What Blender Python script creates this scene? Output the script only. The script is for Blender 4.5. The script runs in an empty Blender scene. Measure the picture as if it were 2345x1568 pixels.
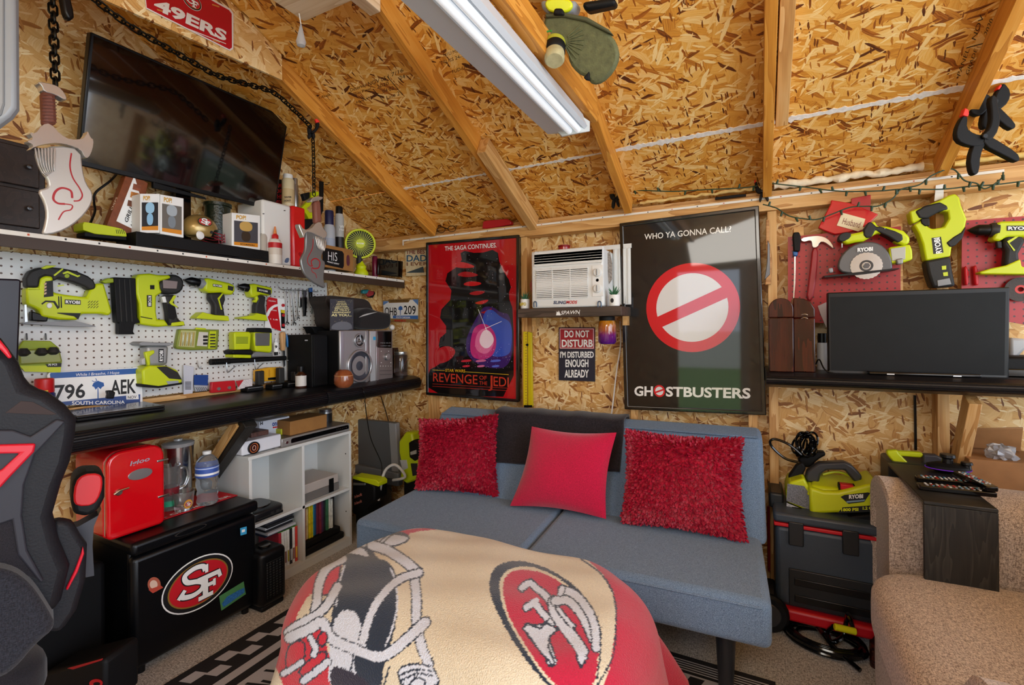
import bpy, bmesh, math, random
import numpy as np
from mathutils import Vector, Matrix
sc = bpy.context.scene
COL = sc.collection
PI = math.pi
# ------------------------------------------------------------------ camera
# metres; floor z=0, camera stands at x=0 y=0; left wall x=-2.52, poster wall y=2.70
H = 1.31
FPX, CX, CY = 1090., 1172.5, 748.8
TH, ROLL = math.radians(27.2), .0096
_s, _c = math.sin(TH), math.cos(TH)
FW = Vector((-_s, _c, 0)); RT = Vector((_c, _s, 0)); UPV = Vector((0, 0, 1))
CR = (RT - ROLL*UPV).normalized(); CU = (UPV + ROLL*RT).normalized()
cam_d = bpy.data.cameras.new('camera'); cam = bpy.data.objects.new('camera', cam_d); COL.objects.link(cam)
cam_d.sensor_fit = 'HORIZONTAL'; cam_d.sensor_width = 36; cam_d.lens = 36*FPX/2345
cam_d.shift_x = 0; cam_d.shift_y = -(784-CY)/2345; cam_d.clip_start = .02
cam.matrix_world = Matrix(((CR.x, CU.x, -FW.x, 0), (CR.y, CU.y, -FW.y, 0), (CR.z, CU.z, -FW.z, H), (0, 0, 0, 1)))
sc.camera = cam
# ------------------------------------------------------------------ light and exposure
sc.view_settings.view_transform = 'Standard'; sc.view_settings.look = 'None'
sc.cycles.max_bounces = 8; sc.view_settings.gamma = 1; sc.view_settings.use_curve_mapping = False
sc.view_settings.exposure = 0.12
w = bpy.data.worlds.new('world'); sc.world = w; w.use_nodes = True
nt = w.node_tree; nt.nodes.clear()
o_ = nt.nodes.new('ShaderNodeOutputWorld'); b_ = nt.nodes.new('ShaderNodeBackground')
sky = nt.nodes.new('ShaderNodeTexSky'); sky.sky_type = 'HOSEK_WILKIE'; sky.turbidity = 3; sky.sun_direction = (.5, -.4, .77)
mx = nt.nodes.new('ShaderNodeMixRGB'); mx.inputs[0].default_value = .45; mx.inputs[1].default_value = (.80, .87, 1, 1)
nt.links.new(sky.outputs[0], mx.inputs[2]); nt.links.new(mx.outputs[0], b_.inputs[0])
b_.inputs[1].default_value = 6
nt.links.new(b_.outputs[0], o_.inputs[0])
def area(name, loc, to, sx, sy, power, col):
    l = bpy.data.lights.new(name, 'AREA'); l.shape = 'RECTANGLE'; l.size = sx; l.size_y = sy; l.energy = power; l.color = col
    o = bpy.data.objects.new(name, l); COL.objects.link(o); o.location = loc
    o.rotation_euler = (Vector(to)-Vector(loc)).to_track_quat('-Z', 'Y').to_euler(); return o
sun = bpy.data.lights.new('sun', 'SUN'); sun.energy = 5; sun.angle = .02; so_ = bpy.data.objects.new('sun', sun); COL.objects.link(so_); so_.rotation_euler = Vector((.35, -.75, -1)).to_track_quat('-Z', 'Y').to_euler()
area('added_fill_right', (2.1, -.6, 1.3), (-.9, 2.2, 1.1), 2.2, 1.9, 34, (.78, .89, 1))  # cool fill light added out of view on the right, no known opening there
area('added_fill_overhead', (-.2, -.9, 2.3), (-1.2, 1.6, 1.3), 1.2, .5, 18, (1, .95, .86))  # warm overhead fill added behind the camera, no known fixture
# ------------------------------------------------------------------ geometry helpers
def ray(px, py):
    return FW + CR*((px-CX)/FPX) + CU*((CY-py)/FPX)
CAM = Vector((0, 0, H))
def onX(px, py, x): d = ray(px, py); return CAM + d*(x/d.x)
def onY(px, py, y): d = ray(px, py); return CAM + d*(y/d.y)
def onZ(px, py, z): d = ray(px, py); return CAM + d*((z-H)/d.z)
def proj(p):
    q = Vector(p)-CAM; d = q.dot(FW); return (CX+FPX*q.dot(CR)/d, CY-FPX*q.dot(CU)/d)
class Pl:                      # a plane in the room: origin, in-plane axes, outward normal
    def __init__(s, O, ax, ay):
        s.O = Vector(O); s.ax = Vector(ax).normalized(); s.n = s.ax.cross(Vector(ay)).normalized(); s.ay = s.n.cross(s.ax)
    def off(s, d): q = Pl(s.O+s.n*d, s.ax, s.ay); return q
    def at(s, px, py):         # world point where the view ray meets the plane
        d = ray(px, py); return CAM + d*((s.O-CAM).dot(s.n)/d.dot(s.n))
    def uv(s, px, py): q = s.at(px, py)-s.O; return (q.dot(s.ax), q.dot(s.ay))
    def w(s, a, b, d=0): return s.O+s.ax*a+s.ay*b+s.n*d
    def mat(s, o=None):
        o = s.O if o is None else o
        return Matrix(((s.ax.x, s.ay.x, s.n.x, o.x), (s.ax.y, s.ay.y, s.n.y, o.y), (s.ax.z, s.ay.z, s.n.z, o.z), (0, 0, 0, 1)))
def PX(x): return Pl((x, 0, 0), (0, 1, 0), (0, 0, 1))
def PY(y): return Pl((0, y, 0), (1, 0, 0), (0, 0, 1))
def PZ(z): return Pl((0, 0, z), (1, 0, 0), (0, 1, 0))
WM = {}
def link(o, P=None, Mw=None, T=None, K=None, L=None):
    COL.objects.link(o); Mw = Mw or Matrix()
    if P is not None:
        o.parent = P; o.matrix_parent_inverse = Matrix(); o.matrix_basis = WM[P.name].inverted() @ Mw
    else: o.matrix_basis = Mw
    WM[o.name] = Mw
    if T: o['label'] = T[0]; o['category'] = T[1]
    if T and len(T) > 2: o['group'] = T[2]
    if K: o['kind'] = K
    if L: o['label'] = L
    return o
def thing(name, loc, label, cat, group=None):
    o = bpy.data.objects.new(name, None); o.empty_display_size = .05
    return link(o, None, Matrix.Translation(Vector(loc)), (label, cat) + ((group,) if group else ()))
def meshobj(name, verts, faces, mat, P=None, Mw=None, T=None, K=None, L=None, smooth=False, bev=0, seg=2, mats=None, fm=None, sub=0):
    me = bpy.data.meshes.new(name); me.from_pydata([tuple(v) for v in verts], [], faces); me.update()
    bm = bmesh.new(); bm.from_mesh(me); bmesh.ops.recalc_face_normals(bm, faces=bm.faces); bm.to_mesh(me); bm.free()
    for m in (mats or [mat]): me.materials.append(m)
    if fm: me.polygons.foreach_set('material_index', fm)
    o = bpy.data.objects.new(name, me); link(o, P, Mw, T, K, L)
    if bev:
        b = o.modifiers.new('bevel', 'BEVEL'); b.width = bev; b.segments = seg; b.limit_method = 'ANGLE'; b.angle_limit = .6; b.use_clamp_overlap = True
        smooth = True
    if sub: s_ = o.modifiers.new('sub', 'SUBSURF'); s_.levels = sub; s_.render_levels = sub; smooth = True
    if smooth:
        me.shade_smooth()
        if not sub: 
            try: me.set_sharp_from_angle(angle=.75)
            except Exception: pass
    return o
def chaikin(p, n):
    for _ in range(n):
        q = []
        for i in range(len(p)):
            a, b = p[i], p[(i+1) % len(p)]
            q.append((a[0]*.75+b[0]*.25, a[1]*.75+b[1]*.25)); q.append((a[0]*.25+b[0]*.75, a[1]*.25+b[1]*.75))
        p = q
    return p
def prism(name, mat, pts, pl, t, P=None, bev=0, T=None, K=None, L=None, sm=0, seg=2, **kw):   # 2D outline on plane pl (front), thickness t behind
    pts = chaikin([tuple(p) for p in pts], sm) if sm else pts
    cx = sum(p[0] for p in pts)/len(pts); cy = sum(p[1] for p in pts)/len(pts)
    n = len(pts); v = [(p[0]-cx, p[1]-cy, 0) for p in pts]+[(p[0]-cx, p[1]-cy, -t) for p in pts]
    if t > 0: f = [list(range(n)), list(range(2*n-1, n-1, -1))]+[[i, (i+1) % n, n+(i+1) % n, n+i] for i in range(n)]
    else: v = v[:n]; f = [list(range(n))]
    return meshobj(name, v, f, mat, P, pl.mat(pl.w(cx, cy)), T, K, L, bev=bev, seg=seg, **kw)
def tr(name, mat, px, pl, t, P=None, d=0, bev=0, sm=0, T=None, K=None, L=None, seg=2, **kw):  # outline traced from the photo onto plane pl lifted by d
    q = pl.off(d); return prism(name, mat, [q.uv(*p) for p in px], q, t, P, bev, T, K, L, sm, seg, **kw)
def ring(name, mat, po, pi, pl, t, P=None, bev=0, T=None, K=None, L=None):   # closed band between two outlines with equal point counts
    n = len(po); v = [(p[0], p[1], 0) for p in po]+[(p[0], p[1], 0) for p in pi]+[(p[0], p[1], -t) for p in po]+[(p[0], p[1], -t) for p in pi]
    f = []
    for i in range(n):
        j = (i+1) % n
        f += [[i, j, n+j, n+i], [2*n+j, 2*n+i, 3*n+i, 3*n+j], [j, i, 2*n+i, 2*n+j], [n+i, n+j, 3*n+j, 3*n+i]]
    return meshobj(name, v, f, mat, P, pl.mat(), T, K, L, bev=bev)
def rect(a0, b0, a1, b1): return [(a0, b0), (a1, b0), (a1, b1), (a0, b1)]
def ell(cx, cy, rx, ry, n=28, rot=0):
    return [(cx+rx*math.cos(t)*math.cos(rot)-ry*math.sin(t)*math.sin(rot), cy+rx*math.cos(t)*math.sin(rot)+ry*math.sin(t)*math.cos(rot)) for t in [2*PI*i/n for i in range(n)]]
def box(name, mat, x0, x1, y0, y1, z0, z1, P=None, bev=0, T=None, K=None, L=None, seg=2, rz=0, **kw):
    c = Vector(((x0+x1)/2, (y0+y1)/2, (z0+z1)/2)); a, b, d = abs(x1-x0)/2, abs(y1-y0)/2, abs(z1-z0)/2
    v = [(i*a, j*b, k*d) for i in (-1, 1) for j in (-1, 1) for k in (-1, 1)]
    f = [[0, 1, 3, 2], [4, 6, 7, 5], [0, 4, 5, 1], [2, 3, 7, 6], [0, 2, 6, 4], [1, 5, 7, 3]]
    return meshobj(name, v, f, mat, P, Matrix.Translation(c) @ Matrix.Rotation(rz, 4, 'Z'), T, K, L, bev=bev, seg=seg, **kw)
def frame(z, x=(1, 0, 0)):      # 3x3 with local z along z
    z = Vector(z).normalized(); x = Vector(x)
    if abs(x.dot(z)) > .95: x = Vector((0, 1, 0))
    y = z.cross(x).normalized(); x = y.cross(z); return x, y, z
def M4(x, y, z, o): return Matrix(((x.x, y.x, z.x, o[0]), (x.y, y.y, z.y, o[1]), (x.z, y.z, z.z, o[2]), (0, 0, 0, 1)))
def beam(name, mat, p0, p1, wd, dp, upv=(0, 0, 1), P=None, bev=.002, T=None, K=None, L=None):   # lumber from p0 to p1, local x along it; dp is measured along upv
    p0, p1 = Vector(p0), Vector(p1); x = (p1-p0).normalized(); y = Vector(upv).cross(x).normalized(); z = x.cross(y)
    l = (p1-p0).length/2; v = [(i*l, j*wd/2, k*dp/2) for i in (-1, 1) for j in (-1, 1) for k in (-1, 1)]
    f = [[0, 1, 3, 2], [4, 6, 7, 5], [0, 4, 5, 1], [2, 3, 7, 6], [0, 2, 6, 4], [1, 5, 7, 3]]
    return meshobj(name, v, f, mat, P, M4(x, y, z, (p0+p1)/2), T, K, L, bev=bev)
def lathe(name, mat, prof, loc, axis=(0, 0, 1), P=None, n=28, T=None, K=None, L=None, sc_=(1, 1), smooth=True, caps=True):
    v = []; f = []; m = len(prof)
    for r, z in prof:
        for i in range(n): a = 2*PI*i/n; v.append((r*math.cos(a)*sc_[0], r*math.sin(a)*sc_[1], z))
    for k in range(m-1):
        for i in range(n): j = (i+1) % n; f.append([k*n+i, k*n+j, (k+1)*n+j, (k+1)*n+i])
    if caps: f.append(list(range(n-1, -1, -1))); f.append([(m-1)*n+i for i in range(n)])
    x, y, z = frame(axis); return meshobj(name, v, f, mat, P, M4(x, y, z, loc), T, K, L, smooth=smooth)
def cyl(name, mat, p0, p1, r, P=None, r1=None, n=20, bev=0, **kw):
    p0, p1 = Vector(p0), Vector(p1); h = (p1-p0).length; r1 = r if r1 is None else r1; b = min(bev, r*.5, h*.3)
    pf = [(r-b, 0), (r, b), (r1, h-b), (r1-b, h)] if b else [(r, 0), (r1, h)]
    return lathe(name, mat, pf, p0, p1-p0, P, n, **kw)
def cat(pts, n=6, closed=False):  # Catmull-Rom through 3D points
    pts = [Vector(p) for p in pts]; out = []; m = len(pts)
    for i in range(m if closed else m-1):
        g = (lambda k: pts[k % m]) if closed else (lambda k: pts[max(0, min(m-1, k))])
        a, b, c, d = g(i-1), g(i), g(i+1), g(i+2)
        for k in range(n):
            t = k/n; out.append(.5*((2*b)+(c-a)*t+(2*a-5*b+4*c-d)*t*t+(3*b-a-3*c+d)*t**3))
    if not closed: out.append(pts[-1])
    return out
def tubegeo(pts, r, n=8, closed=False, V=None, F=None):
    V = [] if V is None else V; F = [] if F is None else F; b0 = len(V); m = len(pts); prev = None
    for i, p in enumerate(pts):
        a = pts[(i-1) % m] if (closed or i > 0) else p; c = pts[(i+1) % m] if (closed or i < m-1) else p
        t = (c-a).normalized() if (c-a).length > 1e-9 else Vector((0, 0, 1))
        if prev is None: u = t.orthogonal().normalized()
        else: u = (prev-t*prev.dot(t)); u = u.normalized() if u.length > 1e-6 else t.orthogonal().normalized()
        prev = u; v_ = t.cross(u); rr = r[i] if isinstance(r, (list, tuple)) else r
        for k in range(n): an = 2*PI*k/n; V.append(p+(u*math.cos(an)+v_*math.sin(an))*rr)
    for i in range(m if closed else m-1):
        for k in range(n):
            j = (i+1) % m; F.append([b0+i*n+k, b0+i*n+(k+1) % n, b0+j*n+(k+1) % n, b0+j*n+k])
    if not closed: F.append([b0+k for k in range(n-1, -1, -1)]); F.append([b0+(m-1)*n+k for k in range(n)])
    return V, F
def tube(name, mat, pts, r, P=None, n=8, closed=False, T=None, K=None, L=None, sm=0):
    pts = cat(pts, sm, closed) if sm else [Vector(p) for p in pts]
    if isinstance(r, (list, tuple)) and len(r) != len(pts): r = [r[0]+(r[-1]-r[0])*i/(len(pts)-1) for i in range(len(pts))]
    o = sum(pts, Vector())/len(pts); V, F = tubegeo([p-o for p in pts], r, n, closed)
    return meshobj(name, V, F, mat, P, Matrix.Translation(o), T, K, L, smooth=True)
def grid(name, mat, fn, nu, nv, P=None, T=None, K=None, L=None, cu=False, cv=False, **kw):
    v = [fn(i/(nu if cu else nu-1), j/(nv if cv else nv-1)) for j in range(nv) for i in range(nu)]
    o = sum((Vector(p) for p in v), Vector())/len(v); v = [Vector(p)-o for p in v]
    f = [[j*nu+i, j*nu+(i+1) % nu, ((j+1) % nv)*nu+(i+1) % nu, ((j+1) % nv)*nu+i] for j in range(nv if cv else nv-1) for i in range(nu if cu else nu-1)]
    return meshobj(name, v, f, mat, P, Matrix.Translation(o), T, K, L, smooth=kw.pop('smooth', True), **kw)
FCACHE = {}
def glyphs(s, bold):
    k = (s, bold)
    if k not in FCACHE:
        cu = bpy.data.curves.new('t', 'FONT'); cu.body = s; cu.resolution_u = 3; cu.offset = bold
        o = bpy.data.objects.new('t', cu); me = o.to_mesh()
        vs = [tuple(v.co) for v in me.vertices]; fs = [list(p.vertices) for p in me.polygons]
        o.to_mesh_clear(); bpy.data.objects.remove(o); bpy.data.curves.remove(cu)
        x0 = min(v[0] for v in vs); x1 = max(v[0] for v in vs); y0 = min(v[1] for v in vs); y1 = max(v[1] for v in vs)
        FCACHE[k] = ([((v[0]-x0)/(x1-x0), (v[1]-y0)/max(y1-y0, 1e-6)) for v in vs], fs)
    return FCACHE[k]
def textq(name, mat, s, bl, br, tl, P, bold=.02, L=None):   # text mesh stretched over a quad given by three world points
    bl, br, tl = Vector(bl), Vector(br), Vector(tl); vs, fs = glyphs(s, bold); ex, ey = br-bl, tl-bl
    return meshobj(name, [ex*a+ey*b for a, b in vs], fs, mat, P, Matrix.Translation(bl), L=L)
def txt(mat, s, bl, br, tl, pl, P, d=.0008, bold=.02, name='lettering', L=None):   # the quad is given by photo points on the plane
    q = pl.off(d); return textq(name, mat, s, q.at(*bl), q.at(*br), q.at(*tl), P, bold, L)
# ------------------------------------------------------------------ materials
def lin(h):
    r = [int(h[i:i+2], 16)/255 for i in (0, 2, 4)]
    return tuple((c/12.92 if c <= .04045 else ((c+.055)/1.055)**2.4) for c in r)+(1,)
MC = {}
def mat(h, rough=.5, metal=0, name=None, noise=0, ns=40, bump=0, bs=200, coat=0, trans=0, emit=0, sheen=0, spec=None, ior=None, alpha=1):
    k = (h, rough, metal, noise, ns, bump, bs, coat, trans, emit, sheen, spec, alpha)
    if k in MC: return MC[k]
    m = bpy.data.materials.new(name or 'surface_'+h); m.use_nodes = True; n = m.node_tree; b = n.nodes['Principled BSDF']
    b.inputs['Base Color'].default_value = lin(h); b.inputs['Roughness'].default_value = rough; b.inputs['Metallic'].default_value = metal
    if coat: b.inputs['Coat Weight'].default_value = coat; b.inputs['Coat Roughness'].default_value = .04
    if trans: b.inputs['Transmission Weight'].default_value = trans
    if ior: b.inputs['IOR'].default_value = ior
    if spec is not None: b.inputs['Specular IOR Level'].default_value = spec
    if sheen: b.inputs['Sheen Weight'].default_value = sheen; b.inputs['Sheen Roughness'].default_value = .5; b.inputs['Sheen Tint'].default_value = lin(h)
    if emit: b.inputs['Emission Color'].default_value = lin(h); b.inputs['Emission Strength'].default_value = emit
    if alpha < 1: b.inputs['Alpha'].default_value = alpha
    tc = n.nodes.new('ShaderNodeTexCoord')
    if noise:
        t = n.nodes.new('ShaderNodeTexNoise'); t.inputs['Scale'].default_value = ns; t.inputs['Detail'].default_value = 4
        n.links.new(tc.outputs['Object'], t.inputs['Vector'])
        mr = n.nodes.new('ShaderNodeMapRange'); mr.inputs[1].default_value = .3; mr.inputs[2].default_value = .7; mr.inputs[3].default_value = 1-noise; mr.inputs[4].default_value = 1+noise
        hs = n.nodes.new('ShaderNodeHueSaturation'); hs.inputs['Color'].default_value = lin(h)
        n.links.new(t.outputs[0], mr.inputs[0]); n.links.new(mr.outputs[0], hs.inputs['Value']); n.links.new(hs.outputs[0], b.inputs['Base Color'])
    if bump:
        t = n.nodes.new('ShaderNodeTexNoise'); t.inputs['Scale'].default_value = bs; t.inputs['Detail'].default_value = 3
        n.links.new(tc.outputs['Object'], t.inputs['Vector'])
        bp = n.nodes.new('ShaderNodeBump'); bp.inputs['Strength'].default_value = bump; bp.inputs['Distance'].default_value = .004
        n.links.new(t.outputs[0], bp.inputs['Height']); n.links.new(bp.outputs[0], b.inputs['Normal'])
    MC[k] = m; return m
def ramp(n, stops, interp='LINEAR'):
    r = n.nodes.new('ShaderNodeValToRGB'); r.color_ramp.interpolation = interp; e = r.color_ramp.elements
    while len(e) < len(stops): e.new(.5)
    for i, (p, c) in enumerate(stops): e[i].position = p; e[i].color = lin(c)
    return r
def math_(n, op, a, b=None, c=None):
    m = n.nodes.new('ShaderNodeMath'); m.operation = op
    for i, x in enumerate((a, b, c)):
        if x is None: continue
        if hasattr(x, 'node'): n.links.new(x, m.inputs[i])
        else: m.inputs[i].default_value = x
    return m.outputs[0]
def osb(name, stops, base, seed):
    m = bpy.data.materials.new(name); m.use_nodes = True; n = m.node_tree; b = n.nodes['Principled BSDF']
    b.inputs['Roughness'].default_value = .55
    tc = n.nodes.new('ShaderNodeTexCoord')
    nz = n.nodes.new('ShaderNodeTexNoise'); nz.inputs['Scale'].default_value = 9; nz.inputs['Detail'].default_value = 3
    n.links.new(tc.outputs['Object'], nz.inputs['Vector'])
    vm = n.nodes.new('ShaderNodeVectorMath'); vm.operation = 'MULTIPLY_ADD'; vm.inputs[1].default_value = (.035, .035, 0); n.links.new(nz.outputs['Color'], vm.inputs[0]); n.links.new(tc.outputs['Object'], vm.inputs[2])
    gr = None; colr = None
    rnd = random.Random(seed)
    angs = [8, 62, -38, 100, 24, -14, 48, -68, 15, 75, -30]
    for i, a in enumerate(angs):
        # rotate first, then stretch
        r1 = n.nodes.new('ShaderNodeMapping'); r1.inputs['Rotation'].default_value = (0, 0, math.radians(a+rnd.uniform(-8, 8))); r1.inputs['Location'].default_value = (rnd.uniform(0, 9), rnd.uniform(0, 9), 0)
        n.links.new(vm.outputs[0], r1.inputs['Vector'])
        k = rnd.uniform(.8, 1.25)
        r2 = n.nodes.new('ShaderNodeMapping'); r2.inputs['Scale'].default_value = (9*k*(2.4 if i > 7 else 1), 33*k*(3.4 if i > 7 else 1.5 if i > 4 else 1), 1)
        n.links.new(r1.outputs[0], r2.inputs['Vector'])
        v = n.nodes.new('ShaderNodeTexVoronoi'); v.voronoi_dimensions = '2D'; v.inputs['Scale'].default_value = 1; n.links.new(r2.outputs[0], v.inputs['Vector'])
        sp = n.nodes.new('ShaderNodeSeparateColor'); n.links.new(v.outputs['Color'], sp.inputs[0])
        g = n.nodes.new('ShaderNodeMapping'); g.inputs['Scale'].default_value = (14, 330, 1); n.links.new(r1.outputs[0], g.inputs['Vector'])
        gn = n.nodes.new('ShaderNodeTexNoise'); gn.inputs['Scale'].default_value = 1; gn.inputs['Detail'].default_value = 2; n.links.new(g.outputs[0], gn.inputs['Vector'])
        gterm = math_(n, 'MULTIPLY', math_(n, 'SUBTRACT', gn.outputs[0], .5), .5)
        if i < 5: val = math_(n, 'ADD', math_(n, 'MULTIPLY_ADD', sp.outputs[0], .52, .36), gterm)
        elif i < 7 or i == 9: val = math_(n, 'ADD', math_(n, 'MULTIPLY', sp.outputs[0], .34), gterm)
        else: val = math_(n, 'ADD', math_(n, 'MULTIPLY_ADD', sp.outputs[0], .2, .8), gterm)
        val = math_(n, 'SUBTRACT', val, math_(n, 'MULTIPLY', math_(n, 'GREATER_THAN', v.outputs['Distance'], .6), .16))
        if colr is None: colr = val
        else:
            msk = math_(n, 'MULTIPLY', math_(n, 'GREATER_THAN', sp.outputs[1], .55 if i < 5 else .89), math_(n, 'LESS_THAN', v.outputs['Distance'], .66 if i < 5 else .46))
            mxx = n.nodes.new('ShaderNodeMix'); n.links.new(msk, mxx.inputs[0]); n.links.new(colr, mxx.inputs[2]); n.links.new(val, mxx.inputs[3]); colr = mxx.outputs[0]
    rp = ramp(n, stops); n.links.new(colr, rp.inputs[0])
    n.links.new(rp.outputs[0], b.inputs['Base Color'])
    bp = n.nodes.new('ShaderNodeBump'); bp.inputs['Strength'].default_value = .35; bp.inputs['Distance'].default_value = .004; n.links.new(colr, bp.inputs['Height']); n.links.new(bp.outputs[0], b.inputs['Normal'])
    return m
OSB_W = osb('strand_board_wall', [(.0, '6e3a10'), (.2, 'ac7236'), (.42, 'd3a05a'), (.7, 'e2b97a'), (1, 'f6e0b0')], None, 3)
OSB_R = osb('strand_board_roof', [(.0, '4e2202'), (.2, 'a85c14'), (.45, 'da9534'), (.72, 'ecb255'), (1, 'fad896')], None, 8)
def wood(name, c0, c1, c2, sc1=1, rough=.55, ring_=7, ax=0):
    m = bpy.data.materials.new(name); m.use_nodes = True; n = m.node_tree; b = n.nodes['Principled BSDF']; b.inputs['Roughness'].default_value = rough
    tc = n.nodes.new('ShaderNodeTexCoord'); oi = n.nodes.new('ShaderNodeObjectInfo')
    mp = n.nodes.new('ShaderNodeMapping'); mp.inputs['Scale'].default_value = [(1.6 if k == ax else 14)*sc1 for k in range(3)]; n.links.new(tc.outputs['Object'], mp.inputs['Vector'])
    cb = n.nodes.new('ShaderNodeCombineXYZ'); mu = math_(n, 'MULTIPLY', oi.outputs['Random'], 40); n.links.new(mu, cb.inputs[0]); n.links.new(mu, cb.inputs[1]); n.links.new(cb.outputs[0], mp.inputs['Location'])
    nz = n.nodes.new('ShaderNodeTexNoise'); nz.inputs['Scale'].default_value = .8; nz.inputs['Detail'].default_value = 3; n.links.new(mp.outputs[0], nz.inputs['Vector'])
    rg = math_(n, 'FRACT', math_(n, 'MULTIPLY', nz.outputs[0], ring_))
    mp2 = n.nodes.new('ShaderNodeMapping'); mp2.inputs['Scale'].default_value = [(6 if k == ax else 220)*sc1 for k in range(3)]; n.links.new(tc.outputs['Object'], mp2.inputs['Vector'])
    n2 = n.nodes.new('ShaderNodeTexNoise'); n2.inputs['Scale'].default_value = 1; n2.inputs['Detail'].default_value = 2; n.links.new(mp2.outputs[0], n2.inputs['Vector'])
    v = math_(n, 'ADD', math_(n, 'MULTIPLY', rg, .55), math_(n, 'MULTIPLY', n2.outputs[0], .5))
    rp = ramp(n, [(.1, c0), (.5, c1), (.95, c2)]); n.links.new(v, rp.inputs[0]); n.links.new(rp.outputs[0], b.inputs['Base Color'])
    return m
PINE = wood('pine_rafter', 'dd9f48', 'd08b30', 'a9651a')
PINE_W = wood('pine_stud', 'e0b880', 'd09f60', 'a8733a')
PALE = wood('pale_pine', 'f0dcc0', 'e6cdaa', 'cfae84')
WALNUT = wood('red_brown_wood', '4a1a0c', '33100a', '160605', 1.5, .18)
WALV = wood('red_brown_wood_upright', '4a1a0c', '33100a', '160605', 1.2, .18, 5, 1)
EBONY = wood('black_stained_wood', '2b2a26', '1c1b19', '0e0e0d', 1.2, .45, 12)
EBV = wood('black_stained_panel', '35332e', '1c1b19', '0c0c0b', 1.2, .5, 14, 2)
DECK = mat('121114', .32, spec=.35, bump=.15, bs=500, name='dark_decking')
def rgbnode_fabric(name, h, h2, scale, rough=.9, bump=.5, sheen=.2):
    m = bpy.data.materials.new(name); m.use_nodes = True; n = m.node_tree; b = n.nodes['Principled BSDF']; b.inputs['Roughness'].default_value = rough
    b.inputs['Sheen Weight'].default_value = sheen
    tc = n.nodes.new('ShaderNodeTexCoord'); a = []
    for s_ in ((scale, scale*3.2, scale*3.2), (scale*3.2, scale, scale*3.2), (scale*3.2, scale*3.2, scale)):
        mp = n.nodes.new('ShaderNodeMapping'); mp.inputs['Scale'].default_value = s_; n.links.new(tc.outputs['Object'], mp.inputs['Vector'])
        z = n.nodes.new('ShaderNodeTexNoise'); z.inputs['Scale'].default_value = 1; z.inputs['Detail'].default_value = 2; n.links.new(mp.outputs[0], z.inputs['Vector']); a.append(z.outputs[0])
    v = math_(n, 'MULTIPLY', math_(n, 'ADD', math_(n, 'ADD', a[0], a[1]), a[2]), .3333)
    rp = ramp(n, [(.40, h), (.60, h2)]); b.inputs['Specular IOR Level'].default_value = .25; n.links.new(v, rp.inputs[0]); n.links.new(rp.outputs[0], b.inputs['Base Color'])
    bp = n.nodes.new('ShaderNodeBump'); bp.inputs['Strength'].default_value = bump; bp.inputs['Distance'].default_value = .002; n.links.new(v, bp.inputs['Height']); n.links.new(bp.outputs[0], b.inputs['Normal'])
    return m
FUTON = rgbnode_fabric('blue_grey_linen', '475c74', '88a3c1', 260)
TWEED = rgbnode_fabric('beige_tweed', '7a6a60', 'd8c8ba', 115, bump=.9)
CARPET = rgbnode_fabric('beige_carpet', '807a72', 'dad5cd', 70, bump=1, sheen=.1)
PLUSH_D = rgbnode_fabric('charcoal_plush', '191518', '302a2f', 90)
VELVET = rgbnode_fabric('red_velvet', 'a80632', 'd41046', 160, sheen=.6)
SHAG = mat('a2062c', .55, noise=.35, ns=60, sheen=.5, name='crimson_satin')
MESHF = rgbnode_fabric('black_mesh_cloth', '0e0d11', '2a272e', 300)
BLK = mat('0b0b0d', .35, spec=.3, name='black_plastic'); BLKM = mat('0c0c0e', .6, spec=.25, name='matte_black_plastic', bump=.1)
BLKG = mat('08080a', .1, name='gloss_black'); DGR = mat('2a2928', .55, spec=.3, name='dark_grey_plastic', bump=.15)
LIME = mat('c2cf0a', .42, name='lime_plastic'); LIMED = mat('93a410', .5, name='dull_lime_plastic')
RED = mat('c0101e', .4, name='red_plastic'); REDG = mat('d20a16', .12, coat=.6, name='gloss_red'); WHT = mat('e8e8e6', .45, name='white_paint')
SIL = mat('b9bcbf', .28, .9, name='silver_metal'); STEEL = mat('c8c9ca', .2, 1, name='steel'); DST = mat('55565a', .3, .9, name='dark_steel')
GRY = mat('8b8d90', .5, name='grey_plastic'); CHAIN = mat('15130f', .35, .8, name='black_chain')
INKW = mat('f2f2f0', .5, name='white_ink'); INKB = mat('101013', .5, name='black_ink'); INKR = mat('c41222', .5, name='red_ink')
GOLD = mat('b08a3e', .35, .5, name='gold_paint'); CREAM = mat('e8d9b5', .6, name='cream_paint')
# ------------------------------------------------------------------ room shell
XL, YB = -2.52, 2.70
ZP = H+.70; SL = .453                    # underside of the roof sheathing at y=2.6 and its slope
def zs(y): return ZP+(2.6-y)*SL
SAG = .38                                # ridge position in y
FLP = Pl((0, 0, 0), (1, 0, 0), (0, 1, 0))
prism('floor', CARPET, rect(-2.6, -1.7, 2.6, 2.8), FLP, .08, K='structure')
# left gable wall
prism('wall_left', OSB_W, [(-1.7, 0), (2.76, 0), (2.76, zs(2.76)), (SAG, zs(SAG)), (-1.7, zs(SAG)-(SAG+1.7)*SL)], PX(XL), .05, K='structure')
prism('wall_back', OSB_W, rect(-2.56, 0, 2.6, ZP+.02), PY(YB), .05, K='structure')
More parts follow.
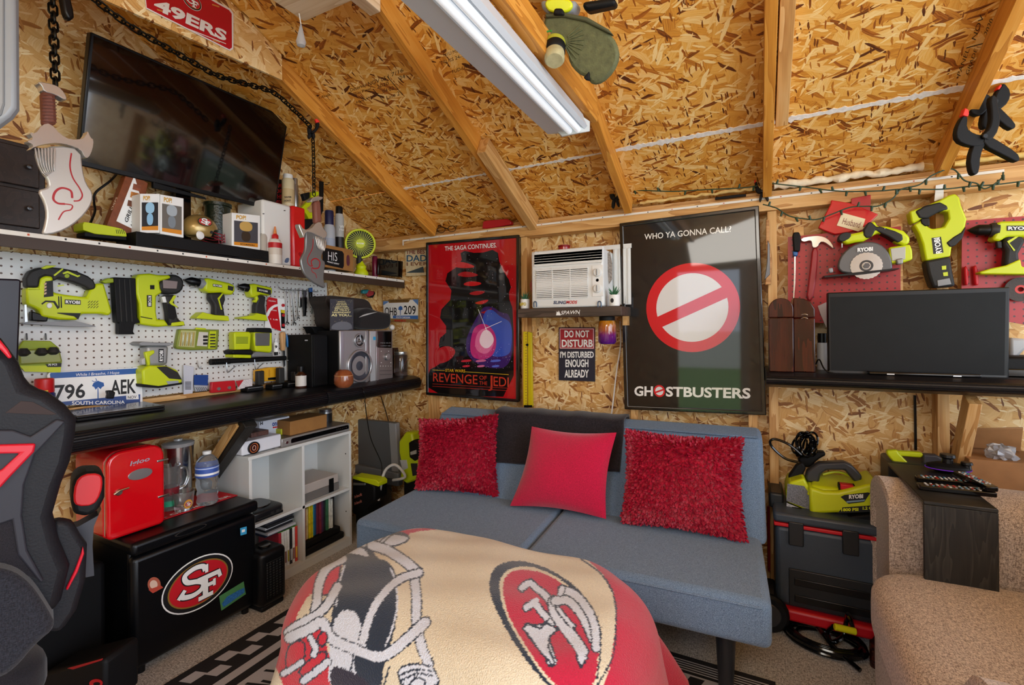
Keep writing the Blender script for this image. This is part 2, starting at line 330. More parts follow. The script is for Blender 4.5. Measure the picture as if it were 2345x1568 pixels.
# front wall behind the camera with the doorway it is lit through
for i, r in enumerate([rect(-2.6, 0, -.95, 2.2), rect(-.19, 0, 2.6, 2.2), rect(-2.6, 2.2, 2.6, 2.5)]):
    prism('wall_front', OSB_W, r, Pl((0, -1.6, 0), (1, 0, 0), (0, 0, 1)), .05, K='structure')
prism('trim_1', PALE, rect(-.19, 0, -.08, 2.2), Pl((0, -1.56, 0), (1, 0, 0), (0, 0, 1)), .02, K='structure')
GRASS = mat('6d8a45', .9, noise=.35, ns=8, name='lawn')
prism('ground', GRASS, rect(-14, -30, 14, -1.75), Pl((0, 0, -.12), (1, 0, 0), (0, 1, 0)), .05, K='structure')
ft = thing('garden_fence', (0, -12, 0), 'white board fence across the lawn outside the doorway', 'fence')
box('board_panel', mat('d8d4cc', .7), -8, 8, -12.05, -12, -.12, 1.1, ft)
# roof, front slope (seen) and rear slope; each of two sheets with a caulked joint between them
def roofpt(y): return Vector((0, y, zs(y)))
RN = Vector((0, SL, 1)).normalized(); RA = Vector((1, 0, 0)); RB = Vector((0, -1, SL)).normalized()   # up the slope
RPL = Pl(roofpt(2.76), RA, RB)
sg = 1 if RPL.ay.dot(RB) > 0 else -1
def rp_(x, y): q = roofpt(y)+Vector((x, 0, 0))-RPL.O; return (q.dot(RPL.ax), q.dot(RPL.ay))
jy = 1.0
def roof_y(px, py):                      # y where a view ray meets the sheathing
    d = ray(px, py); return (RPL.O-CAM).dot(RPL.n)/d.dot(RPL.n)*d.y
JY = sum(roof_y(*p) for p in ((910, 428), (1400, 350), (1800, 278), (2215, 200)))/4
print('roof joint y', JY, [round(roof_y(*p), 3) for p in ((910, 428), (1400, 350), (1800, 278), (2215, 200))])
prism('ceiling', OSB_R, [rp_(-2.6, 2.76), rp_(2.6, 2.76), rp_(2.6, JY+.002), rp_(-2.6, JY+.002)], RPL, .02, K='structure')
prism('ceiling', OSB_R, [rp_(-2.6, JY-.002), rp_(2.6, JY-.002), rp_(2.6, SAG), rp_(-2.6, SAG)], RPL, .02, K='structure')
R2 = Pl((0, SAG, zs(SAG)), (1, 0, 0), (0, -1, -SL)); 
if R2.n.z > 0: R2 = Pl((0, SAG, zs(SAG)), (-1, 0, 0), (0, -1, -SL))
prism('ceiling', OSB_R, rect(-2.6, 0, 2.6, 2.35), R2, .02, K='structure')
# caulk in the roof joint: ragged white band
CAULK = mat('ece8e4', .8, noise=.12, ns=60, bump=.5, bs=90, name='white_caulk')
rr = random.Random(5); up_, dn = [], []
x = -1.93
while x < 2.2:
    wd_ = .003+.009*rr.random()**2+(.005 if x > -.6 else 0); up_.append(rp_(x, JY-wd_)); dn.append(rp_(x, JY+wd_*rr.uniform(.5, 1.2))); x += .012
prism('trim_2', CAULK, up_+dn[::-1], RPL.off(.003), .003, K='structure')
# top plate of the back wall, with foam along it
for z0, nm in ((H+.575, 0), ):
    beam('top_plate', PINE_W, (-2.51, 2.652, z0+.012), (2.3, 2.652, z0+.012), .09, .075, T=('long pine top plate running along the poster wall under the roof', 'beam'))
    beam('top_plate', PINE_W, (-2.51, 2.668, z0+.062), (2.3, 2.668, z0+.062), .06, .024, T=('recessed pine plate lying on the long top plate under the roof', 'beam'))
for x in (-1.93, -1.262, -.633, .032, .672, 1.33):
    xx = {-1.93: -2.09}.get(x, x)
STUDX = [-1.975, -1.262, -.60, -.02, .07, .70, 1.4]
for i, x in enumerate(STUDX):
    lab = ['pine wall stud behind left edge of red poster', 'pine wall stud between red poster and air conditioner', 'pine wall stud behind left edge of white disc poster', 'pine wall stud behind right edge of white disc poster', 'pine wall stud left of the wooden wine box', 'pine wall stud under right shelf beside brown carton', 'pine wall stud far right behind the carton'][i]
    beam('wall_stud', PINE_W, (x, 2.66, 0), (x, 2.66, H+.549), .076, .04, upv=(1, 0, 0), T=(lab, 'stud', 'wall studs'))
# rafters: (x, foot) lower edge z = zs - .095
RX = [-1.917, -1.235, -.615, .05, .69]
RL = ['leftmost pine rafter beside television with chain clamped on it', 'second pine rafter from left with short board sistered on it', 'pine rafter beside the white shop light', 'pine rafter above right edge of white disc poster', 'rightmost pine rafter carrying two large spring clamps']
for x, lab in zip(RX, RL):
    dz = .089/2/math.cos(math.atan(SL))+.0005
    p0 = Vector((x, 2.603, zs(2.603)-dz)); p1 = Vector((x, SAG+.0, zs(SAG)-dz))
    beam('rafter', PINE, p0, p1, .038, .089, T=(lab, 'rafter', 'roof rafters'))
# sister boards
def on_raft(x, y0, y1, w_, dp, off, name, m, lab):
    dz = dp/2/math.cos(math.atan(SL))+off
    return beam(name, m, (x, y0, zs(y0)-dz), (x, y1, zs(y1)-dz), w_, dp, T=(lab, 'board'))
on_raft(-1.190, 2.62, 2.02, .05, .089, .02, 'sister_board', PINE_W, 'short pale board fixed beside the second rafter from left')
on_raft(.098, JY-.03, .45, .045, .05, .002, 'sister_board', PINE_W, 'paler thin board beside the rafter above white disc poster')
# tie beams with gussets
def ties():
    q = PX(-1.88)
    g = prism('gusset_plate', OSB_W, [(1.43, H+1.116), (1.43, zs(1.43)-.004), (SAG, zs(SAG)-.02), (SAG-.6, zs(SAG)-.3), (SAG-.6, H+1.03), (.45, H+1.06)], q, .012, T=('large strand board gusset on leftmost truss holding the red plate', 'gusset'))
    beam('tie_beam', PALE, (-1.235, 1.33, H+1.198), (-1.235, -.2, H+1.198), .09, .05, upv=(1, 0, 0), T=('pale pine tie beam of the second truss', 'beam'))
    beam('tie_beam', PINE, (-.60, 1.93, H+.895), (-.60, -.2, H+.93), .089, .036, upv=(1, 0, 0), T=('pine tie beam behind the shop light carrying red plate', 'beam'))
    box('ceiling_board', PALE, -1.43, -1.16, .45, 1.18, H+1.10, H+1.14, T=('pale planed board above pull chain lamp pull', 'board'), bev=.002)
ties()
# ------------------------------------------------------------------ big furniture
# workbench top, bullnose ribbed front, along the left wall
def bull(zt, t, ff, n=9):   # profile in (outward, z)
    pts = [(0, zt), (ff-.055, zt)]
    for i in range(n+1):
        a = PI/2-PI*i/n*.98; pts.append((ff-.045+.045*math.cos(a), zt-t/2+t/2*math.sin(a)+(0.0015 if i % 2 else -.0015)))
    pts += [(ff-.07, zt-t), (0, zt-t)]; return pts
ZD = H-.333
def profrun(name, mat_, prof, a0, a1, mk, P=None, T=None, bev=0):
    v = [mk(p[0], p[1], a0) for p in prof]+[mk(p[0], p[1], a1) for p in prof]; n = len(prof)
    f = [list(range(n)), list(range(2*n-1, n-1, -1))]+[[i, (i+1) % n, n+(i+1) % n, n+i] for i in range(n)]
    o = sum((Vector(p) for p in v), Vector())/len(v)
    return meshobj(name, [Vector(p)-o for p in v], f, mat_, P, Matrix.Translation(o), T, bev=bev)
def ribbed(zt, t, ff, ribs=7):
    pts = [(.003, zt), (ff-.06, zt), (ff-.045, zt-.004)]
    a0 = (ff-.03, zt-.01); 
    for i in range(ribs):
        u0 = i/ribs; u1 = (i+.75)/ribs
        for u, e in ((u0, 0), (u0+.02, .003), (u1, .003), (u1+.02, 0)):
            z = zt-.012-(t-.024)*u; x = ff-.03+.03*math.sin(PI*(.15+.75*u))**.8
            pts.append((x+e, z))
    pts += [(ff-.05, zt-t), (.003, zt-t)]; return pts
bn = thing('workbench', (-2.3, 1.6, ZD-.09), 'long black workbench top with ribbed rounded front edge along pegboard wall', 'workbench')
profrun('worktop', DECK, ribbed(ZD, .095, .44, 8), 1.85, 2.655, lambda a, z, y: (XL+a, y, z), bn, bev=.001)
profrun('worktop', DECK, ribbed(ZD, .10, .435, 8), -.3, 1.848, lambda a, z, y: (XL+a, y, z), bn, bev=.001)
beam('wall_cleat', PINE_W, (XL+.028, .2, ZD+.012), (XL+.028, 2.3, ZD+.012), .05, .022, P=bn)
pb = onX(655, 965, -2.06); pa = onX(480, 1115, -2.48)
beam('brace', EBONY, (-2.12, 1.42, ZD-.10), (-2.47, 1.425, ZD-.435), .06, .05, P=bn)
beam('brace_strip', PINE_W, (-2.16, 1.382, ZD-.10), (-2.48, 1.382, ZD-.43), .012, .045, P=bn)
# upper shelf
ZSH = H+.345
sh = thing('wall_shelf', (-2.4, 1.5, H+.29), 'long dark brown wall shelf with pale measuring strip above the pegboard', 'shelf')
box('board', EBONY, XL+.001, -2.262, -.2, 2.69, ZSH-.018, ZSH, sh, bev=.001)
box('fascia', mat('3a2a20', .5, name='dark_brown_fascia'), -2.262, -2.246, -.2, 2.69, H+.288, ZSH, sh, bev=.001)
STRIP = mat('e6e2da', .5, name='led_strip_white')
box('light_strip', STRIP, -2.246, -2.243, -.1, 2.68, ZSH-.0165, ZSH-.001, sh)
for i in range(26):
    y = .1+i*.1; box('strip_mark', mat('c8552a', .5) if i % 3 == 0 else INKB, -2.2431, -2.2427, y, y+.006, ZSH-.012, ZSH-.005, sh)
# pegboard with procedural holes
def pegmat(name, base, hole, pitch=.0275, r=.0038, offx=0., gloss=.35):
    m = bpy.data.materials.new(name); m.use_nodes = True; n = m.node_tree; b = n.nodes['Principled BSDF']; b.inputs['Roughness'].default_value = gloss
    tc = n.nodes.new('ShaderNodeTexCoord'); s_ = n.nodes.new('ShaderNodeSeparateXYZ'); n.links.new(tc.outputs['Object'], s_.inputs[0])
    fx = math_(n, 'SUBTRACT', math_(n, 'FRACT', math_(n, 'ADD', math_(n, 'DIVIDE', s_.outputs[0], pitch), 50.5)), .5)
    fy = math_(n, 'SUBTRACT', math_(n, 'FRACT', math_(n, 'ADD', math_(n, 'DIVIDE', s_.outputs[1], pitch), 50.5)), .5)
    d = math_(n, 'SQRT', math_(n, 'ADD', math_(n, 'MULTIPLY', fx, fx), math_(n, 'MULTIPLY', fy, fy)))
    k = math_(n, 'LESS_THAN', d, r/pitch)
    mixc = n.nodes.new('ShaderNodeMixRGB'); mixc.inputs[1].default_value = lin(base); mixc.inputs[2].default_value = lin(hole); n.links.new(k, mixc.inputs[0]); n.links.new(mixc.outputs[0], b.inputs['Base Color'])
    return m
PEGW = pegmat('white_pegboard', 'dcdad6', '5a4030'); PEGR = pegmat('red_pegboard', 'a80c14', '400608')
XP = -2.49
prism('pegboard', PEGW, rect(.3, ZD+.03, 2.21, H+.30), PX(XP), .006, T=('white pegboard between the long shelf and the black workbench', 'pegboard'))
# right shelf
ZR = H-.205
rs = thing('wall_shelf', (1.0, 2.5, ZR-.06), 'black ribbed wall shelf on the right carrying flat monitor and wine box', 'shelf')
profrun('board', DECK, ribbed(ZR, .065, .40, 4), .035, 2.3, lambda a, z, x: (x, YB-a-.0, z), rs, bev=.001)
beam('brace', PINE_W, (.728, 2.41, ZR-.085), (.728, 2.60, ZR-.46), .038, .07, P=rs)
print('calls', proj((XL, 2.7, 1.8)))
# ------------------------------------------------------------------ shared marks
def ribbon(name, mat_, strokes, pl, d, P, L=None):     # flat strokes [(points, width)] in plane coordinates
    V, F = [], []
    for pts, wd_ in strokes:
        n = len(pts); b0 = len(V)
        for i, p in enumerate(pts):
            a = pts[max(0, i-1)]; c = pts[min(n-1, i+1)]; tx, ty = c[0]-a[0], c[1]-a[1]; l = math.hypot(tx, ty) or 1
            V.append((p[0]-ty/l*wd_/2, p[1]+tx/l*wd_/2, d)); V.append((p[0]+ty/l*wd_/2, p[1]-tx/l*wd_/2, d))
        for i in range(n-1): F.append([b0+2*i, b0+2*i+1, b0+2*i+3, b0+2*i+2])
        d += .00002
    return meshobj(name, V, F, mat_, P, pl.mat(), L=L)
def cr2(pts, n=6): return [(p.x, p.y) for p in cat([(a, b, 0) for a, b in pts], n)]
def sf_strokes(cx, cy, rx, ry, w_):
    T_ = lambda q: [(cx+a*rx, cy+b*ry) for a, b in q]
    S = cr2([(.16, .40), (.10, .60), (-.14, .66), (-.40, .52), (-.34, .24), (-.06, .10), (.10, -.06), (.04, -.28), (-.2, -.36), (-.46, -.26), (-.48, -.12)])
    return [(T_(S), w_), (T_([(-.58, -.28), (-.40, -.02)]), w_*.8), (T_([(.20, .30), (.20, .62)]), w_*.7),
            (T_([(.16, .16), (.16, -.62)]), w_*1.15), (T_([(-.06, .12), (.56, .12)]), w_), (T_([(.54, .20), (.60, -.10)]), w_*.8),
            (T_([(.1, -.22), (.42, -.22)]), w_*.8), (T_([(.42, -.08), (.42, -.36)]), w_*.6), (T_([(-.04, -.62), (.38, -.62)]), w_*.9)]
def sf_logo(pl, cx, cy, rx, ry, P, d=.0006, white=True, e=.0005, back=True):
    if back:
        if white: prism('oval_rim', INKW, ell(cx, cy, rx, ry, 40), pl.off(d), 0, P)
        prism('oval_ring', INKB, ell(cx, cy, rx*.965, ry*.95, 40), pl.off(d+e), 0, P)
        prism('oval_band', GOLD, ell(cx, cy, rx*.85, ry*.82, 40), pl.off(d+2*e), 0, P)
        prism('oval_field', INKR, ell(cx, cy, rx*.81, ry*.77, 40), pl.off(d+3*e), 0, P)
    ribbon('letter_outline', INKB, sf_strokes(cx, cy, rx, ry*.98, rx*.20), pl, d+4*e, P)
    ribbon('letters', INKW, sf_strokes(cx, cy, rx, ry*.98, rx*.135), pl, d+5.5*e, P)
def wordmark(pl, bl, br, tl, P, d=.001, s='RYOBI', bg=INKB, fg=INKW, pad=.12):   # dark badge with pale letters, photo points
    q = pl.off(d); a, b, c = q.at(*bl), q.at(*br), q.at(*tl); ex, ey = b-a, c-a
    if bg:
        pts = [a-ex*pad*.5-ey*pad*2, b+ex*pad*.5-ey*pad*2, b+ey+ex*pad*.5+ey*pad*2, a+ey-ex*pad*.5+ey*pad*2]
        o = sum(pts, Vector())/4; meshobj('badge', [p-o for p in pts], [[0, 1, 2, 3]], bg, P, Matrix.Translation(o))
    n = pl.n*.0006; textq('lettering', fg, s, a+n, b+n, c+n, P, .03)
# ------------------------------------------------------------------ rug
RUGB = mat('1a191c', .85, noise=.2, ns=300, bump=.4, bs=300, name='black_woven_straw'); RUGW = mat('b9b8bd', .85, bump=.4, bs=300, name='pale_woven_straw')
X0 = onZ(540, 1470, 0).x; print('rug x', X0, onZ(1500, 1500, 0), onZ(1700, 1568, 0))
RY1 = onZ(1640, 1525, 0).y
def quads(name, m, qs, pl, P):
    V, F = [], []
    for q in qs: b = len(V); V += [(a, b_, 0) for a, b_ in q]; F.append(list(range(b, b+len(q))))
    return meshobj(name, V, F, m, P, pl.mat())
qs = []
y = .35
while y < RY1-.14:          # row of slanted blocks, a plain stripe, then a field with broken bars
    qs.append([(X0+.035, y), (X0+.085, y+.015), (X0+.085, y+.075), (X0+.035, y+.06)]); qs.append([(X0+.085, y+.065), (X0+.135, y+.08), (X0+.135, y+.14), (X0+.085, y+.125)]); y += .13
qs.append([(X0+.165, -.55), (X0+.205, -.55), (X0+.205, RY1-.05), (X0+.165, RY1-.05)]); qs.append([(X0+.245, -.55), (0, -.55), (0, RY1-.1), (X0+.245, RY1-.1)])
for k in range(5): qs.append([(X0+.3, RY1-.085+k*.013), (.03, RY1-.085+k*.013), (.03, RY1-.079+k*.013), (X0+.3, RY1-.079+k*.013)])
qb = []
for i in range(18):
    y = .2+i*.075
    for j, (a, b, dy) in enumerate(((.27, .40, .045), (.31, .44, .03))):
        qb.append([(X0+a, y+j*.035), (X0+b, y+dy+j*.035), (X0+b, y+dy+.012+j*.035), (X0+a, y+.012+j*.035)])
    for a in (.47, .50): qb.append([(X0+a, y), (X0+a+.012, y), (X0+a+.012, y+.05), (X0+a, y+.05)])
    qb.append([(X0+.54, y+.04), (X0+.72, y-.02), (X0+.72, y-.005), (X0+.54, y+.055)])
for k in range(10):
    x = -.75+k*.1; qb.append([(x, RY1-.17), (x+.05, RY1-.17), (x+.07, RY1-.11), (x+.02, RY1-.11)])
rv = [(x, y, z) for z in (.001, .006) for x, y in rect(X0, -.6, .05, RY1)]; rf = [[3, 2, 1, 0], [4, 5, 6, 7], [0, 1, 5, 4], [1, 2, 6, 5], [2, 3, 7, 6], [3, 0, 4, 7]]; rm = [0]*6
for lst, z, mi in ((qs, .0068, 1), (qb, .0074, 0)):
    for q in lst: b = len(rv); rv += [(a, b_, z) for a, b_ in q]; rf.append(list(range(b, b+len(q)))); rm.append(mi)
o = meshobj('area_rug', rv, rf, None, T=('black and white patterned woven rug on the carpet under blue futon and blanket', 'rug'), mats=[RUGB, RUGW], fm=rm)
# ------------------------------------------------------------------ futon
fo = Vector((-1.70, 1.655, 0)); fax = Vector((math.cos(.05), math.sin(.05), 0)); fay = Vector((-math.sin(.05), math.cos(.05), 0))
def FU(a, b, z): return fo+fax*a+fay*b+Vector((0, 0, z))
fut = thing('futon_sofa', FU(.87, .4, 0), 'blue grey linen futon sofa along the poster wall with split seat', 'sofa')
def hexa(name, m, pts, P, bev=.02, seg=3, **kw):      # eight corners: bottom four (ccw) then top four
    o = sum((Vector(p) for p in pts), Vector())/8
    return meshobj(name, [Vector(p)-o for p in pts], [[3, 2, 1, 0], [4, 5, 6, 7], [0, 1, 5, 4], [1, 2, 6, 5], [2, 3, 7, 6], [3, 0, 4, 7]], m, P, Matrix.Translation(o), bev=bev, seg=seg, **kw)
W_ = 1.74
for a0, a1 in ((0, .857), (.862, W_)):
    hexa('seat_cushion', FUTON, [FU(a0, 0, .25), FU(a1, 0, .25), FU(a1, .62, .25), FU(a0, .62, .25), FU(a0, 0, .41), FU(a1, 0, .41), FU(a1, .62, .41), FU(a0, .62, .41)], fut, .028, 4)
    o = [FU(a0+.006, .004, .40), FU(a1-.006, .004, .40)]
    tube('piping', FUTON, [FU(a0+.03, -.0005, .389), FU(a1-.03, -.0005, .389)], .004, fut)
zt_ = H-.505
for a0, a1 in ((0, .857), (.862, W_+.02)):
    hexa('backrest', FUTON, [FU(a0, .50, .385), FU(a1, .50, .385), FU(a1, .64, .385), FU(a0, .64, .385), FU(a0, .74, zt_-.02), FU(a1, .74, zt_-.02), FU(a1, .86, zt_+.01), FU(a0, .86, zt_+.01)], fut, .022, 3)
for a, b in ((.12, .12), (1.60, .12), (.12, .55), (1.60, .55)):
    lathe('leg', mat('22262c', .35), [(.024, 0), (.036, .25)], FU(a, b, 0), (0, 0, 1), fut)
def back_pt(a, s, d=0): return FU(a, .50+.24*s-d*.86, .41+(zt_-.43)*s+d*.5)
tube('piping', FUTON, [back_pt(.0+a, 1.0, .006) for a in (.02, .85)], .004, fut); tube('piping', FUTON, [back_pt(a, 1.0, .006) for a in (.88, W_)], .004, fut)
# dark throw folded over the backrest
ta0 = (onY(1135, 932, 2.40)-fo).dot(fax); ta1 = (onY(1425, 965, 2.40)-fo).dot(fax)
def throwf(u, v):
    a = ta0+(ta1-ta0)*u; rip = .004*math.sin(a*23)+.003*math.sin(a*51+1)
    L_ = v*.62
    if L_ < .27: s = .42+L_/.27*.58+.06*u*(1-L_/.27); return back_pt(a, s, .016+rip)
    if L_ < .45:
        t = (L_-.27)/.18*PI; return FU(a, .80-.085*math.cos(t), zt_+.012+.022*math.sin(t)+rip*.5)
    return FU(a, .885+.01, zt_-(L_-.45)*1.)
o = grid('throw', PLUSH_D, throwf, 40, 40, T=('dark charcoal plush throw folded over the futon backrest', 'throw'))
m_ = o.modifiers.new('thick', 'SOLIDIFY'); m_.thickness = .014; m_.offset = 1
# ------------------------------------------------------------------ cushions
def pillow(name, m, c, th, lab, shag=False, seed=0):
    BL, BR, TR_, TL = [Vector(p) for p in c]; nrm = (BR-BL).cross(TL-BL).normalized()
    if nrm.y > 0: nrm = -nrm
    rnd = random.Random(seed)
    def P_(u, v, side):
        pin = .05*(math.sin(PI*u)+math.sin(PI*v)) ; uu = .5+(u-.5)*(1-.09*math.sin(PI*v)); vv = .5+(v-.5)*(1-.09*math.sin(PI*u))
        p = BL*(1-uu)*(1-vv)+BR*uu*(1-vv)+TR_*uu*vv+TL*(1-uu)*vv
        h = max(0, math.sin(PI*u))**.55*max(0, math.sin(PI*v))**.55*(1-.10*math.sin(u*7+v*4+seed))
        return p+nrm*side*h*th/2
    n = 26; V = []; F = []
    for side in (1, -1):
        b = len(V)
        for j in range(n+1):
            for i in range(n+1): V.append(P_(i/n, j/n, side))
        for j in range(n):
            for i in range(n): q = [b+j*(n+1)+i, b+j*(n+1)+i+1, b+(j+1)*(n+1)+i+1, b+(j+1)*(n+1)+i]; F.append(q if side > 0 else q[::-1])
    if shag:
        N = 62
        for j in range(N):
            for i in range(N):
                for side in ((1, -1) if (i < 3 or j < 3 or i > N-4 or j > N-4) else (1,)):
                    u = (i+rnd.random())/N; v = (j+rnd.random())/N; p = P_(u, v, side); q = P_(min(1, u+.02), v, side); r_ = P_(u, min(1, v+.02), side)
                    nn = (q-p).cross(r_-p); nn = nn.normalized() if nn.length > 1e-12 else nrm
                    if nn.dot(nrm*side) < 0: nn = -nn
                    e = max(0, (abs(u-.5)*2)**6, (abs(v-.5)*2)**6)
                    out = ((BR-BL)*(u-.5)+(TL-BL)*(v-.5)).normalized()
                    d = (Vector((0, 0, -1))*(.85-1.0*e)+nn*(.5+rnd.random()*.5)+out*(e*1.4)+Vector((rnd.uniform(-.6, .6), rnd.uniform(-.3, .3), rnd.uniform(-.3, .3)))).normalized()
                    l = rnd.uniform(.014, .024); sd = d.cross(nn); sd = sd.normalized() if sd.length > 1e-6 else Vector((1, 0, 0)); w2 = l*.27
                    b = len(V); V += [p-sd*w2*.4, p+sd*w2*.4, p+d*l*.6+sd*w2+nn*.002, p+d*l, p+d*l*.6-sd*w2+nn*.002]; F.append([b, b+1, b+2, b+3, b+4])
    o = sum(V, Vector())/len(V)
    me = bpy.data.meshes.new(name); me.from_pydata([tuple(v-o) for v in V], [], F); me.update(); me.materials.append(m); me.shade_smooth()
    ob = bpy.data.objects.new(name, me); return link(ob, None, Matrix.Translation(o), (lab, 'cushion', 'red cushions on the futon'))
SZ = .425
pillow('shag_cushion', SHAG, [onZ(955, 1118, SZ), onZ(1137, 1134, SZ), onY(1137, 950, 2.27), onY(963, 963, 2.22)], .15, 'crimson shaggy cushion at left end of futon beside dark throw', True, 1)
pillow('velvet_cushion', VELVET, [onZ(1168, 1158, SZ), onZ(1388, 1188, SZ), onY(1412, 990, 2.27), onY(1218, 976, 2.27)], .14, 'smooth bright red velvet cushion in the middle of futon', False, 2)
pillow('shag_cushion', SHAG, [onZ(1425, 1193, SZ), onZ(1706, 1237, SZ), onY(1698, 1006, 2.27), onY(1436, 986, 2.27)], .15, 'crimson shaggy cushion at right end of futon', True, 3)
# ------------------------------------------------------------------ blanket over an ottoman
exec_blanket = True
OX0, OX1, OY0, OY1, OZ = -1.38, -.24, .86, 1.65, .515
def blanket():
    hx, hy = (OX1-OX0)/2, (OY1-OY0)/2; cx, cy = (OX0+OX1)/2, (OY0+OY1)/2; Rc = .33; rr_ = .14
    NU, NV = 640, 560; A, B = hx+.40, hy+.40
    u = np.linspace(-A, A, NU); v = np.linspace(-B, B, NV); U_, V_ = np.meshgrid(u, v)
    ax = np.abs(U_)-(hx-Rc); ay = np.abs(V_)-(hy-Rc)
    qx, qy = np.maximum(ax, 0), np.maximum(ay, 0); ln = np.hypot(qx, qy); dist = ln+np.minimum(np.maximum(ax, ay), 0)-Rc+rr_
    nx = np.where(ln > 1e-9, qx/np.maximum(ln, 1e-9), np.where(ax > ay, 1., 0.))*np.sign(U_); ny = np.where(ln > 1e-9, qy/np.maximum(ln, 1e-9), np.where(ax > ay, 0., 1.))*np.sign(V_)
    d = np.maximum(dist, 0); th = np.minimum(d/rr_, PI/2*.93); hor = rr_*np.sin(th); drop = rr_*(1-np.cos(th)); rest = np.maximum(d-rr_*PI/2*.93, 0)
    corner = np.clip(np.minimum(ax, ay)/Rc, 0, 1)
    per = np.arctan2(V_*1.05, U_)*((hx+hy)*.75)
    fold = (np.sin(per*15+.6)+.6*np.sin(per*27+2))*np.clip(rest/.25, 0, 1)*(.016+.05*corner)
    hor = hor+rest*(.13+.10*corner)+fold; drop = drop+rest*.97
    X_ = U_-nx*d+nx*hor+cx; Y_ = V_-ny*d+ny*hor+cy
    dome = .055*np.cos(np.clip(U_/hx, -1, 1)*PI/2)*np.cos(np.clip((V_+.1)/hy, -1, 1)*PI/2)
    wr = .004*np.sin(U_*17+V_*9)+.003*np.sin(V_*31-U_*12+1)
    Z_ = OZ-drop+dome+wr; Z_ = np.maximum(Z_, .012+.006*np.sin(U_*40)**2)
    co = np.stack([X_, Y_, Z_], -1).reshape(-1, 3)
    # which design area of the printed fleece each point belongs to
    q = co-np.array([0, 0, H]); dp = q@np.array(FW); px = CX+FPX*(q@np.array(CR))/dp; py = CY-FPX*(q@np.array(CU))/dp
    rs_ = np.random.RandomState(2); jx = rs_.randn(len(px))*.8; px = px+jx; py = py+rs_.randn(len(px))*.8
    hidden = (co[:, 1] > OY1-.03) & (co[:, 2] < OZ-.02) & (co[:, 0] < OX1)
    C = np.zeros((len(px), 3)); 
    RD, BG, NV_, WH, OR = [np.array(lin(h)[:3]) for h in ('c60a3c', 'e4d8bd', '12243a', 'dbe2f0', 'd01030')]
    DP = np.array(lin('1c1430')[:3]); C[:] = BG
    def inside(poly):
        r = np.zeros(len(px), bool); n = len(poly); bx = [p[0] for p in poly]; by = [p[1] for p in poly]
        m = (px > min(bx)) & (px < max(bx)) & (py > min(by)) & (py < max(by)); xx, yy = px[m], py[m]; rr2 = np.zeros(len(xx), bool)
        for i in range(n):
            x1, y1 = poly[i]; x2, y2 = poly[(i+1) % n]
            if y1 == y2: continue
            c = ((y1 > yy) != (y2 > yy)) & (xx < (x2-x1)*(yy-y1)/(y2-y1)+x1); rr2 ^= c
        r[m] = rr2; return r
    def near(pts, wd_, closed=False):
        best = np.full(len(px), 1e9); pts = pts+[pts[0]] if closed else pts
        for (x1, y1), (x2, y2) in zip(pts, pts[1:]):
            dx, dy = x2-x1, y2-y1; L2 = dx*dx+dy*dy or 1; t = np.clip(((px-x1)*dx+(py-y1)*dy)/L2, 0, 1); best = np.minimum(best, np.hypot(px-x1-t*dx, py-y1-t*dy))
        return best < wd_/2
    def Z(p): return [(640+x*.3923, 1150+y*.3925) for x, y in p]     # traced in an enlargement of the photo
    def fill(p, c, ol=True, w_=4, sm=1):
        p = chaikin(Z(p), sm) if sm else Z(p); C[inside(p)] = c
        if ol: C[near(p, w_, True)] = NV_
    def line(p, w_, c, ol=3, sm=True):
        if w_ > 5: w_ *= 1.4
        p = cr2(Z(p), 5) if sm else Z(p)
        if ol: C[near(p, w_+2*ol)] = NV_
        C[near(p, w_)] = c
    lin2 = lambda p, w_, c, ol=3, sm=True: line(p, w_*.8, c, ol, sm)
    # red border left and right, white stripe at the far edge
    fill([(600, 190), (700, 90), (860, 80), (1250, 180), (1250, 260), (900, 240), (600, 220)], RD, False)
    fill([(740, 185), (830, 165), (960, 155), (1150, 178), (1300, 230), (1300, 300), (700, 300)], BG, False)
    line([(640, 170), (760, 150), (900, 140), (1020, 150), (1150, 176), (1250, 205)], 4.5, WH, 0)
    fill([(-60, 1100), (-60, 200), (360, 300), (375, 350), (320, 520), (280, 640), (200, 650), (300, 900), (330, 1100)], OR, False)
    # right side: red beyond the beige field
    fill([(1780, 320), (2400, 320), (2400, 1200), (1840, 1200), (1930, 960), (1965, 700), (1950, 520), (1890, 420)], RD, False, sm=0)
    line([(1760, 330), (1880, 420), (1950, 540), (1965, 700), (1945, 900), (1870, 1040), (1840, 1100)], 4, NV_, 0)
    # navy visor and white face opening
    fill([(355, 310), (440, 240), (520, 230), (560, 330), (640, 350), (680, 430), (690, 600), (660, 780), (600, 950), (590, 1100), (300, 1100), (300, 700), (340, 480), (385, 350)], NV_, True)
    line([(380, 370), (350, 470), (330, 600)], 4, WH, 0); line([(650, 390), (680, 470), (685, 620), (650, 760), (620, 830)], 4, WH, 0)
    fill([(305, 760), (330, 660), (390, 620), (450, 640), (480, 720), (470, 820), (430, 900), (440, 1000), (520, 1100), (280, 1100), (290, 860)], WH, False)
    fill([(110, 640), (180, 520), (260, 540), (330, 480), (300, 640), (180, 700), (90, 700)], BG, False)
    fill([(235, 540), (245, 430), (300, 370), (365, 345), (340, 480), (290, 540)], OR)
    # stripes of the helmet top
    fill([(440, 245), (540, 185), (700, 170), (765, 200), (730, 240), (600, 270), (540, 250), (470, 270)], WH)
    for k in range(4): line([(510+k*32, 245-k*3), (590+k*26, 190-k*2), (690+k*18, 182+k*5)], 1, NV_, 1.2)
    fill([(355, 310), (430, 250), (500, 265), (540, 330), (430, 300)], WH)
    # bars of the face mask
    line([(540, 250), (640, 285), (740, 350), (810, 410)], 15, WH); line([(785, 420), (800, 560), (800, 700), (830, 840), (870, 940)], 14, WH)
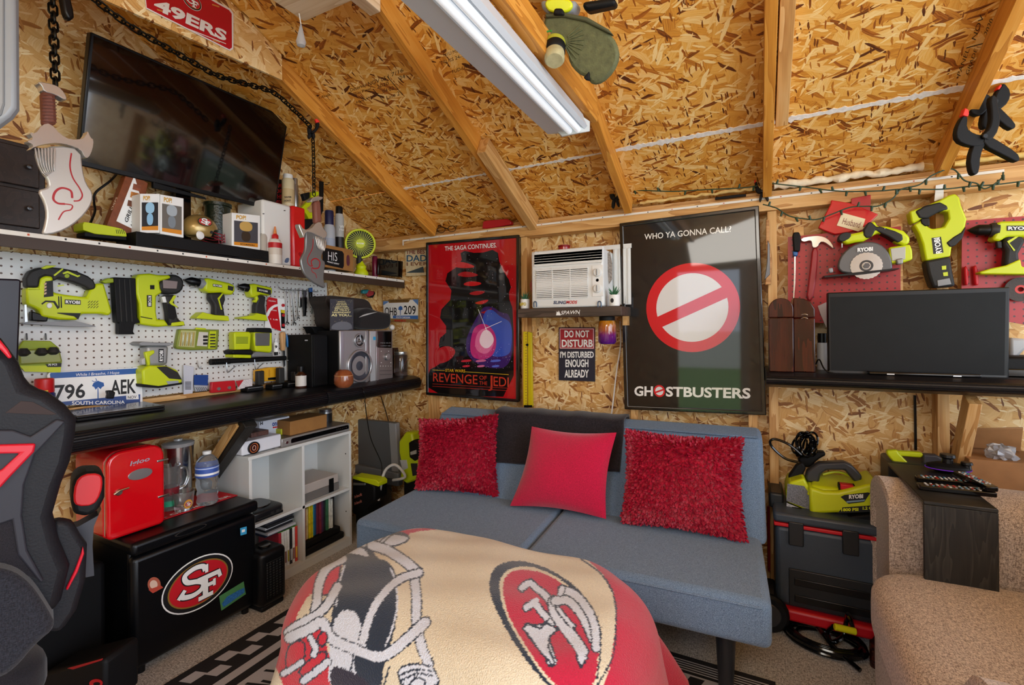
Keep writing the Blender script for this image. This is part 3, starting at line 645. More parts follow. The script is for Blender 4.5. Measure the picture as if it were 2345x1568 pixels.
    line([(815, 410), (700, 450), (600, 540), (530, 660), (490, 790), (470, 860)], 12, WH)
    line([(370, 330), (280, 380), (230, 480), (215, 600), (180, 720)], 13, WH)
    line([(340, 490), (300, 560), (240, 640), (100, 720), (50, 760)], 13, WH)
    line([(60, 790), (170, 740), (250, 700), (300, 790), (420, 850), (560, 900), (640, 880), (740, 800), (850, 700)], 16, WH)
    line([(430, 890), (420, 960), (400, 1010)], 1, NV_, 1.5); line([(640, 960), (610, 1060)], 1, NV_, 1.5)
    fill([(60, 820), (150, 800), (145, 930), (40, 985), (35, 900)], OR); fill([(105, 985), (190, 900), (270, 860), (280, 910), (140, 1020)], OR)
    fill([(215, 790), (270, 740), (285, 810), (240, 850)], OR)
    line([(140, 1040), (210, 990), (280, 930)], 11, WH); line([(20, 1000), (90, 960), (130, 930)], 8, WH); line([(180, 790), (210, 850), (200, 890)], 9, WH)
    fill([(295, 950), (400, 975), (500, 1030), (560, 1100), (300, 1100)], DP, False)
    # corner of the cage ornament
    fill([(690, 1000), (700, 965), (790, 935), (870, 955), (900, 960), (950, 1080), (720, 1080)], WH); line([(700, 1010), (790, 975), (880, 985)], 1, NV_, 1.6); line([(710, 1040), (800, 1000), (890, 1010)], 1, NV_, 1.6)
    C[near(cr2(Z([(760, 1060), (790, 1025), (840, 1030), (850, 1065)]), 4), 5)] = NV_
    # oval emblem
    fill([(1222, 470), (1240, 400), (1290, 355), (1370, 338), (1470, 350), (1590, 395), (1720, 480), (1820, 590), (1870, 700), (1885, 820), (1850, 1100), (1600, 1100), (1500, 1000), (1380, 840), (1290, 680), (1235, 560)], NV_, False)
    fill([(1278, 480), (1300, 420), (1350, 385), (1420, 370), (1520, 385), (1640, 445), (1750, 540), (1840, 650), (1872, 760), (1870, 900), (1835, 1100), (1620, 1100), (1500, 960), (1390, 790), (1310, 640)], BG, False)
    fill([(1300, 490), (1320, 430), (1370, 395), (1440, 390), (1540, 410), (1650, 470), (1750, 560), (1825, 660), (1862, 770), (1865, 900), (1830, 1100), (1640, 1100), (1520, 960), (1400, 780), (1325, 640)], RD, False)
    # the overlapped letters, lying on their side
    S_ = [(1660, 520), (1740, 575), (1800, 660), (1830, 760), (1840, 830), (1760, 760), (1700, 700), (1640, 640), (1590, 590), (1590, 560), (1650, 570), (1700, 630)]
    lin2([(1415, 500), (1460, 470), (1500, 500), (1560, 550), (1590, 600)], 12, WH, 3.5)
    lin2([(1440, 615), (1490, 590), (1530, 640), (1580, 690)], 12, WH, 3.5)
    lin2([(1440, 615), (1500, 570)], 11, WH, 0)
    lin2([(1450, 730), (1500, 740), (1560, 720), (1600, 690)], 14, WH, 3.5); lin2([(1480, 750), (1560, 840), (1590, 930)], 17, WH, 3.5, False)
    fill([(1420, 735), (1450, 705), (1520, 735), (1560, 700), (1625, 745), (1580, 780), (1570, 840), (1605, 935), (1600, 955), (1530, 880), (1470, 800)], WH, True, 5, 0)
    lin2([(1600, 580), (1610, 640), (1660, 720), (1730, 810), (1770, 870)], 21, WH, 3.5)
    fill([(1740, 860), (1800, 905), (1760, 965), (1735, 910)], WH, True, 5, 0); lin2([(1720, 800), (1765, 890)], 16, WH, 0, False)
    lin2([(1610, 575), (1680, 570), (1740, 620), (1790, 700), (1835, 800)], 17, WH, 3.5)
    lin2([(1650, 510), (1720, 535), (1790, 610), (1840, 720), (1848, 850)], 15, WH, 3.5); lin2([(1650, 500), (1640, 530)], 10, WH, 3)
    lin2([(1625, 620), (1650, 650), (1690, 700), (1715, 720)], 7, WH, 3.5)
    C[(co[:, 0] > OX1+.10) & (px > 1480)] = RD
    C[hidden & (co[:, 2] < OZ-.05)] = RD; lo = (dp < .4) | (py > 1760); C[lo] = BG; C[lo & (co[:, 0] > OX1-.32)] = RD
    o = co.mean(0); me = bpy.data.meshes.new('blanket'); n = NU*NV
    me.vertices.add(n); me.vertices.foreach_set('co', (co-o).astype(np.float32).ravel())
    ii = (np.arange(NV-1)[:, None]*NU+np.arange(NU-1)[None, :]).ravel(); fc = np.stack([ii, ii+1, ii+NU+1, ii+NU], -1)
    me.loops.add(fc.size); me.polygons.add(len(fc)); me.loops.foreach_set('vertex_index', fc.ravel().astype(np.int32))
    me.polygons.foreach_set('loop_start', np.arange(len(fc), dtype=np.int32)*4)
    me.update(); me.validate()
    ca = me.color_attributes.new('print', 'FLOAT_COLOR', 'POINT'); ca.data.foreach_set('color', np.concatenate([C, np.ones((n, 1))], 1).astype(np.float32).ravel())
    m = bpy.data.materials.new('printed_fleece'); m.use_nodes = True; t = m.node_tree; b = t.nodes['Principled BSDF']; b.inputs['Roughness'].default_value = .9; b.inputs['Sheen Weight'].default_value = .35
    at_ = t.nodes.new('ShaderNodeVertexColor'); at_.layer_name = 'print'
    tc = t.nodes.new('ShaderNodeTexCoord'); nz = t.nodes.new('ShaderNodeTexNoise'); nz.inputs['Scale'].default_value = 300; nz.inputs['Detail'].default_value = 3; t.links.new(tc.outputs['Object'], nz.inputs['Vector'])
    mr = t.nodes.new('ShaderNodeMapRange'); mr.inputs[1].default_value = .3; mr.inputs[2].default_value = .7; mr.inputs[3].default_value = .86; mr.inputs[4].default_value = 1.08; t.links.new(nz.outputs[0], mr.inputs[0])
    hs = t.nodes.new('ShaderNodeHueSaturation'); t.links.new(at_.outputs[0], hs.inputs['Color']); t.links.new(mr.outputs[0], hs.inputs['Value']); t.links.new(hs.outputs[0], b.inputs['Base Color'])
    bp = t.nodes.new('ShaderNodeBump'); bp.inputs['Strength'].default_value = .7; bp.inputs['Distance'].default_value = .004; t.links.new(nz.outputs[0], bp.inputs['Height']); t.links.new(bp.outputs[0], b.inputs['Normal'])
    me.materials.append(m); me.shade_smooth()
    ob = bpy.data.objects.new('blanket', me); link(ob, None, Matrix.Translation(Vector(o)), ('printed red and beige fleece blanket with football helmet, draped over the ottoman', 'blanket'))
blanket()
ott = thing('ottoman', ((OX0+OX1)/2, (OY0+OY1)/2, 0), 'square ottoman hidden under the printed fleece blanket', 'ottoman')
box('cushion', PLUSH_D, OX0+.14, OX1-.14, OY0+.14, OY1-.14, .08, OZ-.05, ott, bev=.08, seg=4)
for x in (OX0+.25, OX1-.25):
    for y in (OY0+.22, OY1-.22): cyl('leg', BLK, (x, y, .008), (x, y, .085), .02, ott)
# ------------------------------------------------------------------ armchair
ac = thing('armchair', (.8, 1.7, 0), 'beige tweed armchair in the right foreground with black wooden tray on its arm', 'armchair')
def softbox(name, m, x0, x1, y0, y1, z0, z1, P, p=4., bulge=.0, n=40, T=None):   # rounded cushion block
    cx, cy, cz = (x0+x1)/2, (y0+y1)/2, (z0+z1)/2; a, b, c = (x1-x0)/2, (y1-y0)/2, (z1-z0)/2
    V, F = [], []
    for j in range(n+1):
        ph = -PI/2+PI*j/n
        for i in range(2*n):
            t = 2*PI*i/(2*n); d = Vector((math.cos(ph)*math.cos(t), math.cos(ph)*math.sin(t), math.sin(ph)))
            m_ = (abs(d.x)**p+abs(d.y)**p+abs(d.z)**p)**(1/p); q = d/m_
            V.append((q.x*a, q.y*b, q.z*c*(1+bulge*(1-q.x*q.x)*(1-q.y*q.y))))
    for j in range(n):
        for i in range(2*n): k = (i+1) % (2*n); F.append([j*2*n+i, j*2*n+k, (j+1)*2*n+k, (j+1)*2*n+i])
    return meshobj(name, V, F, m, P, Matrix.Translation((cx, cy, cz)), T=T, smooth=True)
softbox('seat_cushion', TWEED, .31, 1.05, 1.22, 2.03, .30, .505, ac, 5, .10)
softbox('seat_base', TWEED, .335, 1.15, 1.20, 2.05, .06, .33, ac, 9)
def arm(y0, y1, x0, zt, nm='arm'):
    n = 10; pr_ = [(y0, .08), (y0, zt-.10)]
    for i in range(n+1): a = PI-PI*i/n; pr_.append(((y0+y1)/2+(y1-y0)/2*1.0*math.cos(a), zt-.10+.10*math.sin(a)**.8 if 0 < i < n else zt-.10))
    pr_ += [(y1, zt-.10), (y1, .08)]
    V = []; F = []; st = [(x0+.03, .93), (x0, 1.), (x0+.012, 1.0), (1.2, 1.)]; cy = (y0+y1)/2; m = len(pr_)
    xs = [x0+.016, x0+.002, x0, x0+.006, 1.2]; sc2 = [.88, .95, .985, 1., 1.]
    for x, s_ in zip(xs, sc2):
        for y, z in pr_: V.append((x, cy+(y-cy)*s_, .08+(z-.08)*(s_ if s_ < 1 else 1)))
    F.append(list(range(m)))
    for k in range(len(xs)-1):
        for i in range(m-1): F.append([k*m+i, k*m+i+1, (k+1)*m+i+1, (k+1)*m+i])
    F.append([(len(xs)-1)*m+i for i in range(m-1, -1, -1)])
    return meshobj(nm, V, F, TWEED, ac, smooth=True)
arm(2.05, 2.36, .40, .735); arm(.86, 1.19, .34, .70)
softbox('backrest', TWEED, 1.0, 1.28, 1.15, 2.1, .3, 1.05, ac, 5)
for x, y in ((.4, .95), (.4, 2.25), (1.15, .95), (1.15, 2.25)): cyl('leg', WALNUT, (x, y, 0), (x, y, .09), .025, ac)
n1 = onZ(2115, 1149, .745); n2 = onZ(2265, 1153, .745)
at = thing('arm_tray', ((n1.x+n2.x)/2, 2.2, .74), 'black stained wooden tray saddled over the armchair arm', 'tray')
hexa('top_panel', EBONY, [(n1.x, n1.y, .738), (n2.x, n1.y, .738), (n2.x, 2.40, .738), (n1.x, 2.40, .738), (n1.x, n1.y, .75), (n2.x, n1.y, .75), (n2.x, 2.40, .75), (n1.x, 2.40, .75)], at, .002, 1)
hexa('side_panel', EBV, [(n1.x, n1.y, .50), (n2.x, n1.y, .50), (n2.x, n1.y+.012, .50), (n1.x, n1.y+.012, .50), (n1.x, n1.y, .738), (n2.x, n1.y, .738), (n2.x, n1.y+.012, .738), (n1.x, n1.y+.012, .738)], at, .002, 1)
hexa('side_panel', EBV, [(n1.x, 2.388, .50), (n2.x, 2.388, .50), (n2.x, 2.40, .50), (n1.x, 2.40, .50), (n1.x, 2.388, .738), (n2.x, 2.388, .738), (n2.x, 2.40, .738), (n1.x, 2.40, .738)], at, .002, 1)
print('tray', n1, n2)
# ------------------------------------------------------------------ mini fridge
FXF = -2.085; fr = thing('mini_fridge', (-2.28, 1.18, 0), 'black mini fridge under the workbench with large oval football sticker', 'fridge')
FBLK = mat('08090c', .3, spec=.3, bump=.12, bs=350, name='black_fridge_enamel')
box('body', FBLK, -2.49, -2.135, .94, 1.425, .02, .50, fr, bev=.008)
box('door', FBLK, -2.13, FXF, .93, 1.43, .03, .455, fr, bev=.02, seg=3)
box('top_cap', FBLK, -2.49, FXF+.012, .925, 1.435, .462, .515, fr, bev=.018, seg=4)
for y in (.97, 1.39): cyl('foot', BLK, (-2.12, y, 0), (-2.12, y, .035), .015, fr); cyl('foot', BLK, (-2.45, y, 0), (-2.45, y, .03), .015, fr)
q = PX(FXF+.013); e1 = q.uv(396, 1222); e2 = q.uv(478, 1200); ce = ((e1[0]+e2[0])/2, (e1[1]+e2[1])/2)
prism('badge', STEEL, ell(ce[0], .489, .062, .012, 24), q, .002, fr); prism('badge', FBLK, ell(ce[0], .489, .057, .0095, 24), q.off(.0008), .001, fr)
q = PX(FXF); a = q.uv(372, 1386); b = q.uv(531, 1305); cA = (a[0]+b[0])/2; cB = (q.uv(470, 1280)[1]+q.uv(430, 1396)[1])/2
def sub(P, nm, label=None):
    o = bpy.data.objects.new(nm, None); o.empty_display_size = .02; return link(o, P, WM[P.name].copy(), L=label)
so = sub(fr, 'oval_sticker'); sf_logo(q, cA, cB, (b[0]-a[0])/2+.004, abs(q.uv(452, 1281)[1]-q.uv(452, 1396)[1])/2+.004, so)
tr('car_sticker', mat('4d8a55', .5), [(502, 1365), (558, 1331), (563, 1360), (507, 1398)], q, .0005, fr, d=.0008)
tr('car_picture', mat('2f6fb0', .4, noise=.4, ns=120), [(508, 1382), (520, 1366), (545, 1352), (560, 1345), (560, 1356), (535, 1374), (512, 1390)], q, .0005, fr, d=.0014)
tr('round_sticker', mat('a8543c', .6), ell(353, 1338, 15, 17, 20), q, .0005, fr, d=.0008); tr('round_sticker', mat('d9b9a5', .6), ell(352, 1338, 9, 10, 16), q, .0005, fr, d=.0013)
tr('round_sticker', mat('b5402c', .6), [(340, 1350), (368, 1340), (374, 1345), (350, 1358)], q, .0005, fr, d=.0016)
tr('energy_label', mat('3a9fd0', .4), [(550, 1209), (565, 1205), (565, 1222), (551, 1226)], q.off(.013), .0005, fr, d=.0008)
tr('energy_label', INKW, [(554, 1213), (561, 1211), (561, 1217), (554, 1219)], q.off(.013), .0003, fr, d=.0012)
# ------------------------------------------------------------------ tracing aids: enlargement = (x0, y0, scale)
ZA, ZB, ZC, ZDD, ZE, ZF = (0, 0, 3.0157), (600, 0, 2.7588), (0, 380, 4.127), (400, 380, 4.127), (0, 680, 4.127), (400, 600, 4.0431)
ZG, ZH, ZI, ZJ, ZK, ZLL = (0, 960, 2.579), (380, 900, 3.2667), (900, 480, 3.2672), (1380, 440, 2.8), (1740, 380, 2.9041), (1700, 0, 3.2667)
ZM, ZN, ZO, ZQ, Z1 = (1740, 860, 2.2149), (640, 1150, 2.549), (800, 900, 2.345), (1400, 1300, 3.9083), (0, 0, 1)
def zz(c, *p): return [(c[0]+a/c[2], c[1]+b/c[2]) for a, b in p]
def zp(c, a, b): return (c[0]+a/c[2], c[1]+b/c[2])
def zr(c, x0, y0, x1, y1): return zz(c, (x0, y1), (x1, y1), (x1, y0), (x0, y0))
def mk(name, label, cat_, pl, c, parts, group=None, loc=None):    # parts: (part name, material, points, lift, thickness, bevel, smoothing)
    q0 = parts[0]; cp = zz(c, *q0[2]); cx = sum(p[0] for p in cp)/len(cp); cy = sum(p[1] for p in cp)/len(cp)
    t = thing(name, loc or pl.at(cx, cy), label, cat_, group)
    for p in parts:
        nm, m, pts, d, th = p[:5]; bv = p[5] if len(p) > 5 else 0; sm = p[6] if len(p) > 6 else 0
        tr(nm, m, zz(c, *pts), pl, th, t, d=d, bev=bv, sm=sm)
    return t
def zt(c, m, s, x0, y0, x1, y1, pl, P, d=.001, bold=.02, sk=0, sl=0):   # text inside box given in an enlargement; sk = rise to the right, sl = slant
    return txt(m, s, zp(c, x0, y1), zp(c, x1, y1+sk), zp(c, x0+sl, y0), pl, P, d, bold)
def zw(c, x0, y0, x1, y1, pl, P, d=.001, s='RYOBI', bg=INKB, fg=INKW, sk=0, sl=0):
    wordmark(pl, zp(c, x0, y1), zp(c, x1, y1+sk), zp(c, x0+sl, y0), P, d, s, bg, fg)
GL = lambda h, **k: mat(h, .35, coat=1, spec=.15, **k)
# ------------------------------------------------------------------ framed posters
def frame_on(t, quad, pl, wd_=.02, m=BLKG, dep=.028):
    o = [pl.uv(*p) for p in quad]; cx = sum(p[0] for p in o)/4; cy = sum(p[1] for p in o)/4
    def inset(k): 
        r = []
        for i in range(4):
            a, b, c = Vector(o[i-1]), Vector(o[i]), Vector(o[(i+1) % 4]); e1 = (a-b).normalized(); e2 = (c-b).normalized(); r.append(tuple(b+(e1+e2)*k))
        return r
    ring('frame', m, o, inset(wd_), pl, dep, t, bev=.004); return inset(wd_-.002)
FRB = mat('0b0b0e', .18, coat=.5, name='black_frame_lacquer')
PP = PY(2.594)
t = thing('framed_poster', PP.at(1585, 940), 'large black poster with red prohibition ring and white disc, in black frame', 'poster')
ins = frame_on(t, [(1430, 937), (1755, 951), (1738, 470), (1418, 511)], PP, m=FRB)
Q = PP.off(-.008); prism('sheet', GL('0a0a0e'), ins, Q, .004, t)
cu_, cv_ = Q.uv(1583, 704); rx, ry = (Q.uv(1690, 704)[0]-Q.uv(1476, 704)[0])/2, (Q.uv(1583, 602)[1]-Q.uv(1583, 806)[1])/2
prism('disc', GL('dcdcdc'), ell(cu_, cv_, rx*.9, ry*.9, 48), Q.off(.0006), 0, t)
ring('red_ring', GL('cf1222'), ell(cu_, cv_, rx, ry, 60), ell(cu_, cv_, rx*.77, ry*.77, 60), Q.off(.0014), .0005, t)
ribbon('red_bar', GL('cf1222'), [([(cu_-rx*.80, cv_-ry*.36), (cu_+rx*.80, cv_+ry*.36)], rx*.26)], Q, .0016, t)
zt(ZJ, GL('e9e9e6'), 'WHO YA GONNA CALL?', 268, 268, 825, 305, Q, t, .0008, .01, -50)
zt(ZJ, GL('e9e9e6'), 'GH', 203, 1243, 322, 1306, Q, t, .0008, .03, 2, 1); zt(ZJ, GL('e9e9e6'), 'STBUSTERS', 405, 1246, 948, 1310, Q, t, .0008, .03, 14, 1)
a = Q.uv(*zp(ZJ, 364, 1274)); prism('disc', GL('dcdcdc'), ell(a[0], a[1], .022, .024, 24), Q.off(.0006), 0, t)
ring('red_ring', GL('cf1222'), ell(a[0], a[1], .029, .032, 32), ell(a[0], a[1], .021, .023, 32), Q.off(.001), .0003, t); ribbon('red_bar', GL('cf1222'), [([(a[0]-.024, a[1]-.01), (a[0]+.024, a[1]+.01)], .009)], Q, .0012, t)
# red poster
PS = PY(2.590)
t = thing('framed_poster', PS.at(1080, 910), 'red and black film poster with violet glow in black frame beside the air conditioner', 'poster')
ins = frame_on(t, [(975, 904), (1187, 921), (1188, 537), (975, 555)], PS, .018, FRB)
Q = PS.off(-.008); prism('sheet', GL('b3101a', noise=.2, ns=250), ins, Q, .004, t)
def zi(nm, h, pts, d, sm=2): tr(nm, GL(h), zz(ZI, *pts), Q, 0, t, d=d, sm=sm)
zi('dark_shape', '0c090c', [(262, 1370), (262, 1200), (330, 1170), (380, 1120), (330, 980), (420, 900), (330, 780), (460, 640), (370, 500), (520, 400), (500, 300), (640, 330), (780, 290), (800, 420), (890, 560), (860, 640), (903, 760), (903, 1400), (600, 1395)], .0007, 1)
for k in range(6): zi('red_arc', ('c21a1e', 'a3161c')[k % 2], [(420+k*45, 420+k*70), (500+k*40, 380+k*75), (640+k*22, 430+k*60), (520+k*38, 440+k*68)], .0012)
zi('red_arc', 'b0141c', [(300, 1060), (400, 1010), (480, 1050), (430, 1130), (320, 1160), (262, 1150)], .0012)
for i, (h, pts) in enumerate([('3a1a66', [(560, 1110), (540, 980), (590, 870), (640, 780), (680, 720), (760, 730), (800, 770), (890, 780), (900, 1180), (700, 1190)]),
    ('3650b8', [(660, 900), (680, 760), (740, 740), (800, 800), (890, 840), (890, 1000), (870, 1100), (700, 1100)]), ('c02a78', [(570, 1090), (590, 900), (650, 850), (720, 860), (780, 950), (760, 1090), (660, 1130)]),
    ('e06aa0', [(610, 1050), (620, 930), (680, 880), (740, 920), (760, 1010), (700, 1090)]), ('f3d8e6', [(640, 1000), (660, 920), (700, 890), (745, 930), (760, 990), (700, 1050)])]): zi('glow', h, pts, .0010+i*.0005, 3)
ribbon('light_streak', GL('f6f2ff'), [([Q.uv(*zp(ZI, 640, 745)), Q.uv(*zp(ZI, 712, 925))], .003), ([Q.uv(*zp(ZI, 690, 890)), Q.uv(*zp(ZI, 815, 835))], .003)], Q, .004, t)
for k, h in enumerate(('c22a3a', 'd06a9a', '5a6ad0')): zi('streak', h, [(510+k*110, 1125), (580+k*110, 1118), (590+k*110, 1135), (510+k*110, 1142)], .0035, 1); zi('streak', h, [(520+k*110, 1165), (575+k*110, 1160), (575+k*110, 1176), (520+k*110, 1180)], .0035, 1)
zt(ZI, GL('eeeeee'), 'THE SAGA CONTINUES.', 387, 275, 775, 308, Q, t, .0035, .01, -26)
zt(ZI, GL('d7a51e'), 'STAR WARS', 392, 1190, 540, 1212, Q, t, .0035, .02, 6)
ribbon('rule', GL('d9b02a'), [([Q.uv(*zp(ZI, 298, 1198)), Q.uv(*zp(ZI, 390, 1203))], .003), ([Q.uv(*zp(ZI, 542, 1212)), Q.uv(*zp(ZI, 868, 1233))], .003)], Q, .0035, t)
for s_, x0, y0, x1, y1, sk in (('REVENGE', 300, 1218, 632, 1285, 22), ('OF', 645, 1240, 702, 1270, 4), ('THE', 645, 1282, 705, 1308, 4), ('J', 712, 1240, 745, 1355, 2), ('EDI', 752, 1248, 866, 1318, 8)): zt(ZI, GL('c23a26'), s_, x0, y0, x1, y1, Q, t, .0035, .005, sk)
for dy in (0, 18): ribbon('rule', GL('b83226'), [([Q.uv(*zp(ZI, 298, 1302+dy)), Q.uv(*zp(ZI, 868, 1335+dy))], .0025)], Q, .0035, t)
rr = random.Random(4); V, F = [], []
for i in range(160):
    x, y = zp(ZI, rr.uniform(430, 900), rr.choice((rr.uniform(330, 800), rr.uniform(1000, 1190)))); a, b = Q.uv(x, y); s_ = rr.uniform(.0006, .0016); k = len(V); V += [(a-s_, b-s_, .0036), (a+s_, b-s_, .0036), (a+s_, b+s_, .0036), (a-s_, b+s_, .0036)]; F.append([k, k+1, k+2, k+3])
o = meshobj('specks', V, F, GL('dcd6ea'), t, Q.mat(), K='stuff')
# ------------------------------------------------------------------ air conditioner on its small shelf
AY = 2.40; q = PY(AY); p0 = q.at(1217, 706); p1 = q.at(1381, 561); ax0, ax1, az0, az1 = p0.x, p1.x, p0.z, p1.z
ACW = mat('dfe1e0', .4, name='off_white_casing')
t = thing('air_conditioner', ((ax0+ax1)/2, 2.5, az0), 'white window air conditioner between the two framed posters', 'air conditioner')
box('casing', ACW, ax0+.01, ax1-.005, AY+.03, 2.69, az0, az1-.01, t, bev=.01)
box('front_panel', ACW, ax0, ax1, AY, AY+.035, az0, az1, t, bev=.012, seg=3)
for x0, x1 in ((ax0-.05, ax0+.008), (ax1-.002, ax1+.095)):
    sp_ = box('side_curtain', ACW, x0, x1, 2.60, 2.62, az0+.015, az1+.01, t)
    for k in range(4): xx = x0+(x1-x0)*(k+.5)/4; box('pleat', ACW, xx-.004, xx+.004, 2.594, 2.60, az0+.02, az1+.005, sp_)
box('top_rail', ACW, ax0-.05, ax1+.1, 2.595, 2.60, az1+.006, az1+.03, t)
def acr(nm, m, x0, y0, x1, y1, d, th, bev=0, P=t): 
    a = q.uv(*zp(ZI, x0, y1)); b = q.uv(*zp(ZI, x1, y0)); return prism(nm, m, rect(a[0], a[1], b[0], b[1]), q.off(d), th, P, bev)
g = acr('air_outlet', mat('6e6a60', .7), 1062, 312, 1565, 398, .0012, .001)
for k in range(5): y = 318+k*19; acr('grille_bar', ACW, 1060, y-2, 1567, y+3, .006, .005, P=g)
for k in range(17): x = 1070+k*30.5; acr('grille_bar', ACW, x-2, 312, x+2, 398, .005, .004, P=g)
lv = acr('intake_grille', mat('4b4c4c', .7), 1076, 440, 1456, 665, .0012, .001)
for k in range(17): y = 448+k*13.2; acr('louvre', ACW, 1074, y-4.2, 1458, y+3.2, .007, .006, P=lv)
for x in (1195, 1328): acr('louvre', ACW, x-3, 438, x+3, 667, .008, .006, P=lv)
acr('control_panel', WHT, 1492, 412, 1572, 650, .003, .003, .001)
for y in (470, 590):
    a = q.at(*zp(ZI, 1533, y)); kn = cyl('dial', ACW, a, a+Vector((0, -.018, 0)), .021, t, bev=.003); box('pointer', GRY, a.x-.002, a.x+.002, a.y-.022, a.y-.017, a.z-.016, a.z+.016, kn)
a = q.at(*zp(ZI, 1530, 527)); cyl('round_badge', DST, a, a+Vector((0, -.003, 0)), .008, t)
zt(ZI, mat('17305e', .5), 'SLING', 1198, 682, 1290, 706, q, t, .002, .03, 0, 6); zt(ZI, INKR, 'MODS', 1294, 680, 1374, 704, q, t, .002, .03, 0, 6)
for x in (1068, 1548): a = q.at(*zp(ZI, x, 712)); tube('latch', mat('4a5f78', .4, .6), [a+Vector((-.008, -.006, -.012)), a+Vector((-.008, -.008, .012)), a+Vector((0, -.008, .018)), a+Vector((.008, -.008, .012)), a+Vector((.008, -.006, -.012))], .003, t, sm=3)
tr('sticker', mat('7a2a22', .6, noise=.4, ns=200), zz(ZI, (1022, 560), (1035, 525), (1060, 525), (1070, 560), (1060, 610), (1035, 615)), q, .001, t, d=-.02)
tr('sticker', mat('8a8078', .6, noise=.5, ns=90), zz(ZI, (1600, 330), (1622, 310), (1640, 400), (1640, 520), (1615, 560), (1605, 440)), PY(2.5), .001, t)
zs0 = az0-.004
sz1 = PY(2.40).at(1300, 709).z; sz0 = PY(2.40).at(1300, 724.5).z; sx0 = PY(2.40).at(1186, 715).x; sx1 = PY(2.40).at(1423, 715).x
t = thing('wall_shelf', ((sx0+sx1)/2, 2.5, sz0), 'small weathered brown shelf under the white air conditioner', 'shelf')
box('board', wood('weathered_board', '5a4a40', '46382e', '2e241d'), sx0, sx1, 2.40, 2.615, sz0, az0-.001, t, bev=.002)
for x in (sx0+.03, sx1-.02): box('bracket', PINE_W, x-.012, x+.012, 2.55, 2.618, sz0-.05, sz0, t)
zt(ZI, INKW, 'SPAWN', 1254, 757, 1392, 785, PY(2.4), t, .001, .005, -6, 8); tr('white_mark', INKW, zz(ZI, (1220, 790), (1226, 760), (1235, 770), (1240, 755), (1256, 790)), PY(2.4), .0005, t, d=.001)
tr('price_tag', INKW, zz(ZI, (1395, 748), (1396, 748), (1396, 790), (1395, 790)), PY(2.4), .0005, t, d=.001)
# things standing round the conditioner
def succulent(pos, r, h, lab, potm, seed):
    t = thing('potted_succulent', pos, lab, 'plant', 'small potted succulents')
    lathe('pot', potm, [(r*.72, 0), (r*.95, .003), (r, h*.9), (r, h), (r*.86, h), (r*.84, h*.85), (0.001, h*.85)], pos, P=t, caps=False)
    rnd = random.Random(seed); V, F = [], []
    for i in range(26):
        a = rnd.uniform(0, 2*PI); el = rnd.uniform(.35, 1.5); l = rnd.uniform(.6, 1.1)*h*.95; d = Vector((math.cos(a)*math.cos(el), math.sin(a)*math.cos(el), math.sin(el)))
        p = Vector((0, 0, h*.85)); tubegeo([p, p+d*l*.5, p+d*l], [.0035, .0032, .0004], 5, V=V, F=F)
    meshobj('leaves', V, F, mat('2f6b45', .5, noise=.2), t, Matrix.Translation(pos), smooth=True)
    return t
p = PY(2.45).at(*zp(ZI, 988, 700)); p.z = az0
s1 = succulent(Vector((p.x, 2.45, az0)), .026, .055, 'small succulent in white lettered pot left of air conditioner', WHT, 1)
textq('lettering', mat('c8b21a', .5), 'UFO', (p.x-.02, 2.4225, az0+.018), (p.x+.02, 2.4225, az0+.018), (p.x-.02, 2.4225, az0+.036), s1, .04)
p = PY(2.45).at(*zp(ZI, 1656, 690))
s2 = succulent(Vector((p.x, 2.45, az0)), .029, .06, 'small succulent in white pot right of air conditioner', WHT, 2)
prism('black_patch', INKB, ell(p.x-.004, az0+.03, .009, .012, 14), PY(2.4205), .0005, s2)
p = PY(2.5).at(1289, 556); az = az1-.01
t = thing('red_tin', (p.x, 2.52, az), 'small round red tin on top of the air conditioner', 'tin'); cyl('tin', mat('a01018', .25, coat=.5), (p.x, 2.52, az), (p.x, 2.52, az+.04), .034, t, bev=.003); cyl('lid', mat('8a0e16', .3), (p.x, 2.52, az+.04), (p.x, 2.52, az+.048), .036, t, bev=.002)
# glass jar hanging under the shelf, orange to violet
p = PY(2.48).at(1390, 727); jr = .048; zj = sz0-.008
t = thing('mason_jar', (p.x, 2.48, zj-.14), 'orange and violet glass jar hanging under the small brown shelf', 'jar')
jm = bpy.data.materials.new('tinted_glass'); jm.use_nodes = True; n_ = jm.node_tree; b = n_.nodes['Principled BSDF']; b.inputs['Roughness'].default_value = .08; b.inputs['Coat Weight'].default_value = .8
tc = n_.nodes.new('ShaderNodeTexCoord'); s_ = n_.nodes.new('ShaderNodeSeparateXYZ'); n_.links.new(tc.outputs['Object'], s_.inputs[0]); mr = n_.nodes.new('ShaderNodeMapRange'); mr.inputs[1].default_value = 0; mr.inputs[2].default_value = .14; n_.links.new(s_.outputs[2], mr.inputs[0])
rp = ramp(n_, [(.0, '5a1296'), (.35, '8a2a90'), (.5, 'b8583a'), (.8, 'd98a10'), (1, 'd89a20')]); n_.links.new(mr.outputs[0], rp.inputs[0]); n_.links.new(rp.outputs[0], b.inputs['Base Color']); b.inputs['Transmission Weight'].default_value = .45
lathe('glass', jm, [(jr*.8, 0), (jr, .012), (jr, .09), (jr*.92, .115), (jr*.8, .128), (jr*.8, .14)], (p.x, 2.48, zj-.14), P=t)
cyl('lid', BLKM, (p.x, 2.48, zj-.018), (p.x, 2.48, zj+.006), jr*.86, t, bev=.002)
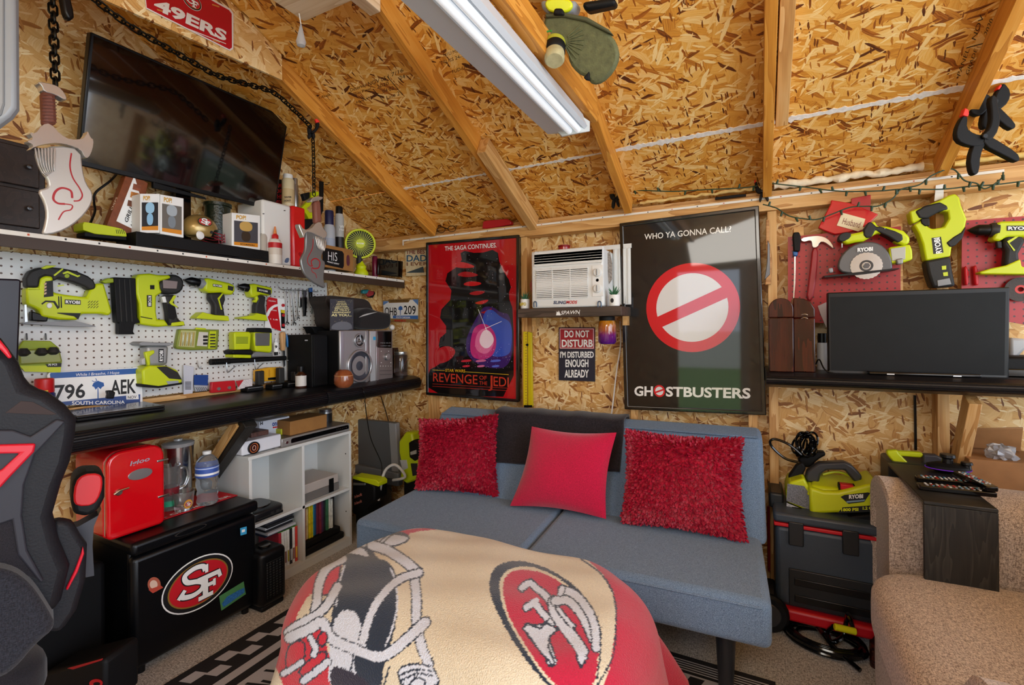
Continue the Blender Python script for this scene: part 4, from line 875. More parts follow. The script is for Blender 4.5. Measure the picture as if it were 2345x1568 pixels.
# door sign
SG = PY(2.688)
t = mk('door_sign', 'tin sign reading do not disturb, red above navy, between the framed posters', 'sign', SG, ZI, [('sheet', mat('1c1f33', .4), [(1240, 1275), (1512, 1285), (1512, 880), (1240, 880)], .003, .002),
   ('red_panel', mat('a81a2a', .4), [(1246, 1040), (1506, 1042), (1506, 886), (1246, 886)], .0036, .0003)])
a = [SG.uv(*p) for p in zz(ZI, (1250, 1036), (1502, 1038), (1502, 890), (1250, 890))]; c_ = (sum(x for x, y in a)/4, sum(y for x, y in a)/4)
ring('white_line', INKW, a, [(c_[0]+(x-c_[0])*.975, c_[1]+(y-c_[1])*.955) for x, y in a], SG.off(.0042), .0003, t)
for s_, x0, y0, x1, y1, c in (('DO NOT', 1283, 903, 1468, 956, 0), ('DISTURB', 1262, 972, 1495, 1028, 0), ("I'M DISTURBED", 1250, 1060, 1502, 1108, 0), ('ENOUGH', 1290, 1120, 1462, 1178, 0), ('ALREADY', 1283, 1198, 1465, 1255, 0)): zt(ZI, INKW, s_, x0, y0, x1, y1, SG, t, .0048, .03)
# yellow level leaning on the stud
t = mk('spirit_level', 'yellow metal level with ruler edge on the wall right of red poster', 'level', PY(2.62), ZI, [('ruler_face', mat('d8c010', .4), [(975, 1470), (1003, 1472), (1003, 912), (973, 912)], .012, .012, .001), ('rail', mat('c8b400', .4), [(1010, 1472), (1042, 1474), (1034, 920), (1008, 912)], .02, .02, .002),
   ('end_cap', BLK, [(980, 1480), (1040, 1480), (1040, 1462), (980, 1462)], .022, .022)])
for k in range(26): zt(ZI, INKB, '-', 990, 925+k*21, 1000, 928+k*21, PY(2.62), t, .0125, 0)
a = PY(2.62).at(*zp(ZI, 1016, 1010)); cyl('vial', BLK, a+Vector((0, -.018, 0)), a+Vector((0, -.023, 0)), .008, t)
tube('power_cord', WHT, [PY(2.66).at(*p) for p in ((1420, 735), (1421, 790), (1412, 850), (1402, 935), (1398, 960))], .004, T=('white cord hanging down the wall below the small brown shelf', 'cord'), sm=6)
# signs in the corner
DS = PY(2.688)
t = mk('wooden_sign', 'pale wooden sign with saw, partly behind left edge of red poster', 'sign', DS, ZI, [('board', mat('d8c7a2', .6, noise=.12, ns=30), [(98, 498), (290, 488), (290, 245), (88, 268)], .008, .008, .001), ('saw_blade', mat('3c4a52', .5), [(100, 470), (225, 425), (235, 470), (105, 472)], .0095, .001), ('saw_handle', mat('b08a5e', .5), [(225, 430), (285, 425), (285, 470), (230, 470)], .0095, .001, 0, 1)])
for s_, x0, y0, x1, y1, sk, h in (('YOU ARE', 122, 270, 236, 290, -8, '7a4a30'), ('THE BEST', 98, 302, 262, 332, -4, '7a2a22'), ('DAD', 102, 340, 252, 388, -2, '2c5a7a'), ('I EVER', 102, 394, 262, 420, -4, '7a4a30')): zt(ZI, mat(h, .6), s_, x0, y0, x1, y1, DS, t, .0095, .02, sk)
def plate(t, pl, c, q4, P=None): pass
LP = PY(2.686)
t = mk('license_plate', 'framed license plate OHB 209 on the wall in the corner by the stereo', 'plate', LP, ZF, [('frame', mat('b08c50', .4, .4), [(1930, 548), (2260, 556), (2262, 332), (1922, 352)], .006, .004, .002), ('plate', WHT, [(1938, 520), (2253, 528), (2254, 345), (1930, 362)], .0075, .001),
   ('blue_band', mat('3f6fb5', .5), [(2020, 520), (2253, 528), (2253, 494), (2020, 496)], .0082, .0003), ('blue_corner', mat('5a86c4', .5), [(1930, 400), (1990, 362), (1930, 362)], .0082, .0003), ('blue_corner', mat('5a86c4', .5), [(2254, 400), (2200, 346), (2254, 345)], .0082, .0003), ('frame_bar', mat('8a6a3c', .4, .3), [(1985, 378), (2165, 372), (2180, 345), (1975, 350)], .009, .001), ('palm', mat('2a62ad', .5), [(2088, 490), (2093, 490), (2093, 445), (2110, 440), (2108, 415), (2092, 405), (2075, 415), (2070, 440), (2086, 445)], .0086, .0003)])
zt(ZF, INKB, 'OHB', 1945, 418, 2058, 492, LP, t, .009, .01, 4); zt(ZF, INKB, '209', 2122, 402, 2232, 482, LP, t, .009, .01, 4); zt(ZF, mat('5a3a18'), 'SAN FRANCISCO', 1998, 352, 2160, 368, LP, t, .0105, .02, -4); zt(ZF, INKR, '49ERS', 2030, 532, 2140, 550, LP, t, .009, .02, 2); zt(ZF, INKW, 'SOUTH CAROLINA', 2050, 502, 2180, 518, LP, t, .009, .02, 3)
# ------------------------------------------------------------------ television on the gable wall
V_bl, V_br = onX(183, 374, -2.35), onX(628, 479, -2.35); tvo = Pl(V_bl, V_br-V_bl, Vector((.113, 0, .465)))
a, b = tvo.uv(660, 273); W_tv = (V_br-V_bl).length; Ht = b
t = thing('television', V_bl+Vector((-.1, W_tv/2, 0)), 'large flat television tilted down from the wall above the long shelf', 'television')
prism('bezel', BLK, rect(-.006, -.008, W_tv+.006, Ht+.006), tvo, .035, t, bev=.004)
prism('screen', mat('050506', .09, coat=.8, name='dark_glass'), rect(.004, .012, W_tv-.004, Ht-.004), tvo.off(.001), .001, t)
prism('back_housing', BLKM, rect(.15, .05, W_tv-.15, Ht*.7), tvo.off(-.035), .03, t, bev=.008)
tr('sensor_bar', BLKM, zz(ZA, (1060, 1300), (1430, 1380), (1420, 1362), (1060, 1255)), tvo, .02, t, d=.003, bev=.003)
o_ = tvo.w(W_tv/2, Ht*.4, -.065); beam('wall_mount', DST, o_, (XL+.004, o_.y, o_.z-.03), .18, .08, P=t)
t2 = tube('television_cable', BLK, [onX(*zp(ZA, *p), x) for p, x in (((815, 1190), -2.38), ((760, 1250), -2.44), ((660, 1330), -2.46), ((650, 1400), -2.46), ((655, 1460), -2.44), ((620, 1550), -2.40), ((612, 1590), -2.38))], .0045, T=('black cable hanging from television down to the lime charger', 'cable'), sm=6)
# ------------------------------------------------------------------ red number plate on the gusset
GP = PX(-1.878)
t = mk('number_plate', 'red number plate with oval football logo on gusset above television', 'plate', GP, ZA, [('plate_rim', mat('e6dcd8', .4), [(985, -160), (1010, 60), (1590, 352), (1612, 335), (1612, 90), (1590, 60), (1180, -160)], .003, .002), ('plate', mat('b5121f', .35), [(992, -160), (1015, 52), (1585, 340), (1602, 328), (1600, 95), (1582, 70), (1170, -160)], .0042, .001)])
txt(mat('e6e0dc', .4), '49ERS', zp(ZA, 1060, 62), zp(ZA, 1560, 290), zp(ZA, 1072, -20), GP, t, .0055, .04)
a = GP.uv(*zp(ZA, 1322, 12)); sf_logo(GP, a[0], a[1], .034, .030, t, .0048, e=.0003)
ribbon('rule', mat('e6e0dc', .4), [([GP.uv(*zp(ZA, 1250, 185)), GP.uv(*zp(ZA, 1555, 305))], .003)], GP, .0055, t)
for x, y in ((1110, 75), (1490, 40), (1495, 285)): tr('slot', mat('c8803a', .5), zz(ZA, (x-25, y-4), (x+25, y+12), (x+25, y+2), (x-25, y-14)), GP, .0003, t, d=.005)
# ------------------------------------------------------------------ hanging blades and their chain
BP = PX(-1.93); BLADE = mat('bdb8b2', .3, .45, name='satin_blade'); HORN = mat('cfccc8', .2, .7, name='cast_metal'); LEATH = mat('7c4636', .6, bump=.4, bs=160, name='brown_wrap')
t = mk('prop_knife', 'large curved prop blade with red swirl hanging on chain before left end of shelf', 'blade', BP, ZA,
 [('blade', BLADE, [(395, 1000), (560, 1030), (575, 1180), (600, 1270), (645, 1330), (640, 1400), (590, 1480), (500, 1560), (400, 1610), (290, 1625), (310, 1560), (325, 1480), (310, 1400), (262, 1310), (320, 1300), (338, 1280), (330, 1240), (290, 1190), (260, 1120), (240, 1040)], .008, .014, .005, 1),
  ('guard', HORN, [(290, 860), (350, 850), (420, 930), (490, 965), (570, 960), (598, 930), (606, 900), (625, 950), (648, 965), (640, 1030), (612, 1090), (585, 1085), (560, 1030), (480, 1000), (400, 985), (330, 990), (245, 1010), (200, 1040), (240, 1000), (180, 975), (235, 960), (200, 910), (245, 925)], .018, .030, .008, 1),
  ('grip', LEATH, [(290, 625), (390, 640), (402, 860), (300, 870)], .016, .030, .011),
  ('pommel', HORN, [(255, 560), (320, 570), (400, 590), (450, 640), (468, 695), (430, 680), (390, 655), (300, 630), (290, 595)], .018, .034, .008, 1)])
for k in range(9): tr('wrap_band', mat('633325', .6), zz(ZA, (292, 650+k*23), (392, 658+k*23), (393, 664+k*23), (293, 656+k*23)), BP, .002, t, d=.0175)
for k in range(7): tr('tine', HORN, zz(ZA, (235+k*22, 1020), (252+k*23, 1020), (262+k*20, 1120), (290+k*15, 1180), (340+k*6, 1230-k*8), (275+k*16, 1180)), BP, .006, t, d=.016, bev=.002, sm=1)
SWR = mat('a01018', .4)
ribbon('swirl', SWR, [(cr2([BP.uv(*zp(ZA, *p)) for p in ((485, 1060), (475, 1150), (495, 1230), (540, 1300), (560, 1350), (540, 1385), (500, 1390))]), .004), (cr2([BP.uv(*zp(ZA, *p)) for p in ((490, 1370), (480, 1320), (420, 1300), (375, 1325), (360, 1375), (390, 1405), (440, 1410))]), .006), (cr2([BP.uv(*zp(ZA, *p)) for p in ((440, 1410), (490, 1420), (480, 1450), (430, 1465), (395, 1520))]), .0035)], BP, .0084, t)
t = mk('prop_knife', 'smaller looking grey prop blade with red swirl hanging before right half of shelf', 'blade', BP, ZDD,
 [('blade', mat('7e7f80', .32, .6), [(1240, 600), (1330, 640), (1400, 680), (1440, 700), (1440, 760), (1395, 830), (1390, 880), (1430, 905), (1415, 1000), (1410, 1080), (1435, 1165), (1340, 1120), (1260, 1060), (1210, 990), (1190, 900), (1200, 860), (1235, 800), (1240, 700)], .008, .014, .005, 1),
  ('guard', HORN, [(1345, 530), (1390, 530), (1400, 580), (1450, 640), (1420, 690), (1360, 660), (1300, 630), (1240, 620), (1225, 690), (1205, 640), (1170, 560), (1185, 540), (1220, 600), (1290, 600)], .018, .03, .008, 1),
  ('grip', LEATH, [(1325, 330), (1385, 325), (1398, 530), (1335, 545)], .016, .03, .011), ('pommel', HORN, [(1280, 345), (1300, 300), (1350, 285), (1412, 292), (1390, 320), (1340, 330)], .018, .034, .008, 1)])
for k in range(6): tr('tine', HORN, zz(ZDD, (1330+k*20, 660+k*5), (1345+k*18, 662+k*5), (1360+k*14, 760), (1385+k*6, 800+k*3), (1350+k*13, 770)), BP, .006, t, d=.016, bev=.002, sm=1)
ribbon('swirl', SWR, [(cr2([BP.uv(*zp(ZDD, *p)) for p in ((1298, 690), (1290, 780), (1250, 860), (1245, 910), (1270, 945), (1295, 940))]), .004), (cr2([BP.uv(*zp(ZDD, *p)) for p in ((1290, 950), (1280, 900), (1320, 875), (1360, 905), (1350, 960), (1310, 970), (1285, 960))]), .006), (cr2([BP.uv(*zp(ZDD, *p)) for p in ((1280, 965), (1290, 1000), (1320, 1020), (1330, 1060))]), .0035)], BP, .0084, t)
def chain(name, lab, pts, link_=.030, w_=.010, r=.0028):
    pts = cat(pts, 10); t = thing(name, pts[-1], lab, 'chain'); V, F = [], []
    n = 14; loop = []
    for k in range(n):
        a = 2*PI*k/n; loop.append(Vector(((link_/2-w_)*(1 if math.cos(a) > 0 else -1)+w_*math.cos(a), w_*math.sin(a), 0)))
    tubegeo(loop, r, 6, True, V, F)
    d = [0]
    for a, b in zip(pts, pts[1:]): d.append(d[-1]+(b-a).length)
    s = 0; k = 0; me0 = None
    while s+link_ < d[-1]:
        m = s+link_/2; i = max(j for j in range(len(d)) if d[j] <= m); i = min(i, len(pts)-2); f = (m-d[i])/(d[i+1]-d[i]); c = pts[i].lerp(pts[i+1], f); x = (pts[i+1]-pts[i]).normalized()
        up = Vector((1, 0, 0)) if k % 2 == 0 else x.cross(Vector((1, 0, 0))).normalized(); z = (up-x*up.dot(x)).normalized(); y = z.cross(x); Mw = M4(x, y, z, c)
        if me0 is None: o = meshobj('link', V, F, CHAIN, t, Mw, smooth=True); me0 = o.data
        else: o = bpy.data.objects.new('link', me0); link(o, t, Mw)
        s += link_-r*3.2; k += 1
chain('steel_chain', 'short black chain from rafter clamp down to right hanging blade', [onX(*p, -1.93) for p in ((716, 300), (718, 360), (719, 452))], .026, .008, .0024)
chain('steel_chain', 'black chain hanging straight down to left hanging blade', [onX(*zp(ZA, *p), -1.93) for p in ((360, -90), (370, 200), (385, 665))], .036, .0105, .0034)
chain('steel_chain', 'long black chain draped across the wall above the television', [onX(*zp(ZA, *p), -1.85) for p in ((2150, 880), (2040, 770), (1890, 640), (1700, 580), (1500, 520), (1350, 440), (1120, 310), (930, 200), (800, 110), (640, -10), (520, -90))], .034, .010, .0032)
t = mk('hanging_tool', 'black tool handle hanging from the ceiling beside left chain', 'handle', PX(-1.9), ZA, [('handle', BLK, [(420, -60), (480, -60), (522, 110), (500, 135), (455, 120)], .015, .03, .010, 1)])
# ------------------------------------------------------------------ things on the long shelf
SX = -2.33; SP = PX(SX)
def sbox(name, label, cat_, c, x0, y0, x1, y1, m, x=-2.30, depth=.10, P=None, bev=.002, z0=None, group=None, d=0):  # box standing on the shelf; front face at x, extent given in the photo
    q = PX(x); a = q.uv(*zp(c, x0, y1)); b = q.uv(*zp(c, x1, y0)); zb = ZSH+.0005 if z0 is None else z0; ztop = q.uv(*zp(c, (x0+x1)/2, y0))[1]
    T = (label, cat_)+((group,) if group else ()) if label else None
    return box(name, m, x-depth, x, a[0], b[0], zb, ztop, P, bev, T=T)
# small drawer cabinet
q = PX(-2.27); t = thing('drawer_cabinet', (-2.38, .7, ZSH), 'small dark wooden drawer cabinet at left end of the long shelf', 'cabinet')
e = q.uv(*zp(ZA, 320, 1400))[0]; zt0 = q.uv(*zp(ZA, 100, 975))[1]
DKW = wood('dark_cabinet_wood', '2e211d', '231815', '140e0c', 1.2, .4)
box('body', DKW, -2.5, -2.275, .42, e, ZSH, zt0, t, bev=.003)
for k, (za, zb) in enumerate(((ZSH+.02, (ZSH+zt0)/2-.006), ((ZSH+zt0)/2+.006, zt0-.015))):
    d_ = box('drawer', DKW, -2.29, -2.262, .45, e-.02, za, zb, t, bev=.003); lathe('knob', DST, [(.004, 0), (.009, .012), (.008, .018), (.002, .02)], (-2.262, e-.05, (za+zb)/2), (1, 0, 0), d_)
# charger
t = mk('battery_charger', 'lime green tool charger lying on the long shelf behind the large blade', 'charger', PX(-2.31), ZC, [('lime_shell', LIME, [(780, 525), (850, 535), (1060, 570), (1180, 600), (1202, 660), (1190, 670), (790, 630)], 0, .08, .006, 1), ('base', BLKM, [(800, 622), (1200, 662), (1200, 705), (800, 665)], -.004, .07, .003)])
for k in range(5): tr('vent_slot', DGR, zz(ZC, (1095+k*17, 600), (1100+k*17, 600), (1110+k*17, 640), (1105+k*17, 640)), PX(-2.31), .001, t, d=.001)
# grill mat box, leaning
q = PX(-2.36)
t = mk('grill_mat_box', 'tall leaning box of grill and bake mats, white front with brown spine', 'box', q, ZC, [('carton', mat('7a3c18', .5, noise=.2), [(1010, 560), (1190, 85), (1320, 110), (1400, 160), (1320, 620), (1250, 680), (1200, 690)], 0, .04, .002), ('white_label', INKW, [(1100, 520), (1270, 90), (1330, 300), (1325, 560), (1290, 612)], .001, .001)])
for k, (x, y) in enumerate(((1262, 190), (1240, 265), (1212, 345))): tr('photo_patch', mat(('8a4a30', 'c07a34', '6a3a22')[k], .5, noise=.4), zz(ZC, (x, y-25), (x+75, y-5), (x+62, y+50), (x-10, y+30)), q, .0004, t, d=.0022)
txt(INKB, 'GRILL', zp(ZC, 1205, 540), zp(ZC, 1262, 390), zp(ZC, 1175, 515), q, t, .003, .02); txt(INKB, '& BAKE MATS', zp(ZC, 1250, 575), zp(ZC, 1310, 380), zp(ZC, 1232, 560), q, t, .003, .01)
txt(mat('c9a98a'), "CHEF'S", zp(ZC, 1060, 420), zp(ZC, 1112, 300), zp(ZC, 1045, 412), q, t, .002, .0)
# collectible boxes: plain generic figures
def toybox(label, c, x0, y0, x1, y1, sk, m, face, body, x=-2.29, z0=None, txt_=None, bg='202024', d=.09):
    q = PX(x); p = zz(c, (x0, y1), (x1, y1+sk), (x1, y0+sk), (x0, y0)); pts = [q.uv(*k) for k in p]
    t = thing('toy_box', q.at(*p[0]), label, 'box', 'boxed figures on the long shelf')
    prism('carton', m, pts, q, d, t, bev=.001); W_ = x1-x0; Hh = y1-y0
    def loc(u, v): return (x0+W_*u, y0+Hh*v+sk*u)
    def pp(nm, h, pts_, d_, sm=0, **k): tr(nm, mat(h, .4, **k), zz(c, *[loc(u, v) for u, v in pts_]), q, 0, t, d=d_, sm=sm)
    pp('window', bg, [(.08, .93), (.92, .93), (.92, .22), (.08, .22)], .0006)
    pp('figure_body', body, [(.38, .80), (.62, .80), (.68, .62), (.60, .50), (.40, .50), (.32, .62)], .001, 2); pp('figure_head', face, [(.30, .50), (.70, .50), (.74, .30), (.60, .22), (.40, .22), (.26, .30)], .0014, 2)
    pp('stripe', 'd98a1e', [(.08, .93), (.92, .93), (.92, .82), (.08, .84)], .0018)
    zt(c, mat('d9a32a', .4), 'POP!', *[loc(.16, .05)[0], loc(.16, .05)[1], loc(.5, .17)[0], loc(.16, .17)[1]], q, t, .002, .03, sk*.3)
    if txt_: zt(c, INKB, txt_, loc(.3, .86)[0], loc(.3, .86)[1], loc(.8, .9)[0], loc(.3, .91)[1], q, t, .0024, .02, sk*.5)
    return t
con_top = PX(-2.29).uv(*zp(ZDD, 700, 690))[1]
toybox('white edged toy box with pale blue figure, narrower of the pair next to each other', ZC, 1325, 262, 1510, 632, 0, INKW, '9cc9e6', '8fbfe0')
toybox('white edged toy box with clear window, wider of the pair beside gold helmet', ZC, 1514, 268, 1735, 640, 38, INKW, 'a9b3bb', '7d8790', bg='6b6660')
toybox('white edged toy box with yellow figure standing right of gold helmet', ZDD, 540, 440, 808, 765, 28, INKW, 'caa45a', '3a2e22', txt_='SCORPION', bg='4a4a52')
# low black console box that carries them
q = PX(-2.275); t = thing('game_console', (-2.34, 1.2, ZSH), 'long low black console lying on shelf under helmet and toy boxes', 'console')
a = q.uv(*zp(ZC, 1285, 690))[0]; b = q.uv(*zp(ZDD, 930, 880))[0]; zt1 = q.uv(*zp(ZC, 1420, 635))[1]
box('casing', BLKM, -2.44, -2.275, a, b, ZSH, zt1, t, bev=.004); box('front_slot', BLKG, -2.276, -2.2745, a+.06, b-.02, ZSH+.012, ZSH+.016, t)
sbox('speaker_box', 'tall narrow black box behind the toy boxes under television', 'box', ZC, 1665, 225, 1805, 470, BLKG, x=-2.42, depth=.05)
# football helmet
hc = PX(-2.32).at(*zp(ZDD, 240, 590)); hr = .066
t = thing('football_helmet', (hc.x, hc.y, zt1), 'miniature gold football helmet with red oval logo and red face mask', 'helmet')
GH_ = mat('a88d52', .3, .45, coat=.4, name='metallic_gold')
V, F = [], []; nu, nv = 32, 20
for j in range(nv+1):
    ph = PI*j/nv*.5*1.42
    for i in range(nu):
        a = 2*PI*i/nu; v = Vector((math.sin(ph)*math.cos(a)*.88, math.sin(ph)*math.sin(a)*1.15, math.cos(ph)))
        if v.y > .45: v.z = max(v.z, -.05+.2*(v.y-.45)); 
        V.append(v*hr)
for j in range(nv):
    for i in range(nu): k = (i+1) % nu; F.append([j*nu+i, j*nu+k, (j+1)*nu+k, (j+1)*nu+i])
zc = max(zt1+.045, hc.z-.002)
o = meshobj('shell', V, F, GH_, t, Matrix.Translation((hc.x, hc.y, zc)), smooth=True); s_ = o.modifiers.new('s', 'SOLIDIFY'); s_.thickness = .004
Qh = Pl((hc.x+hr*.88, hc.y, zc), (0, 1, 0), (0, 0, 1)); sf_logo(Qh.off(.002), -.012, .024, .034, .020, t, white=False)
cyl('ear_hole', INKB, (hc.x+hr*.80, hc.y+.02, zc-.018), (hc.x+hr*.87, hc.y+.02, zc-.018), .007, t)
MK = mat('8a1e2c', .35)
for z, r_ in ((-.022, .0022), (-.036, .0022), (-.05, .0022)): tube('face_bar', MK, [(hc.x+.05, hc.y+.035, zc+z+.006), (hc.x+.045, hc.y+.085, zc+z), (hc.x, hc.y+.10, zc+z), (hc.x-.045, hc.y+.085, zc+z), (hc.x-.05, hc.y+.035, zc+z+.006)], r_, t, sm=5)
for x in (.038, .012, -.012): tube('face_bar', MK, [(hc.x+x, hc.y+.092, zc-.012), (hc.x+x, hc.y+.095, zc-.055)], .002, t)
lathe('jaw_pad', INKW, [(.001, 0), (.02, .004), (.016, .012), (.002, .014)], (hc.x+.045, hc.y-.03, zc-.04), (1, .3, 0), t)
# spool of dark line
p = PX(-2.40).at(*zp(ZDD, 430, 500)); q = PX(-2.40); r0 = (q.uv(*zp(ZDD, 540, 400))[0]-q.uv(*zp(ZDD, 315, 400))[0])/2*1.05; zt2 = q.uv(*zp(ZDD, 430, 355))[1]
lathe('line_spool', mat('1a2418', .3, bump=.6, bs=90), [(r0*.8, 0), (r0*.8, .02), (r0*.62, .025), (r0*.62, (zt2-ZSH)*.3), (r0*.9, (zt2-ZSH)*.34), (r0*.9, (zt2-ZSH)*.94), (r0, (zt2-ZSH)*.95), (r0, zt2-ZSH)], (-2.42, p.y, ZSH), T=('dark green spool of wound line behind the gold helmet', 'spool'))
# white and red upright console
q = PX(-2.285); a = q.uv(*zp(ZDD, 800, 900)); b = q.uv(*zp(ZDD, 1105, 930)); c = q.uv(*zp(ZDD, 1220, 930)); ztc = q.uv(*zp(ZDD, 1160, 385))[1]
t = thing('upright_console', (-2.4, (a[0]+c[0])/2, ZSH), 'white game console with red front standing upright on the shelf', 'console')
box('casing', WHT, -2.5, -2.285, a[0]+.02, b[0], ZSH, ztc-.004, t, bev=.012); box('faceplate', mat('d3151c', .25, coat=.5), -2.5, -2.275, b[0]+.001, c[0]+.008, ZSH, ztc, t, bev=.012, seg=3)
cyl('power_button', mat('b01018', .3), (-2.276, (b[0]+c[0])/2+.01, ZSH+.075), (-2.272, (b[0]+c[0])/2+.01, ZSH+.075), .012, t)
for x, y in ((840, 450), (1040, 420)): tr('vent', DGR, zz(ZDD, (x-8, y+5), (x+8, y+5), (x+8, y-3), (x-8, y-3)), PX(-2.285), .001, t, d=.001)
tr('feather_sticker', mat('5a6f94', .6, noise=.4, ns=200), zz(ZDD, (1035, 912), (1050, 870), (1085, 865), (1075, 915)), PX(-2.285), .001, t, d=.001, sm=1)
# glue bottle and others in front
def bottle(name, label, x, c, cx, ybase, ytop, w_, prof, mats, z0=None, cat_='bottle', P=None):    # prof: list of (radius factor, height factor, material index)
    q = PX(x) if not isinstance(x, Pl) else x; p = q.at(*zp(c, cx, (ybase+ytop)/2)); d_ = (p-CAM).dot(FW); z0 = ZSH if z0 is None else z0
    zt_b = q.at(*zp(c, cx, ytop)).z; h = zt_b-z0; r = w_/c[2]/2/FPX*d_; t = thing(name, (p.x, p.y, z0), label, cat_)
    segs = []; cur = []
    for f, hh, mi, nm in prof:
        if cur and cur[-1][2] != mi: segs.append(cur); cur = [(cur[-1][0] if f is None else f, cur[-1][1], mi, nm)] if f is not None else [cur[-1]]
        cur.append((f, hh, mi, nm))
    segs.append(cur)
    for s_ in segs:
        lathe(s_[-1][3], mats[s_[-1][2]], [(max(.0005, f*r), hh*h) for f, hh, _, _ in s_], (p.x, p.y, z0), P=t)
    return t, p, r, h, z0
def label_on(t, p, r, z0, h, a0, a1, m, nm='label', ex=1.015):
    n = 20; V = [];
    for z in (z0+h*a0, z0+h*a1):
        for i in range(n+1): a = 2*PI*i/n; V.append(Vector((p.x+r*ex*math.cos(a), p.y+r*ex*math.sin(a), z)))
    o = sum(V, Vector())/len(V); meshobj(nm, [v-o for v in V], [[i, i+1, n+2+i, n+1+i] for i in range(n)], m, t, Matrix.Translation(o), smooth=True)
t, p, r, h, z0 = bottle('glue_bottle', 'white glue bottle with orange tip beside the white console', -2.265, ZDD, 950, 905, 572, 118, [(.95, 0, 0, 'body'), (1, .03, 0, 'body'), (1, .55, 0, 'body'), (.8, .64, 0, 'body'), (.5, .67, 0, 'body'), (.5, .67, 1, 'collar'), (.5, .76, 1, 'collar'), (.3, .80, 1, 'collar'), (.28, .80, 2, 'nozzle'), (.1, 1, 2, 'nozzle')], [mat('e8e3dc', .35), mat('c81e22', .4), mat('e2894a', .4)])
label_on(t, p, r, z0, h, .42, .56, mat('c41a24', .4)); label_on(t, p, r, z0, h, .24, .41, mat('d9cfc4', .4))
t, p, r, h, z0 = bottle('glue_bottle', 'clear bottle with red band half hidden behind the toy box', -2.30, ZDD, 838, 820, 610, 70, [(1, 0, 0, 'body'), (1, .8, 0, 'body'), (.5, 1, 0, 'body')], [mat('b9b3aa', .2)])
t = thing('rubber_grips', (-2.255, 1.6, ZSH), 'stacked pair of short black rubber grips lying beside the glue bottle', 'grips')
for k in range(2): a = onX(*zp(ZDD, 925, 842+k*45), -2.262); cyl('grip', BLKG, (a.x, a.y, ZSH+.012+.022*(1-k)), (a.x, a.y+.05, ZSH+.012+.022*(1-k)), .011, t, bev=.003)
# book and cans on top of the console
q = PX(-2.44); t = mk('magazine', 'black book with red letters behind right edge of television', 'book', q, ZDD, [('cover', BLKM, [(925, 375), (1025, 385), (1020, 130), (975, 125)], 0, .02, .001)])
for i, s_ in enumerate(('GAME', 'OF', 'THE', '2020')): zt(ZDD, mat('c01a24', .5), s_, 945, 165+i*52, 1018, 205+i*52, q, t, .001, .03)
ztc2 = ztc
def spray(label, x, c, cx, ybase, ytop, w_, body, capm, z0=None, lab=None, capf=.78):
    t, p, r, h, z0 = bottle('spray_can', label, x, c, cx, ybase, ytop, w_, [(.92, 0, 0, 'can'), (1, .02, 0, 'can'), (1, capf, 0, 'can'), (.8, capf+.05, 0, 'can'), (.78, capf+.05, 1, 'cap'), (.78, .97, 1, 'cap'), (.7, 1, 1, 'cap')], [body, capm], z0, 'can')
    if lab: label_on(t, p, r, z0, h, .12, .55, lab)
    return t, p, r
q = PX(-2.38)
t, p, r = spray('cream spray can standing on top of the white console', -2.36, ZDD, 1072, 372, 82, 110, mat('d8c9a4', .35), WHT, ztc2, mat('c9b184', .4), .82)
V_ = Pl(p+Vector((r*.96, -r*.35, 0)), (.34, .94, 0), (0, 0, 1)); zt(ZDD, INKB, 'WATER', 1035, 285, 1105, 303, V_, t, .002, .02); zt(ZDD, INKB, 'JACKET', 1030, 318, 1100, 340, V_, t, .002, .02)
spray('silver spray can standing behind the cream can', -2.42, ZDD, 1138, 375, 118, 60, SIL, SIL, ztc2)
# lime clamps
t = mk('quick_clamp', 'lime and black quick clamp on the shelf behind right hanging blade', 'clamp', PX(-2.36), ZDD, [('jaw', LIME, [(1195, 400), (1250, 345), (1290, 300), (1310, 240), (1365, 240), (1365, 275), (1320, 300), (1280, 380), (1250, 400), (1280, 440), (1330, 430), (1320, 490), (1270, 500), (1240, 440), (1200, 420)], 0, .03, .004), ('bar', BLKM, [(1375, 140), (1410, 150), (1405, 420), (1380, 480)], -.01, .012, .001), ('body', BLKM, [(1230, 500), (1330, 500), (1340, 700), (1235, 700)], -.005, .04, .006), ('grip', BLKM, [(1215, 260), (1280, 245), (1280, 300), (1235, 330)], -.002, .03, .005)])
spray('white spray can with dark blue cap right of the hanging blade', -2.35, ZDD, 1462, 742, 424, 104, mat('aeb2ba', .35), mat('1a1c44', .4), None, mat('9aa2b4', .4), .72)
t, p, r = spray('slim silver can with black cap and black label beside blue capped can', -2.38, ZDD, 1556, 755, 385, 84, mat('b2b2b0', .3), BLK, None, mat('17151a', .4), .84)
zt(ZDD, INKW, 'Wh', 1558, 560, 1600, 585, PX(p.x+r+.003), t, 0, .03); zt(ZDD, INKW, 'Ho', 1558, 592, 1600, 612, PX(p.x+r+.003), t, 0, .03)
